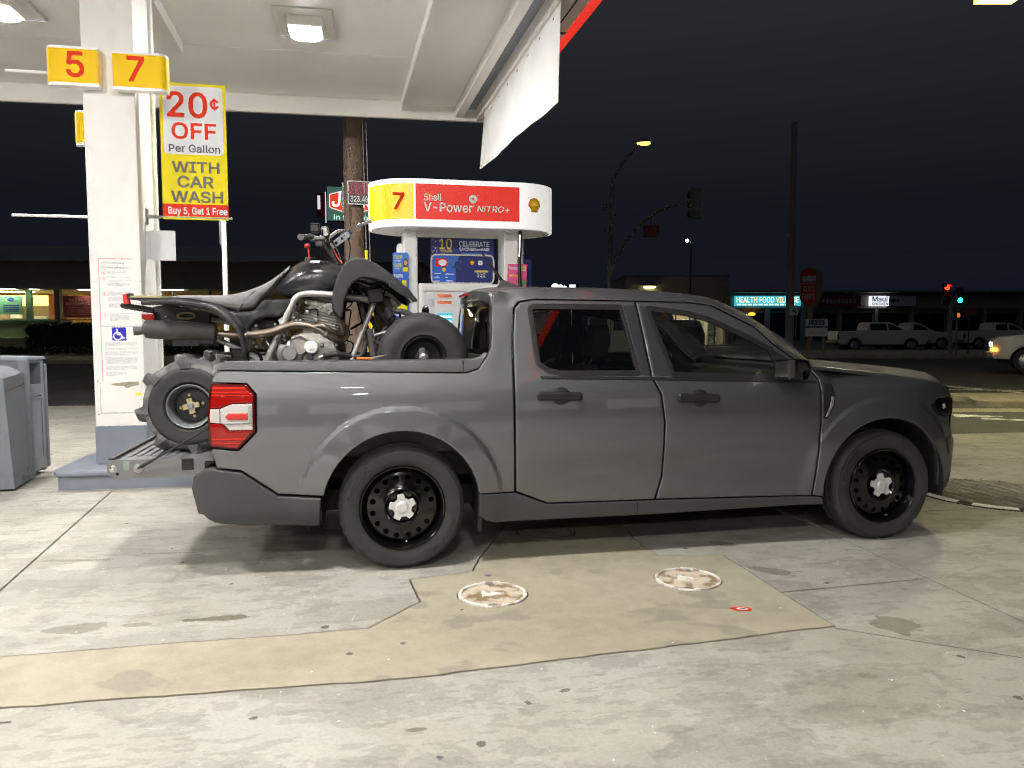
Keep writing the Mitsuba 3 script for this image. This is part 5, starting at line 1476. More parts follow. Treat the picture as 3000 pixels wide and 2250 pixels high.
# engine
ek = qa('engine', cat(hull([(-.70, y, z) for y in (-.17, .17) for z in (1.08, 1.25)] + [(-.36, y, z) for y in (-.16, .16) for z in (1.08, 1.20)] + [(-.62, y, z) for y in (-.13, .13) for z in (1.34,)] + [(-.42, y, 1.34) for y in (-.13, .13)])), 'm_alu_cast')
R_ = rot((0, 1, 0), 14)
fins = [mv(bx(-.115, .115, -.135, .135, -.004, .004, .002), np.array((-.475, 0, 1.37)) + R_ @ np.array((0, 0, .018 * i)), R_) for i in range(7)]
for f_ in fins:
    qa('cooling_fin', f_, 'm_alu_cast', ek, smooth=False)
qa('cylinder', mv(bx(-.095, .095, -.115, .115, -.05, .13), (-.475, 0, 1.37), R_), 'm_alu_cast', ek, smooth=False)
qa('cylinder_head', mv(cat(bx(-.12, .10, -.12, .12, .12, .175, .015), bx(-.07, .06, -.10, .10, .17, .20, .012), mv(lathe([(.001, .015), (.022, .015), (.026, .005), (.026, -.02)], 16, 'y'), (.03, -.118, .148)), mv(lathe([(.001, .012), (.015, .012), (.018, -.01)], 12, 'y'), (-.06, -.118, .15))), (-.475, 0, 1.37), R_), 'm_alu_cast', ek, smooth=30)
qa('clutch_cover', mv(lathe([(.001, .030), (.042, .030), (.048, .022), (.05, .012), (.078, .006), (.084, -.004), (.086, -.06)], 36, 'y'), (-.655, -.19, 1.213)), 'm_alu', ek)
qa('generator_cover', mv(cat(lathe([(.001, .02), (.05, .02), (.062, .008), (.064, -.05)], 30, 'y')), (-.60, -.185, 1.255)), 'm_alu_cast', ek)
qa('oil_cap', mv(cat(lathe([(.001, .022), (.014, .022), (.016, .016), (.036, .014), (.042, .006), (.043, -.03)], 30, 'y')), (-.522, -.205, 1.25)), 'm_white', ek)
qa('oil_filter', mv(lathe([(.001, .01), (.02, .01), (.022, -.04)], 14, 'y'), (-.535, -.2, 1.19)), 'm_quad_matte', ek)
qa('carburettor', cat(box((-.66, -.05, 1.44), (.1, .14, .1), .02), cyl((-.74, 0, 1.43), (-.58, 0, 1.45), .035, 14), box((-.645, -.14, 1.47), (.05, .05, .09), .01), box((-.625, -.15, 1.40), (.06, .05, .05), .01)), 'm_alu_cast')
qa('airbox', box((-.83, 0, 1.40), (.22, .22, .1), .03), 'm_quad_matte')
qa('water_hose', tube([(-.47, -.19, 1.185), (-.42, -.2, 1.20), (-.33, -.2, 1.205), (-.24, -.2, 1.185), (-.20, -.2, 1.215), (-.18, -.19, 1.30)], .017, 10, 5), 'm_quad_matte', smooth=60)
qa('hose_clamp', cyl((-.47, -.19, 1.183), (-.445, -.195, 1.193), .02, 10), 'm_alu')
rr = np.random.default_rng(5)
for _ in range(26):
    a = np.array([rr.uniform(-.85, -.3), rr.uniform(-.17, .1), rr.uniform(1.2, 1.56)])
    b = a + rr.uniform(-.14, .14, 3) * (1, .6, .8)
    qa('hose', tube([a, (a + b) / 2 + rr.uniform(-.04, .04, 3), b], rr.uniform(.004, .008), 6, 5), 'm_black' if rr.random() < .7 else 'm_frame_tube')
for _ in range(40):
    c = (rr.uniform(-.9, -.3), rr.uniform(-.19, -.1), rr.uniform(1.19, 1.54))
    qa('bolt', mv(lathe([(.001, .01), (.008, .01), (.009, 0), (.012, -.002), (.012, -.02)], 8, 'y'), c), 'm_alu')

# handlebars
hk = qa('handlebar', tube([(-.545, -.36, 1.918), (-.50, -.24, 1.935), (-.45, -.10, 1.935), (-.44, 0, 1.93), (-.45, .10, 1.935), (-.36, .24, 2.03), (-.295, .38, 2.045)], .0125, 10, 4), 'm_frame_tube', smooth=60)
for y0, y1, s0, s1, z0, z1 in ((-.41, -.27, -.56, -.51, 1.912, 1.931), (.27, .40, -.345, -.285, 2.032, 2.046)):
    qa('grip', tube([(s0, y0, z0), (s0, y0 + .01, z0), (s1, y1 - .01, z1), (s1, y1, z1)], [.02, .018, .017, .021], 12), 'm_muffler', hk)
qa('steering_stem', tube([(-.33, 0, 1.76), (-.385, 0, 1.845), (-.435, 0, 1.925)], [.024, .022, .022], 12), 'm_quad_matte')
qa('bar_clamp', cat(mv(box((0, 0, 0), (.06, .12, .05), .012), (-.44, 0, 1.945), rot((0, 1, 0), 30)), mv(box((0, -.02, 0), (.05, .07, .075), .012), (-.428, -.05, 1.985), rot((0, 1, 0), -12))), 'm_alu', hk)
qa('switch_box', cat(box((-.485, -.20, 1.99), (.055, .06, .055), .01), bx(-.515, -.455, -.23, -.17, 2.014, 2.022, .003)), 'm_quad_matte', hk)
qa('master_cylinder', cat(box((-.47, -.24, 1.925), (.09, .06, .025), .008), box((-.46, -.22, 1.90), (.05, .05, .04), .01), box((-.50, -.25, 1.915), (.03, .05, .016), .005)), 'm_steel_grey', hk)
qa('chrome_clip', mv(box((0, 0, 0), (.018, .02, .07), .006), (-.447, -.12, 1.925), rot((0, 1, 0), -28)), 'm_chrome', hk)
qa('choke_knob', cat(mv(lathe([(.001, .03), (.016, .028), (.02, .01), (.012, 0)], 12), (-.537, -.10, 1.88), rot((0, 1, 0), -20))), 'm_red', hk)
qa('choke_rod', cyl((-.535, -.10, 1.885), (-.53, -.10, 1.81), .006, 8), 'm_red', hk)
ps = rounded(sg.box(-.08, -.022, .08, .022), .018).difference(disc(-.03, 0, .011, n=12)).difference(disc(.02, 0, .009, n=12))
qa('brake_guard', mv(stand(ps, .02, 0), (-.345, .20, 1.965), rot((0, 1, 0), -38)), 'm_steel_grey', hk)
qa('lever_perch', cat(box((-.295, .27, 2.005), (.05, .06, .045), .012), cyl((-.3, .27, 2.0), (-.3, .22, 2.0), .018, 10)), 'm_steel_grey', hk)
for P in ([(-.29, .25, 1.99), (-.275, .2, 1.92), (-.285, .1, 1.83), (-.3, 0, 1.78)], [(-.41, .02, 1.95), (-.36, .0, 1.88), (-.33, -.02, 1.80)], [(-.46, -.2, 1.93), (-.44, -.15, 1.85), (-.40, -.1, 1.80)], [(-.44, -.18, 1.99), (-.455, -.15, 1.88), (-.46, -.08, 1.81)], [(-.40, .04, 1.96), (-.34, .06, 1.86), (-.27, .05, 1.785)]):
    qa('cable', tube(P, .0045, 6, 6), 'm_black', hk)
qa('red_cable', tube([(-.38, -.03, 1.88), (-.35, -.04, 1.82), (-.325, -.05, 1.79)], .005, 6, 4), 'm_red', hk)

# front suspension, bumper, boxes under the fenders
qboth('upper_arm', cat(tube([(-.08, -.14, 1.335), (.05, -.30, 1.31), (.13, -.45, 1.29)], .013, 8), tube([(.10, -.14, 1.34), (.11, -.3, 1.31), (.14, -.45, 1.29)], .013, 8)), 'm_frame_tube')
qboth('lower_arm', cat(tube([(-.1, -.14, 1.20), (.06, -.3, 1.15), (.14, -.45, 1.12)], .014, 8), tube([(.14, -.14, 1.2), (.14, -.3, 1.15), (.15, -.45, 1.12)], .014, 8)), 'm_frame_tube')
sp0, sp1 = np.array((-.045, -.15, 1.50)), np.array((.06, -.34, 1.26))
qboth('shock_absorber', cat(cyl(sp0, sp1, .014, 10), cyl(sp0 + (sp1 - sp0) * .03, sp0 + (sp1 - sp0) * .30, .026, 14), cyl(sp0 + (sp1 - sp0) * .86, sp0 + (sp1 - sp0) * .92, .03, 12)), 'm_alu')
ax_ = (sp1 - sp0) / np.linalg.norm(sp1 - sp0)
u_ = np.cross(ax_, (0, 1, 0)); u_ /= np.linalg.norm(u_); w_ = np.cross(ax_, u_)
qboth('spring', tube([sp0 + (sp1 - sp0) * (.28 + .6 * t) + .027 * (math.cos(t * 46) * u_ + math.sin(t * 46) * w_) for t in np.linspace(0, 1, 74)], .0055, 6), 'm_black', smooth=60)
qboth('knuckle', box((.15, -.45, 1.2), (.06, .05, .2), .015), 'm_alu_cast')
qboth('tie_rod', tube([(-.2, -.02, 1.30), (-.1, -.2, 1.27), (.06, -.44, 1.25)], .009, 8), 'm_alu')
qa('light_rod', cyl((-.16, -.25, 1.315), (-.02, -.27, 1.355), .013, 10), 'm_alu')
qa('front_bumper', cat(tube([(-.02, -.11, 1.49), (.08, -.11, 1.475), (.16, -.11, 1.42), (.19, -.11, 1.33), (.15, -.11, 1.2)], .015, 10, 4), tube([(-.02, .11, 1.49), (.08, .11, 1.475), (.16, .11, 1.42), (.19, .11, 1.33), (.15, .11, 1.2)], .015, 10, 4)), 'm_frame_tube', smooth=60)
qa('bumper_plate', cat(tube([(.215, y, z) for y, z in ((-.12, 1.40), (-.12, 1.47), (-.08, 1.505), (.08, 1.505), (.12, 1.47), (.12, 1.40))], .014, 8, 4), hull([(.12, y, z) for y in (-.1, .1) for z in (1.41, 1.45)] + [(.22, y, z) for y in (-.1, .1) for z in (1.40, 1.44)])), 'm_gloss_black')
qboth('regulator_box', cat(mv(box((0, 0, 0), (.095, .05, .09), .008), (-.12, -.22, 1.575), rot((0, 1, 0), -8))), 'm_quad_matte')
qboth('regulator_rib', cat(*[mv(bx(-.045, .045, -.0285, -.024, -.036 + .014 * i, -.031 + .014 * i), (-.12, -.22, 1.575), rot((0, 1, 0), -8)) for i in range(6)]), 'm_black', smooth=False, kind='stuff')
qa('steering_shaft', tube([(-.33, 0, 1.76), (-.2, 0, 1.55), (-.09, 0, 1.33)], .017, 10), 'm_quad_matte')
qa('radiator', mv(bx(-.02, .02, -.13, .13, -.13, .13, .01), (-.20, .02, 1.46), rot((0, 1, 0), -12)), 'm_black')
qa('front_frame', cat(tube([(-.25, -.13, 1.60), (-.12, -.12, 1.50), (0, -.12, 1.36), (.08, -.13, 1.2)], .015, 8), tube([(-.25, .13, 1.60), (-.12, .12, 1.50), (0, .12, 1.36), (.08, .13, 1.2)], .015, 8), tube([(-.3, -.12, 1.70), (-.22, -.1, 1.62), (-.02, -.1, 1.56)], .012, 8)), 'm_quad_matte')
for _ in range(14):
    a = np.array([rr.uniform(-.28, .02), rr.uniform(-.2, .15), rr.uniform(1.34, 1.66)])
    b = a + rr.uniform(-.13, .13, 3)
    qa('wiring', tube([a, (a + b) / 2 + rr.uniform(-.05, .05, 3), b], rr.uniform(.004, .009), 6, 5), 'm_black')
qa('marker_lamp', mv(tri(trimesh.creation.icosphere(2, .014)), (-.005, -.26, 1.50)), 'm_chrome')

# rear axle parts
qa('axle_tube', tube([(-1.184, -.42, .955), (-1.184, .42, .955)], .03, 12), 'm_alu')
qa('axle_carrier', cat(bx(-1.0, -.9, -.24, -.2, 1.08, 1.245, .01), bx(-1.0, -.9, -.26, -.245, 1.14, 1.19, .004)), 'm_quad_matte')
qa('carrier_tube', tube([(-1.08, -.26, 1.20), (-1.0, -.24, 1.195)], .03, 14), 'm_chrome')
qa('swingarm', cat(tube([(-.75, -.14, 1.13), (-1.15, -.14, .97)], .028, 10), tube([(-.75, .14, 1.13), (-1.15, .14, .97)], .028, 10)), 'm_alu_cast')
qa('chain_guard', mv(tube([(.062 * math.cos(a), 0, .062 * math.sin(a)) for a in np.linspace(-.6, PI + .4, 16)], .01, 8), (-.885, -.22, 1.17)), 'm_gloss_black')
qa('sprocket', mv(lathe([(.02, .004), (.05, .004), (.05, -.004), (.02, -.004)], 24, 'y'), (-.885, -.21, 1.17)), 'm_steel_grey')
qa('foot_peg', cat(box((-.83, -.3, 1.145), (.06, .2, .03), .008), bx(-.86, -.80, -.22, -.2, 1.12, 1.2)), 'm_alu')


def quad_tyre(R, wd, r):
    return lathe([(r - .005, -.03), (r + .004, -.012), (r + .012, -.004), (r + .03, -.008), (r + .06, -.001), (R - .06, -.001), (R - .035, -.012), (R - .012, -.035), (R - .002, -.07), (R, -wd / 2), (R - .002, -wd + .07), (R - .012, -wd + .035), (R - .035, -wd + .012), (R - .07, -wd), (r, -wd + .02)], 64, 'y')


def paddle(a, R, wd):
    """One scoop of a sand tyre: a swept blade across the tread."""
    rows = []
    for y in np.linspace(0, 1, 9):
        b = a + .22 * math.sin(PI * y)
        bow = math.sin(PI * y)
        tip = R + .024 + .018 * bow
        out = .012 if y in (0, 1) else 0
        rb = R - .045 + .035 * bow
        rows.append([(rb * math.cos(b - .1), -wd * y, rb * math.sin(b - .1)), (tip * math.cos(b), -wd * y, tip * math.sin(b)), ((tip - .004) * math.cos(b + .06), -wd * y, (tip - .004) * math.sin(b + .06)), (rb * math.cos(b + .15), -wd * y, rb * math.sin(b + .15))])
    v, f = skin([np.array(r_) for r_ in rows])
    return np.stack([v[:, 0], -v[:, 1], v[:, 2]], 1), f


for side in (1, -1):
    ty = (lambda m: m) if side > 0 else mirror
    c = (-1.184, -.56 * side, .922)
    k = qa('rear_wheel', mv(ty(lathe([(.128, -.012), (.124, -.006), (.118, -.012), (.112, -.04), (.108, -.09), (.102, -.10), (.04, -.10), (.0, -.10)], 40, 'y')), c), 'm_steel_grey')
    qa('paddle_tyre', mv(ty(lathe([(.127, -.03), (.136, -.012), (.144, -.004), (.165, -.006), (.195, .0), (.215, -.006), (.228, -.018), (.228, -.25), (.2, -.27), (.132, -.25)], 64, 'y')), c), 'm_rubber', k, smooth=50)
    qa('tread', mv(ty(lathe([(.222, -.012), (.230, -.012), (.246, -.028), (.262, -.065), (.270, -.11), (.271, -.135), (.270, -.16), (.262, -.205), (.246, -.242), (.225, -.258)], 64, 'y')), c), 'm_rubber_dusty', k, smooth=60)
    for i in range(8):
        qa('paddle', mv(ty(paddle(2 * PI * (i + .05) / 8, .266, .27)), c), 'm_rubber_dusty', k, smooth=40)
    qa('rim_disc', mv(ty(lathe([(.001, -.085), (.085, -.085), (.1, -.092)], 32, 'y')), c), 'm_black', k)
    hubp = shapely.union_all([disc(0, 0, .026, n=20)] + [affinity.rotate(sg.Polygon([(-.013, 0), (.013, 0), (.016, .045), (-.016, .045)]), 90 * i + 12, origin=(0, 0)) for i in range(4)])
    qa('hub', mv(ty(mv(stand(hubp, .03, -.055 + .0), (0, .03 + 0, 0))), (c[0], c[1] + .10 * side, c[2])), 'm_brass', k, smooth=False)
    qa('axle_nut', mv(ty(lathe([(.001, .012), (.012, .012), (.014, .004), (.02, 0), (.02, -.03)], 12, 'y')), (c[0], c[1] + .045 * side, c[2])), 'm_alu', k)
    for i in range(4):
        a = math.radians(90 * i + 102)
        qa('wheel_nut', mv(ty(lathe([(.001, .008), (.009, .008), (.011, -.01)], 8, 'y')), (c[0] + .062 * math.cos(a), c[1] + .082 * side, c[2] + .062 * math.sin(a))), 'm_brass', k)
    c = (.158, -.56 * side, 1.188)
    k = qa('front_wheel', mv(ty(lathe([(.132, -.012), (.128, -.006), (.122, -.012), (.116, -.04), (.1, -.07), (.05, -.09), (.02, -.085), (.0, -.085)], 40, 'y')), c), 'm_black')
    qa('smooth_tyre', mv(ty(quad_tyre(.278, .2, .132)), c), 'm_rubber', k, smooth=50)
    qa('hub', mv(ty(cat(lathe([(.001, -.02), (.012, -.02), (.016, -.03), (.03, -.04), (.03, -.06)], 16, 'y'))), c), 'm_alu', k)

t = Thing('ratchet_strap', 'orange ratchet strap end lying on the bed rail under the quad bike', 'strap', M=TRUCK)
t.add('webbing', mv(box((0, 0, 0), (.085, .03, .014), .004), (-.20, -.7, 1.196), rot((0, 1, 0), 2)), 'm_orange')
t.add('hook', tube([(-.16, -.7, 1.196), (-.12, -.7, 1.204), (-.07, -.69, 1.215)], [.007, .01, .006], 8), 'm_chrome')
t.add('strap_tail', tube([(-.24, -.7, 1.19), (-.26, -.66, 1.12), (-.2, -.55, .95), (-.1, -.42, .91)], .008, 6, 4, .3), 'm_orange')

# ---------------------------------------------------------------- the street beyond the station
mat('m_car_white', (0.66, 0.63, 0.58), 0.3, 0.0, 0.6)
mat('m_car_dark', (0.03, 0.032, 0.032), 0.3, 0.0, 0.6)
mat('m_van', (0.66, 0.7, 0.6), 0.35, 0.0, 0.4)
mat('m_dark_glass', (0.01, 0.011, 0.013), 0.08)
mat('m_wall_dark', proc(lambda p, n, uv: mix((0.26, 0.23, 0.22), (0.36, 0.33, 0.31), fbm(p.x * 0.7, p.y * 0.7, p.z * 1.5))), 0.85)
mat('m_wall_tan', (0.32, 0.25, 0.17), 0.8)
mat('m_wall_green', proc(lambda p, n, uv: mix((0.16, 0.22, 0.13), (0.24, 0.31, 0.18), fbm(p.x * 1.3, p.y, p.z * 1.3))), 0.7)
mat('m_mint', (0.2, 0.42, 0.3), 0.6)
mat('m_maroon', (0.2, 0.035, 0.05), 0.6)
mat('m_rust_wall', (0.5, 0.13, 0.06), 0.7)
mat('m_ochre', (0.55, 0.34, 0.12), 0.7)
mat('m_pole_grey', (0.24, 0.24, 0.23), 0.6, 0.3)
mat('m_dark_metal', (0.04, 0.04, 0.038), 0.6)
mat('m_sign_teal', (0.02, 0.25, 0.3), 0.4)
mat('m_roof', (0.3, 0.29, 0.3), 0.8)
mat('m_pole_pale', (0.36, 0.31, 0.28), 0.85)
mat('m_leaf', (0.018, 0.024, 0.014), 0.7)
mat('m_shop_blue', (0.05, 0.08, 0.3), 0.4)
mat('m_purple', (0.12, 0.04, 0.4), 0.5)


def vehicle(name, label, cat_, paint, profile, windows, screen, wheels, R, HW, length, M, group=None, extras=None, belt=1.0, roof=1.8):
    """A plain vehicle: side profile (s forward, z), windows, sloped screens as (s0, z0, s1, z1), wheels."""
    t = Thing(name, label, cat_, group, M=M)

    def w(s, z):
        return HW - .13 * np.clip((np.asarray(z, float) - belt) / (roof - belt), 0, 1) ** 1.2 - .05 * np.clip((.5 - np.asarray(z, float)) / .3, 0, 1) - np.interp(s, [0, .25, length - .45, length], [.06, 0, 0, .14])
    body = fix(profile)
    for wx in wheels:
        body = body.difference(disc(wx, R, R * 1.17, n=26))
    v, f = panel(body, w, .12, .02, .02)
    half_w = w(v[:, 0], v[:, 2])
    inner = v[:, 1] > -half_w + .015
    v[inner, 1] = .0
    t.add('body', cat((v, f), mirror((v, f))), paint, smooth=35)
    for wn in windows:
        p_ = panel(rounded(wn, .04), lambda s, z: w(s, z) + .008, .2, .02, .006)
        t.add('window', p_, 'm_dark_glass')
        t.add('window', mirror(p_), 'm_dark_glass')
    for s0, z0, s1, z1 in screen:
        q = HW - .16
        nrm = np.array((z1 - z0, -(s1 - s0)), float)
        nrm /= np.linalg.norm(nrm)
        if nrm[1] < 0 and abs(nrm[1]) > .3:
            nrm = -nrm
        if abs(nrm[1]) <= .3:
            nrm = np.array((1.0 if s0 > length / 2 else -1.0, 0))
        o = nrm * .02
        q0, q1 = HW - .12 - .1 * (z0 - belt) / (roof - belt), HW - .12 - .1 * (z1 - belt) / (roof - belt)
        t.add('screen', hull([(s0 + o[0], -q0, z0 + o[1]), (s0 + o[0], q0, z0 + o[1]), (s1 + o[0], -q1, z1 + o[1]), (s1 + o[0], q1, z1 + o[1]), (s0 - o[0], -q0, z0 - o[1]), (s1 - o[0], q1, z1 - o[1])]), 'm_dark_glass')
    for wx in wheels:
        for sd in (1, -1):
            k = t.add('wheel', mv((lambda m: m if sd > 0 else mirror(m))(lathe([(.001, -.03), (R * .3, -.02), (R * .56, -.05), (R * .62, -.01), (R * .66, -.02)], 24, 'y')), (wx, -(HW - .03) * sd, R)), 'm_alu')
            t.add('tyre', mv((lambda m: m if sd > 0 else mirror(m))(lathe([(R * .62, -.02), (R * .8, .0), (R * .95, -.01), (R, -.05), (R, -.2), (R * .7, -.24), (R * .6, -.2)], 28, 'y')), (wx, -(HW - .03) * sd, R)), 'm_rubber', k)
    t.add('underside', cat(bx(.3, length - .3, -HW + .15, HW - .15, .3, .55), *[bx(wx - R * 1.15, wx + R * 1.15, -HW + .3, HW - .3, .3, R * 2.1) for wx in wheels]), 'm_void', smooth=False)
    for s_, z_, m_, e_ in extras or ():
        for sd in (1, -1):
            t.add('headlight' if s_ > length / 2 else 'tail_lamp', box((s_, (HW - .26) * sd, z_), (.1, .3, .16), .03), m_, emit=e_, weight=.15)
    return t


def pickup_profile(cab):
    c0, c1 = cab
    return [(0, .55), (0, 1.24), (c0, 1.25), (c0 + .03, 1.3), (c0 + .12, 1.74), (c0 + .35, 1.79), (c1 - 1.0, 1.78), (c1 - .75, 1.72), (c1, 1.27), (c1 + .2, 1.22), (5.1, 1.12), (5.3, 1.02), (5.36, .85), (5.36, .5), (5.2, .42), (.2, .42)]


def pickup(label, M, cab=(1.9, 3.95), lit=None, double=True, group='white pickup trucks across the street'):
    c0, c1 = cab
    wins = [[(c1 - 1.05, 1.68), (c1 - .82, 1.66), (c1 - .12, 1.3), (c1 - 1.0, 1.28)]]
    wins.append([(c0 + .16, 1.66), (c1 - 1.15, 1.69), (c1 - 1.12, 1.28), (c0 + .14, 1.28)])
    if not double:
        wins = [[(c0 + .3, 1.68), (c1 - .82, 1.66), (c1 - .12, 1.3), (c0 + .28, 1.28)]]
    ex = [(5.3, .88, 'm_lens_white', lit)] if lit else [(5.3, .9, 'm_lens_white', None)]
    ex = [(a, b, c_, d_) for a, b, c_, d_ in ex]
    t = vehicle('parked_pickup', label, 'pickup truck', 'm_car_white', pickup_profile(cab), wins, [(c1 - .78, 1.70, c1 - .05, 1.31)], (1.0, 4.35), .38, .95, 5.36, M, group, ex)
    t.add('grille', bx(5.34, 5.38, -.6, .6, .7, .98, .01), 'm_black')
    t.add('front_bumper', bx(5.25, 5.46, -.9, .9, .46, .66, .04), 'm_steel_grey')
    t.add('rear_bumper', bx(-.12, .05, -.9, .9, .48, .66, .04), 'm_steel_grey')
    t.add('bed_opening', bx(.1, c0 - .05, -.75, .75, 1.245, 1.256), 'm_void', smooth=False)
    t.add('tail_lamp', cat(bx(-.02, .05, -.96, -.82, .75, 1.05), bx(-.02, .05, .82, .96, .75, 1.05)), 'm_taillight_dark')
    return t


pickup('white crew cab pickup parked behind the property sign', frame(19.9, 47.2, 0, -3), (1.75, 4.0))
pickup('white single cab pickup parked behind another white pickup', frame(24.2, 51.5, 0, -2), (2.2, 3.7), double=False)
pickup('white crew cab pickup parked right of the traffic light pole', frame(30.4, 52, 0, -1), (1.95, 4.0))
t = pickup('white pickup with lit headlight entering the picture from the right', frame(20.1, 22.0, 0, 150), (1.8, 4.0), (14, 15, 17), group=None)
t.add('turn_signal', box((5.22, .86, .72), (.2, .14, .1), .03), 'm_orange', emit=(6, 2.0, .2), weight=.1)
t.add('marker_lamp', box((5.3, .6, .56), (.1, .3, .06), .02), 'm_lens_white', emit=(1.2, 1.0, .7), weight=.05)

vanp = [(0, .5), (0, 1.5), (.08, 1.92), (.3, 2.0), (3.6, 2.0), (3.85, 1.9), (4.5, 1.25), (5.2, 1.1), (5.3, .9), (5.3, .45), (.1, .45)]
t = vehicle('cargo_van', 'pale van seen from behind through the rear side window of the truck', 'van', 'm_van', vanp, [[(3.2, 1.75), (3.65, 1.75), (4.3, 1.25), (3.2, 1.25)]], [(3.88, 1.85, 4.45, 1.3)], (.95, 4.3), .36, .98, 5.3, frame(3.75, 29, 0, 82), roof=2.0)
t.add('rear_window', box((-.012, .45, 1.55), (.02, .66, .5), .008), 'm_dark_glass')
t.add('rear_window', box((-.012, -.45, 1.55), (.02, .66, .5), .008), 'm_dark_glass')
t.add('door_gap', bx(-.008, .002, -.01, .01, .5, 1.92), 'm_black', smooth=False)
t.add('tail_lamp', cat(bx(-.02, .02, -.95, -.84, .9, 1.3), bx(-.02, .02, .84, .95, .9, 1.3)), 'm_taillight_dark')
suvp = [(0, .5), (.0, 1.0), (.15, 1.3), (.5, 1.78), (1.0, 1.84), (3.0, 1.78), (3.6, 1.25), (4.6, 1.1), (4.75, .8), (4.75, .45), (.1, .45)]
vehicle('dark_suv', 'dark sport utility car before the bright shop seen through the front window', 'car', 'm_car_dark', suvp, [[(.7, 1.65), (1.7, 1.68), (1.7, 1.2), (.5, 1.2)], [(1.8, 1.68), (2.95, 1.64), (3.4, 1.2), (1.8, 1.2)]], [(3.02, 1.72, 3.55, 1.28)], (.9, 3.8), .36, .93, 4.75, frame(8.6, 39.4, 0, 70), roof=1.84)


def emitter(t, name, mesh, m, e, w=.1, **k):
    return t.add(name, mesh, m, emit=e, weight=w, smooth=False, **k)


# street lamps
t = Thing('street_lamp', 'yellow street lamp on a curved grey pole with a long signal arm', 'street lamp', M=frame(3.8, 30, 0))
t.add('pole', tube([(0, 0, -.05), (0, 0, 3), (.1, 0, 7.0), (.16, 0, 7.25), (.45, 0, 7.75), (1.0, 0, 8.35), (1.15, 0, 8.5)], [.11, .10, .075, .07, .06, .05, .045], 12), 'm_pole_grey')
t.add('lamp_head', hull([(.95, -.12, 8.55), (.95, .12, 8.55), (1.6, -.14, 8.6), (1.6, .14, 8.6), (1.0, 0, 8.72), (1.5, 0, 8.75)]), 'm_pole_grey')
emitter(t, 'lamp_glass', tri(trimesh.creation.icosphere(2, .15)) if False else mv(tri(trimesh.creation.icosphere(2, 1.0)), (1.3, 0, 8.54), np.diag([.27, .13, .1])), 'm_lens_white', (1.7, 1.15, .26), .3)
t.add('signal_arm', tube([(.08, 0, 3.4), (.2, 0, 3.95), (.7, 0, 4.85), (1.35, 0, 5.55), (2.0, 0, 6.0), (2.6, 0, 6.2), (3.15, 0, 6.35)], [.07, .068, .06, .055, .05, .045, .04], 10, 3), 'm_pole_grey')
t.add('street_name_sign', cat(bx(1.32, 1.95, -.02, .02, 4.95, 5.42, .005), bx(1.6, 1.63, -.01, .01, 5.42, 5.75)), 'm_maroon', smooth=False)
t.add('pole_box', cat(bx(-.25, -.1, -.1, .1, 6.0, 6.25, .02), bx(-.2, -.1, -.08, .08, 5.15, 5.3, .02), bx(.1, .25, -.08, .08, 5.75, 5.9, .02)), 'm_pole_grey')
t = Thing('traffic_signal', 'traffic signal seen from behind at the end of the long arm', 'traffic light', M=frame(7.15, 30, 0, 20))
t.add('backplate', bx(-.24, .24, -.02, .02, 5.65, 6.85, .02), 'm_pole_grey', smooth=False)
t.add('housing', cat(*[bx(-.16, .16, .02, .25, 5.72 + .37 * i, 6.06 + .37 * i, .03) for i in range(3)]), 'm_dark_metal')
t.add('visor', cat(*[tube([(0, .25, 5.89 + .37 * i), (0, .42, 5.89 + .37 * i)], .14, 12) for i in range(3)]), 'm_dark_metal')
t = Thing('street_lamp', 'yellow flood lamp glowing at the top right edge of the photo', 'street lamp', M=frame(7.62, 12.3, 0.085))
t.add('pole', tube([(3.2, .5, -.05), (3.2, .5, 6.1), (3.0, .5, 6.6), (1.6, .2, 6.7), (.3, 0, 6.62)], [.10, .08, .07, .06, .05], 12), 'm_pole_grey')
t.add('lamp_head', hull([(-.3, -.18, 6.52), (-.3, .18, 6.52), (.4, -.18, 6.52), (.4, .18, 6.52), (-.2, 0, 6.70), (.35, 0, 6.7)]), 'm_pole_grey')
emitter(t, 'lamp_glass', hull([(-.25, -.15, 6.515), (-.25, .15, 6.515), (.3, -.15, 6.515), (.3, .15, 6.515), (-.2, -.12, 6.48), (-.2, .12, 6.48), (.25, -.12, 6.48), (.25, .12, 6.48)]), 'm_lens_white', (880, 800, 400), 5.0)
emitter(t, 'lamp_rim', cat(bx(-.25, .3, -.19, -.165, 6.43, 6.52), bx(-.25, .3, .165, .19, 6.43, 6.52), bx(-.275, -.25, -.19, .19, 6.43, 6.52), bx(.3, .325, -.19, .19, 6.43, 6.52)), 'm_lens_white', (1.25, 1.0, .28), .1)
t = Thing('street_lamp', 'tiny distant street lamp right of the hanging signal', 'street lamp', M=frame(13.7, 60, 0))
t.add('pole', tube([(.3, 0, 0), (.3, 0, 8.2), (0, 0, 8.4)], .06, 8), 'm_dark_metal')
emitter(t, 'lamp_glass', mv(tri(trimesh.creation.icosphere(1, .14)), (0, 0, 8.25)), 'm_lens_white', (10, 8, 6), .1)

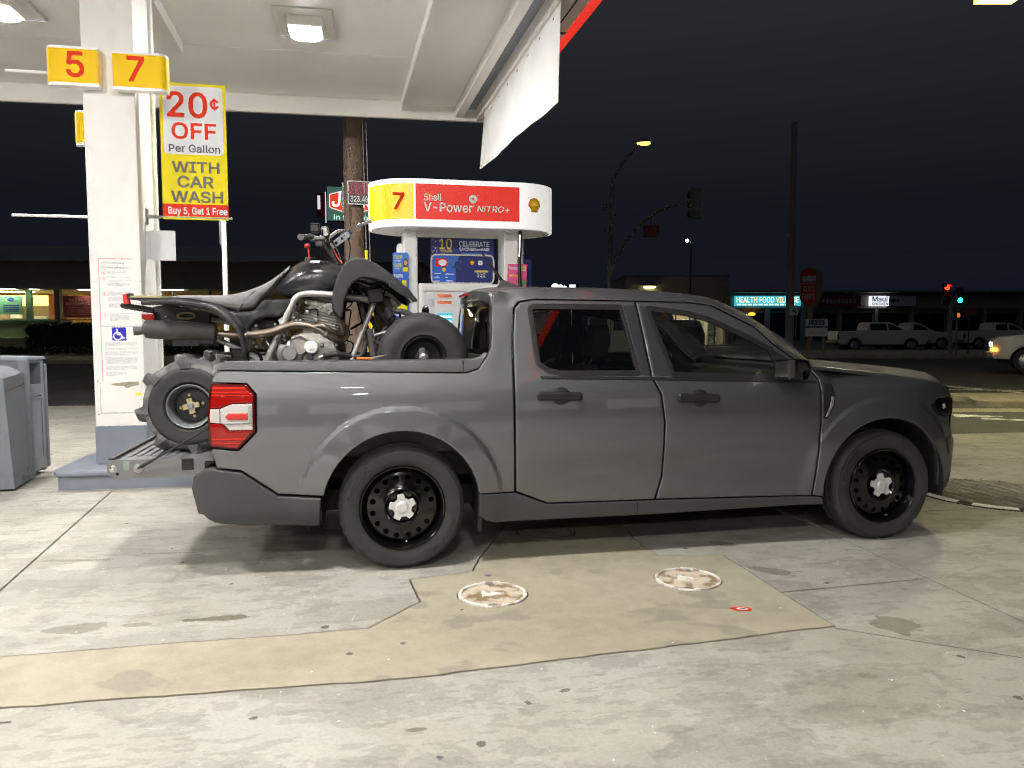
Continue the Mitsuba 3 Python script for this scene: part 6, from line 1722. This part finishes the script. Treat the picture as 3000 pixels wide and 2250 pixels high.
# signals on the right
t = Thing('signal_post', 'grey traffic signal post with a glowing red light', 'traffic light', M=frame(21.9, 38, 0))
t.add('pole', tube([(0, 0, -.05), (-.05, 0, 3.2)], [.09, .075], 12), 'm_pole_grey')
t.add('housing', bx(-.47, -.14, -.1, .1, 2.55, 3.62, .03), 'm_dark_metal')
emitter(t, 'red_light', mv(lathe([(.001, .03), (.08, .025), (.135, .0)], 20, 'y'), (-.31, -.1, 3.42)), 'm_red', (10, .12, .05), .3)
t.add('dark_light', cat(*[mv(lathe([(.001, .02), (.12, .0)], 16, 'y'), (-.31, -.1, z)) for z in (3.08, 2.74)]), 'm_void')
t.add('visor', cat(*[mv(grid(lambda a, v: (.145 * math.cos(a), -v, .145 * math.sin(a)), np.linspace(.1, PI - .1, 9), (0, .2)), (-.31, -.1, z)) for z in (3.42, 3.08, 2.74)]), 'm_dark_metal')
t = Thing('signal_post', 'thin post with a green light and a red hand signal', 'traffic light', M=frame(22.5, 38.5, 0))
t.add('pole', tube([(0, 0, -.05), (0, 0, 2.4)], .05, 10), 'm_pole_grey')
t.add('housing', bx(-.1, .22, -.1, .1, 2.6, 3.45, .03), 'm_dark_metal')
emitter(t, 'green_light', mv(lathe([(.001, .03), (.08, .025), (.135, .0)], 20, 'y'), (.06, -.1, 2.80)), 'm_green_soft', (.1, 3.6, 2.0), .2)
t.add('hand_housing', bx(-.2, .2, -.1, .1, 1.82, 2.28, .02), 'm_dark_metal')
emitter(t, 'red_hand', stand(shapely.union_all([sg.box(-.06, 1.95, .05, 2.08)] + [sg.box(-.06 + .028 * i, 2.05, -.06 + .028 * i + .02, 2.17) for i in range(4)] + [sg.box(.05, 2.0, .075, 2.08)]), .01, -.1), 'm_red', (1.4, .12, .05), .1)
t = Thing('street_sign', 'dim maroon street sign right of the red hand signal', 'sign', M=frame(23.0, 38.7, 0, 10))
t.add('board', bx(0, .62, -.02, .02, 2.05, 2.42), 'm_maroon', smooth=False)
t.add('post', bx(.28, .33, .02, .06, -.04, 2.42), 'm_dark_metal', smooth=False)

# signs along the far pavement
t = Thing('utility_pole', 'tall dim utility pole across the street', 'utility pole', M=frame(15.3, 42))
t.add('shaft', tube([(0, 0, -.1), (0, 0, 6), (0, 0, 12.5)], [.23, .2, .16], 14), 'm_pole_pale')
t = Thing('warning_sign', 'small white square sign with black arrow on a post', 'sign', M=frame(14.75, 39.9, 0))
t.add('board', bx(-.22, .22, -.02, .0, 2.08, 2.58), 'm_white', smooth=False)
t.add('arrow', stand(shapely.union_all([sg.Polygon([(-.14, 2.28), (-.02, 2.42), (.1, 2.40), (.02, 2.34), (.12, 2.24), (.06, 2.2), (-.02, 2.28)]), disc(.1, 2.2, .04)]), .004, -.021), 'm_ink', smooth=False)
t.add('post', cat(bx(-.03, .02, .0, .05, -.04, 2.6), bx(.12, .16, .0, .04, -.04, 2.1)), 'm_pole_grey', smooth=False)
t = Thing('property_sign', 'white property sign with a dark blue band on a wooden post', 'sign', M=frame(14.7, 38, 0, 0))
t.add('upper_board', bx(-.05, 1.05, -.03, 0, 1.5, 1.86), 'm_white', smooth=False)
t.add('lower_board', bx(-.05, 1.05, -.03, 0, 1.0, 1.42), 'm_white', smooth=False)
t.add('blue_band', bx(.1, .88, -.034, -.031, 1.54, 1.82), 'm_shop_blue', smooth=False)
t.add('lettering', text('L', .2, .16, 1.58, -.035), 'm_white', smooth=False)
t.add('band_block', cat(*[bx(.34 + .17 * i, .45 + .17 * i, -.037, -.034, 1.6, 1.77) for i in range(3)]), 'm_small_print', smooth=False, kind='stuff')
t.add('dark_slot', bx(-.03, .82, -.028, -.01, 1.43, 1.49), 'm_dark_metal', smooth=False)
t.add('phone_lettering', text('818-644', .15, .12, 1.12, -.031, width=.8), 'm_small_print', smooth=False)
t.add('post', bx(.84, .93, .0, .09, -.04, 1.9), 'm_wall_tan', smooth=False)
t = Thing('pylon_sign', 'dim red pylon sign reading AUTO PARTS on a single post', 'sign', M=frame(17.6, 45, 0, -48))
o = rounded(sg.box(-.55, 2.85, .55, 4.95), .38).union(sg.Polygon([(-.4, 3.0), (.4, 3.0), (.14, 2.6), (-.14, 2.6)]))
t.add('casing', stand(o, .5, .25), 'm_wall_tan', smooth=False)
t.add('face', stand(o.buffer(-.08), .01, -.25), 'm_sign_red', smooth=False)
t.add('white_wave', stand(rounded([(-.4, 4.12), (.4, 4.14), (.42, 4.5), (.2, 4.42), (0, 4.5), (-.25, 4.42), (-.42, 4.52)], .04), .01, -.26), 'm_paper', smooth=False)
t.add('white_band', stand(sg.box(-.46, 4.02, .46, 4.06), .01, -.26), 'm_paper', smooth=False)
t.add('lettering', text('AUTO', .32, 0, 3.55, -.26, align='c', width=.72), 'm_paper', smooth=False)
t.add('lettering', text('PARTS', .32, 0, 3.1, -.26, align='c', width=.78), 'm_paper', smooth=False)
t.add('post', bx(-.12, .12, -.12, .12, -.04, 2.7), 'm_wall_tan', smooth=False)

# shops on the right
t = Thing('shop_row', 'low dark row of shops with lit signs across the street', 'building', M=frame(20.4, 72, 0, 0))
t.add('wall', bx(0, 60, 0, 14, -.04, 4.75), 'm_wall_dark', smooth=False)
t.add('roof', bx(-.2, 60.2, -1.4, 14.2, 4.75, 4.95), 'm_roof', smooth=False)
t.add('sign_band', bx(0, 60, -.5, 0, 3.3, 4.5), 'm_wall_dark', smooth=False)
for i in range(12):
    k = t.add('shop_window', bx(.6 + 3.4 * i, 3.4 + 3.4 * i, -.06, .0, .3, 2.9), 'm_dark_glass', smooth=False)
    t.add('mullion', bx(1.95 + 3.4 * i, 2.05 + 3.4 * i, -.12, -.06, .3, 2.9), 'm_dark_metal', k, smooth=False)
for i in range(13):
    t.add('pillar', bx(.1 + 3.4 * i, .4 + 3.4 * i, -.4, 0, -.04, 3.3), 'm_wall_dark', smooth=False)
t = Thing('shop_sign', 'lit teal sign reading HEALTH FOOD VILLAGE', 'sign', M=frame(20.4, 71.3, 0))
emitter(t, 'box', bx(.4, 6.5, -.25, .15, 3.5, 4.42), 'm_sign_teal', (.05, .42, .5), .2)
emitter(t, 'lettering', text('HEALTH FOOD VILLAGE', .5, .5, 3.82, -.26, width=5.8), 'm_lit_white', (1.0, .95, .6), .1)
emitter(t, 'lower_strip', cat(*[bx(.55 + .5 * i, .95 + .5 * i, -.27, -.255, 3.56, 3.7) for i in range(11)]), 'm_lit_white', (.65, .8, .7), .05)
t = Thing('shop_sign', 'white lit sign reading Maui CHICKEN', 'sign', M=frame(33.4, 71.3, 0))
emitter(t, 'lit_half', bx(.0, 1.7, -.25, .15, 3.5, 4.42), 'm_lit_white', (.75, .8, .85), .2)
t.add('dark_half', bx(1.7, 4.2, -.25, .15, 3.5, 4.42), 'm_paper', smooth=False)
t.add('lettering', text('Maui', .45, .15, 3.92, -.26, width=1.4), 'm_shop_blue', smooth=False)
t.add('lower_lettering', text('CHICKEN', .22, .12, 3.58, -.26, width=1.5), 'm_ink', smooth=False)
t.add('fish_mark', stand(disc(2.1, 4.0, .3, .16, n=14).union(sg.Polygon([(2.35, 4.0), (2.6, 4.2), (2.6, 3.8)])), .01, -.26), 'm_ink', smooth=False)
t = Thing('shop_sign', 'dim unlit shop sign left of the lit white sign', 'sign', M=frame(28.6, 71.3, 0))
t.add('board', bx(0, 3.9, -.2, .15, 3.5, 4.42), 'm_maroon', smooth=False)
t.add('lettering', cat(*[bx(.3 + .36 * i, .55 + .36 * i, -.22, -.2, 3.75, 4.15) for i in range(9)]), 'm_small_print', smooth=False)
t = Thing('shop_lamp', 'small orange lamp below the teal sign', 'lamp', M=frame(22.4, 71.2, 0))
emitter(t, 'light', mv(tri(trimesh.creation.icosphere(2, 1)), (0, 0, 2.75), np.diag([.35, .15, .16])), 'm_orange', (2.2, .85, .05), .1)
t.add('bracket', bx(-.05, .05, 0, .6, 2.7, 2.78), 'm_dark_metal', smooth=False)

t = Thing('corner_shop', 'large plain dark building with a brightly lit shop front', 'building', M=frame(9.2, 62, 0, 0))
t.add('side_wall', bx(0, .4, 0, 14, -.04, 5.6), 'm_wall_dark', smooth=False)
t.add('side_wall', bx(8.0, 8.4, 0, 14, -.04, 5.6), 'm_wall_dark', smooth=False)
t.add('rear_wall', bx(.4, 8.0, 7, 7.3, -.04, 5.5), 'm_wall_tan', smooth=False)
t.add('upper_wall', bx(.4, 8.0, 0, .4, 3.1, 5.6), 'm_wall_dark', smooth=False)
t.add('roof', bx(0, 8.4, 0, 14, 5.6, 5.7), 'm_dark_metal', smooth=False)
t.add('ceiling', bx(.4, 8.0, .4, 7, 3.1, 3.2), 'm_white', smooth=False)
t.add('shop_floor', bx(.4, 8.4, -1.2, 7, -.04, .12), 'm_fresh_concrete', smooth=False)
emitter(t, 'ceiling_light', cat(*[bx(.8, 7.8, y, y + .3, 3.04, 3.08) for y in (1.0, 3.2, 5.4)]), 'm_lit_white', (24, 22, 16), .8)
r9 = np.random.default_rng(21)
for i in range(9):
    k = t.add('shelf', bx(.7 + .8 * i, 1.4 + .8 * i, 1.4 + .8 * (i % 2), 1.9 + .8 * (i % 2), .12, 2.2), 'm_cream', smooth=False)
    for j in range(4):
        for q in range(3):
            shape(numbered(k + '__goods'), bx(.72 + .8 * i + .23 * q, .92 + .8 * i + .23 * q, 1.3 + .8 * (i % 2), 1.42 + .8 * (i % 2), .3 + .46 * j, .3 + .46 * j + r9.uniform(.15, .36)), ['m_yellow_banner', 'm_white', 'm_shop_blue', 'm_sign_red', 'm_ochre', 'm_green_soft', 'm_paper'][r9.integers(7)], t.M, False)
t.add('window_poster', stand(shapely.union_all([disc(2.6, 2.2, .5, .75, n=18), disc(3.5, 2.1, .45, .8, n=18)]), .02, .1), 'm_purple', smooth=False)
t.add('window_poster', stand(affinity.rotate(disc(3.1, 2.2, .28, .9, n=18), -18), .02, .06), 'm_ochre', smooth=False)
t.add('mullion', cat(*[bx(.9 + 1.6 * i, .98 + 1.6 * i, .15, .22, .1, 3.1) for i in range(5)]), 'm_dark_metal', smooth=False)
t.add('door_frame', bx(8.05, 8.35, -.3, .0, .0, 4.1), 'm_wall_tan', smooth=False)
emitter(t, 'wall_lamp', mv(tri(trimesh.creation.icosphere(2, 1)), (1.9, -.35, 4.72), np.diag([.5, .25, .1])), 'm_lens_white', (5, 4.4, 1.6), .3)
t.add('lamp_hood', bx(1.3, 2.5, -.6, 0, 4.85, 4.95), 'm_dark_metal', smooth=False)
t = Thing('planter', 'pale round planter before the bright shop front', 'planter', M=frame(14.6, 60.6, 0))
t.own(lathe([(.001, .0), (.35, 0), (.5, 1.1), (.44, 1.1), (.42, 1.0), (.001, 1.0)], 24), 'm_cream')
t = Thing('far_sign', 'white lit sign just above the roof of the truck', 'sign', M=frame(3.2, 62, 0))
emitter(t, 'lit_shape', stand(shapely.union_all([disc(.3, 4.75, .32, .3), disc(.75, 4.7, .2, .26), disc(1.05, 4.68, .22, .18)]), .03, 0), 'm_lit_white', (1.4, 1.45, 1.4), .1)
emitter(t, 'lit_bar', bx(1.45, 1.95, -.02, .02, 4.66, 4.95), 'm_lit_white', (1.2, 1.2, 1.3), .05)
t.add('board', bx(-.3, 2.2, .02, .1, 4.2, 5.0), 'm_dark_metal', smooth=False)
t.add('post', bx(.9, 1.1, .02, .2, -.04, 4.2), 'm_dark_metal', smooth=False)

# the burger place on the left
RX = frame(-31.5, 45, 0.72, 3)
t = Thing('restaurant', 'low restaurant with lit windows and a green lower wall', 'building', M=RX)
t.add('plinth', bx(-8, 26, -.6, 0, -.8, .12), 'm_fresh_concrete', smooth=False)
t.add('lower_wall', bx(-8, 4.42, 0, .2, .1, 1.12), 'm_wall_green', smooth=False)
t.add('sill', bx(-8, 4.6, -.08, .25, 1.12, 1.2), 'm_mint', smooth=False)
t.add('corner_post', bx(2.75, 3.05, -.05, .2, 1.2, 3.15), 'm_mint', smooth=False)
t.add('window_post', bx(4.42, 4.72, -.08, .2, .1, 3.0), 'm_dark_metal', smooth=False)
t.add('mullion', cat(*[bx(x, x + .08, .0, .12, .1, 2.95) for x in (6.75, 8.95, 11.2, 13.4)]), 'm_dark_metal', smooth=False)
t.add('rail', bx(3.0, 14, .0, .1, 1.16, 1.22), 'm_dark_metal', smooth=False)
t.add('fascia', bx(-8, 26, -.5, 8, 2.98, 4.6), 'm_wall_dark', smooth=False)
t.add('roof', hull([(-8.3, -.9, 4.6), (26.3, -.9, 4.6), (-8.3, 8, 4.6), (26.3, 8, 4.6), (-7, 1, 5.6), (25, 1, 5.6), (-7, 7, 5.6), (25, 7, 5.6)]), 'm_roof', smooth=False)
t.add('rear_wall', bx(-8, 26, 5, 5.2, .0, 3.0), 'm_ochre', smooth=False)
t.add('partition', cat(bx(3.2, 4.3, 1.6, 1.8, .0, 2.75)), 'm_rust_wall', smooth=False)
t.add('partition_edge', bx(4.05, 4.3, 1.5, 1.6, 1.3, 2.1), 'm_cream', smooth=False)
t.add('inner_door', bx(8.6, 9.9, 4.9, 5.0, .1, 2.1), 'm_dark_metal', smooth=False)
t.add('counter', cat(bx(7.7, 8.5, 3.4, 4.2, .1, 1.6)), 'm_rust_wall', smooth=False)
t.add('dining_floor', bx(-8, 26, .2, 5, -.1, .1), 'm_fresh_concrete', smooth=False)
t.add('dining_ceiling', bx(-8, 26, .2, 5, 2.95, 2.98), 'm_cream', smooth=False)
emitter(t, 'ceiling_light', cat(bx(6.5, 8.6, 1.2, 1.4, 2.90, 2.93), bx(7.0, 9.2, 2.4, 2.6, 2.90, 2.93), bx(-3, 2, 2.0, 2.3, 2.9, 2.93)), 'm_lit_white', (30, 24, 13), .6)
emitter(t, 'eave_light', cat(bx(-4, 2.4, -.42, -.2, 2.93, 2.96), bx(3.2, 3.7, -.42, -.3, 2.93, 2.96), bx(6, 12, -.42, -.3, 2.93, 2.96)), 'm_lit_white', (26, 30, 19), .8)
emitter(t, 'menu_board', bx(-.3, 2.7, 2.4, 2.5, 2.1, 2.72), 'm_yellow_banner', (1.5, 1.25, .4), .2)
t.add('kitchen_panel', cat(bx(-.6, 2.7, 2.9, 3.0, .5, 2.1)), 'm_wall_tan', smooth=False)
t.add('kitchen_shelf', cat(bx(.3, 1.0, 2.6, 2.7, 1.3, 2.0), bx(1.6, 2.6, 2.5, 2.7, 1.2, 1.45)), 'm_paper', smooth=False)
k = t.add('window_poster', bx(1.2, 2.5, .05, .07, 1.5, 2.6), 'm_mint', smooth=False)
t.add('poster_print', cat(*[bx(1.4, 2.3, .045, .05, z, z + .06) for z in (2.0, 1.88, 1.76, 1.66)], stand(disc(1.85, 2.38, .2, .11, n=16), .006, .05)), 'm_shop_blue', k, smooth=False)
k = t.add('window_poster', bx(4.85, 6.7, .02, .04, 1.32, 2.6), 'm_maroon', smooth=False)
t.add('poster_print', cat(*[bx(5.2 + .18 * i, 5.32 + .18 * i, .012, .02, 2.3, 2.46) for i in range(6)], *[bx(5.05 + .18 * i, 5.17 + .18 * i, .012, .02, 2.05, 2.22) for i in range(8)], *[bx(5.1, 6.5, .014, .02, z, z + .02) for z in (1.9, 1.8, 1.7, 1.6, 1.5)]), 'm_pink_line', k, smooth=False)
t.add('wall_sconce', mv(tri(trimesh.creation.icosphere(1, .1)), (6.9, 4.8, 2.1)), 'm_lens_white', emit=(4, 3.2, 1.6), weight=.1)
t.add('entrance_panel', cat(bx(4.72, 5.4, .02, .1, .3, 1.15), bx(4.72, 5.3, -.02, .05, .15, .4)), 'm_cream', smooth=False)
t = Thing('wall_sign', 'dim dark red restaurant sign with a white smile on the roof', 'sign', M=frame(-31.6, 43.8, 0, 3))
t.add('board', bx(-1.8, 1.95, -.1, .1, 4.6, 7.2), 'm_roof', smooth=False)
t.add('red_disc', stand(disc(.75, 6.1, .85, .8, n=28), .02, -.1), 'm_maroon', smooth=False)
a = np.linspace(math.radians(205), math.radians(345), 14)
t.add('smile', stand(sg.LineString(np.stack([.75 + .8 * np.cos(a), 6.15 + .75 * np.sin(a)], 1)).buffer(.05), .02, -.12), 'm_small_print', smooth=False)


def leaves(P, size, seed):
    """Small leaf-sized faces at the points P."""
    r = np.random.default_rng(seed)
    n = len(P)
    d = r.normal(size=(n, 2, 3))
    u = d[:, 0] / np.linalg.norm(d[:, 0], axis=1, keepdims=True)
    w = np.cross(u, d[:, 1])
    w /= np.linalg.norm(w, axis=1, keepdims=True)
    s = size * r.uniform(.6, 1.4, (n, 1))
    V = np.stack([P - u * s, P + w * s * .5, P + u * s, P - w * s * .5], 1).reshape(-1, 3)
    i = 4 * np.arange(n)[:, None]
    return V, np.vstack([i + [0, 1, 2], i + [0, 2, 3]])


t = Thing('hedge', 'clipped dark hedge before the restaurant window', 'hedge', M=frame(-25.1, 42.6, 0, 3))
P = r9.uniform(-1, 1, (9000, 3)) * (1.9, .6, .72)
P = P[np.sum((np.abs(P) / (1.9, .6, .72)) ** 6, 1) < 1.0] + (0, 0, .95)
P[:, 2] += .05 * np.sin(P[:, 0] * 7)
t.add('foliage', leaves(P, .09, 1), 'm_leaf', smooth=False)
t.add('stems', box((0, 0, .8), (3.2, .8, 1.2), .2), 'm_leaf')
struct('planting_bed', bx(-60, -8, 36, 44.2, -.04, .14), 'm_soil', 'dark planting bed before the restaurant')
P = np.stack([r9.uniform(-38, -14, 5000), r9.uniform(36.5, 43.5, 5000), r9.uniform(.12, .5, 5000) * r9.random(5000) ** .5], 1)
struct('ground_cover', leaves(P, .12, 5), 'm_leaf', 'low dark plants in the planting bed', kind='stuff')

# the burger sign seen behind the utility pole
t = Thing('burger_sign', 'lit red and green burger restaurant sign half hidden by the utility pole', 'sign', M=frame(-9.6, 40, 0, 12))
t.add('casing', bx(-.02, 2.55, .0, .5, 6.98, 8.75), 'm_dark_metal', smooth=False)
emitter(t, 'green_face', bx(0, 2.53, -.02, .0, 7.0, 8.73), 'm_green_soft', (.045, .10, .08), .1)
hexp = rounded([(.1, 7.65), (.1, 8.35), (1.25, 8.68), (2.42, 8.35), (2.42, 7.65), (1.25, 7.3)], .1)
emitter(t, 'red_field', stand(hexp, .02, -.02), 'm_lit_red', (.75, .05, .02), .1)
emitter(t, 'white_edge', stand(hexp.difference(hexp.buffer(-.045)), .03, -.02), 'm_lit_white', (.8, .78, .75), .05)
emitter(t, 'lettering', text('Jack', .72, .22, 7.72, -.05, width=2.0, shear=.1), 'm_lit_white', (1.1, 1.05, 1.0), .1)
emitter(t, 'lower_lettering', text('in the box', .24, .32, 7.06, -.03, width=2.0), 'm_lit_white', (.5, .8, .75), .05)
t.add('wing', bx(-.55, -.06, .3, .5, 7.2, 8.45), 'm_maroon', smooth=False)
emitter(t, 'wing_edge', cat(bx(-.11, -.06, .25, .3, 6.9, 8.5), bx(-.5, -.36, .27, .3, 7.6, 8.3)), 'm_lit_white', (.6, .6, .65), .05)
t.add('pole', bx(1.05, 1.45, .1, .4, -.04, 6.98), 'm_dark_metal', smooth=False)
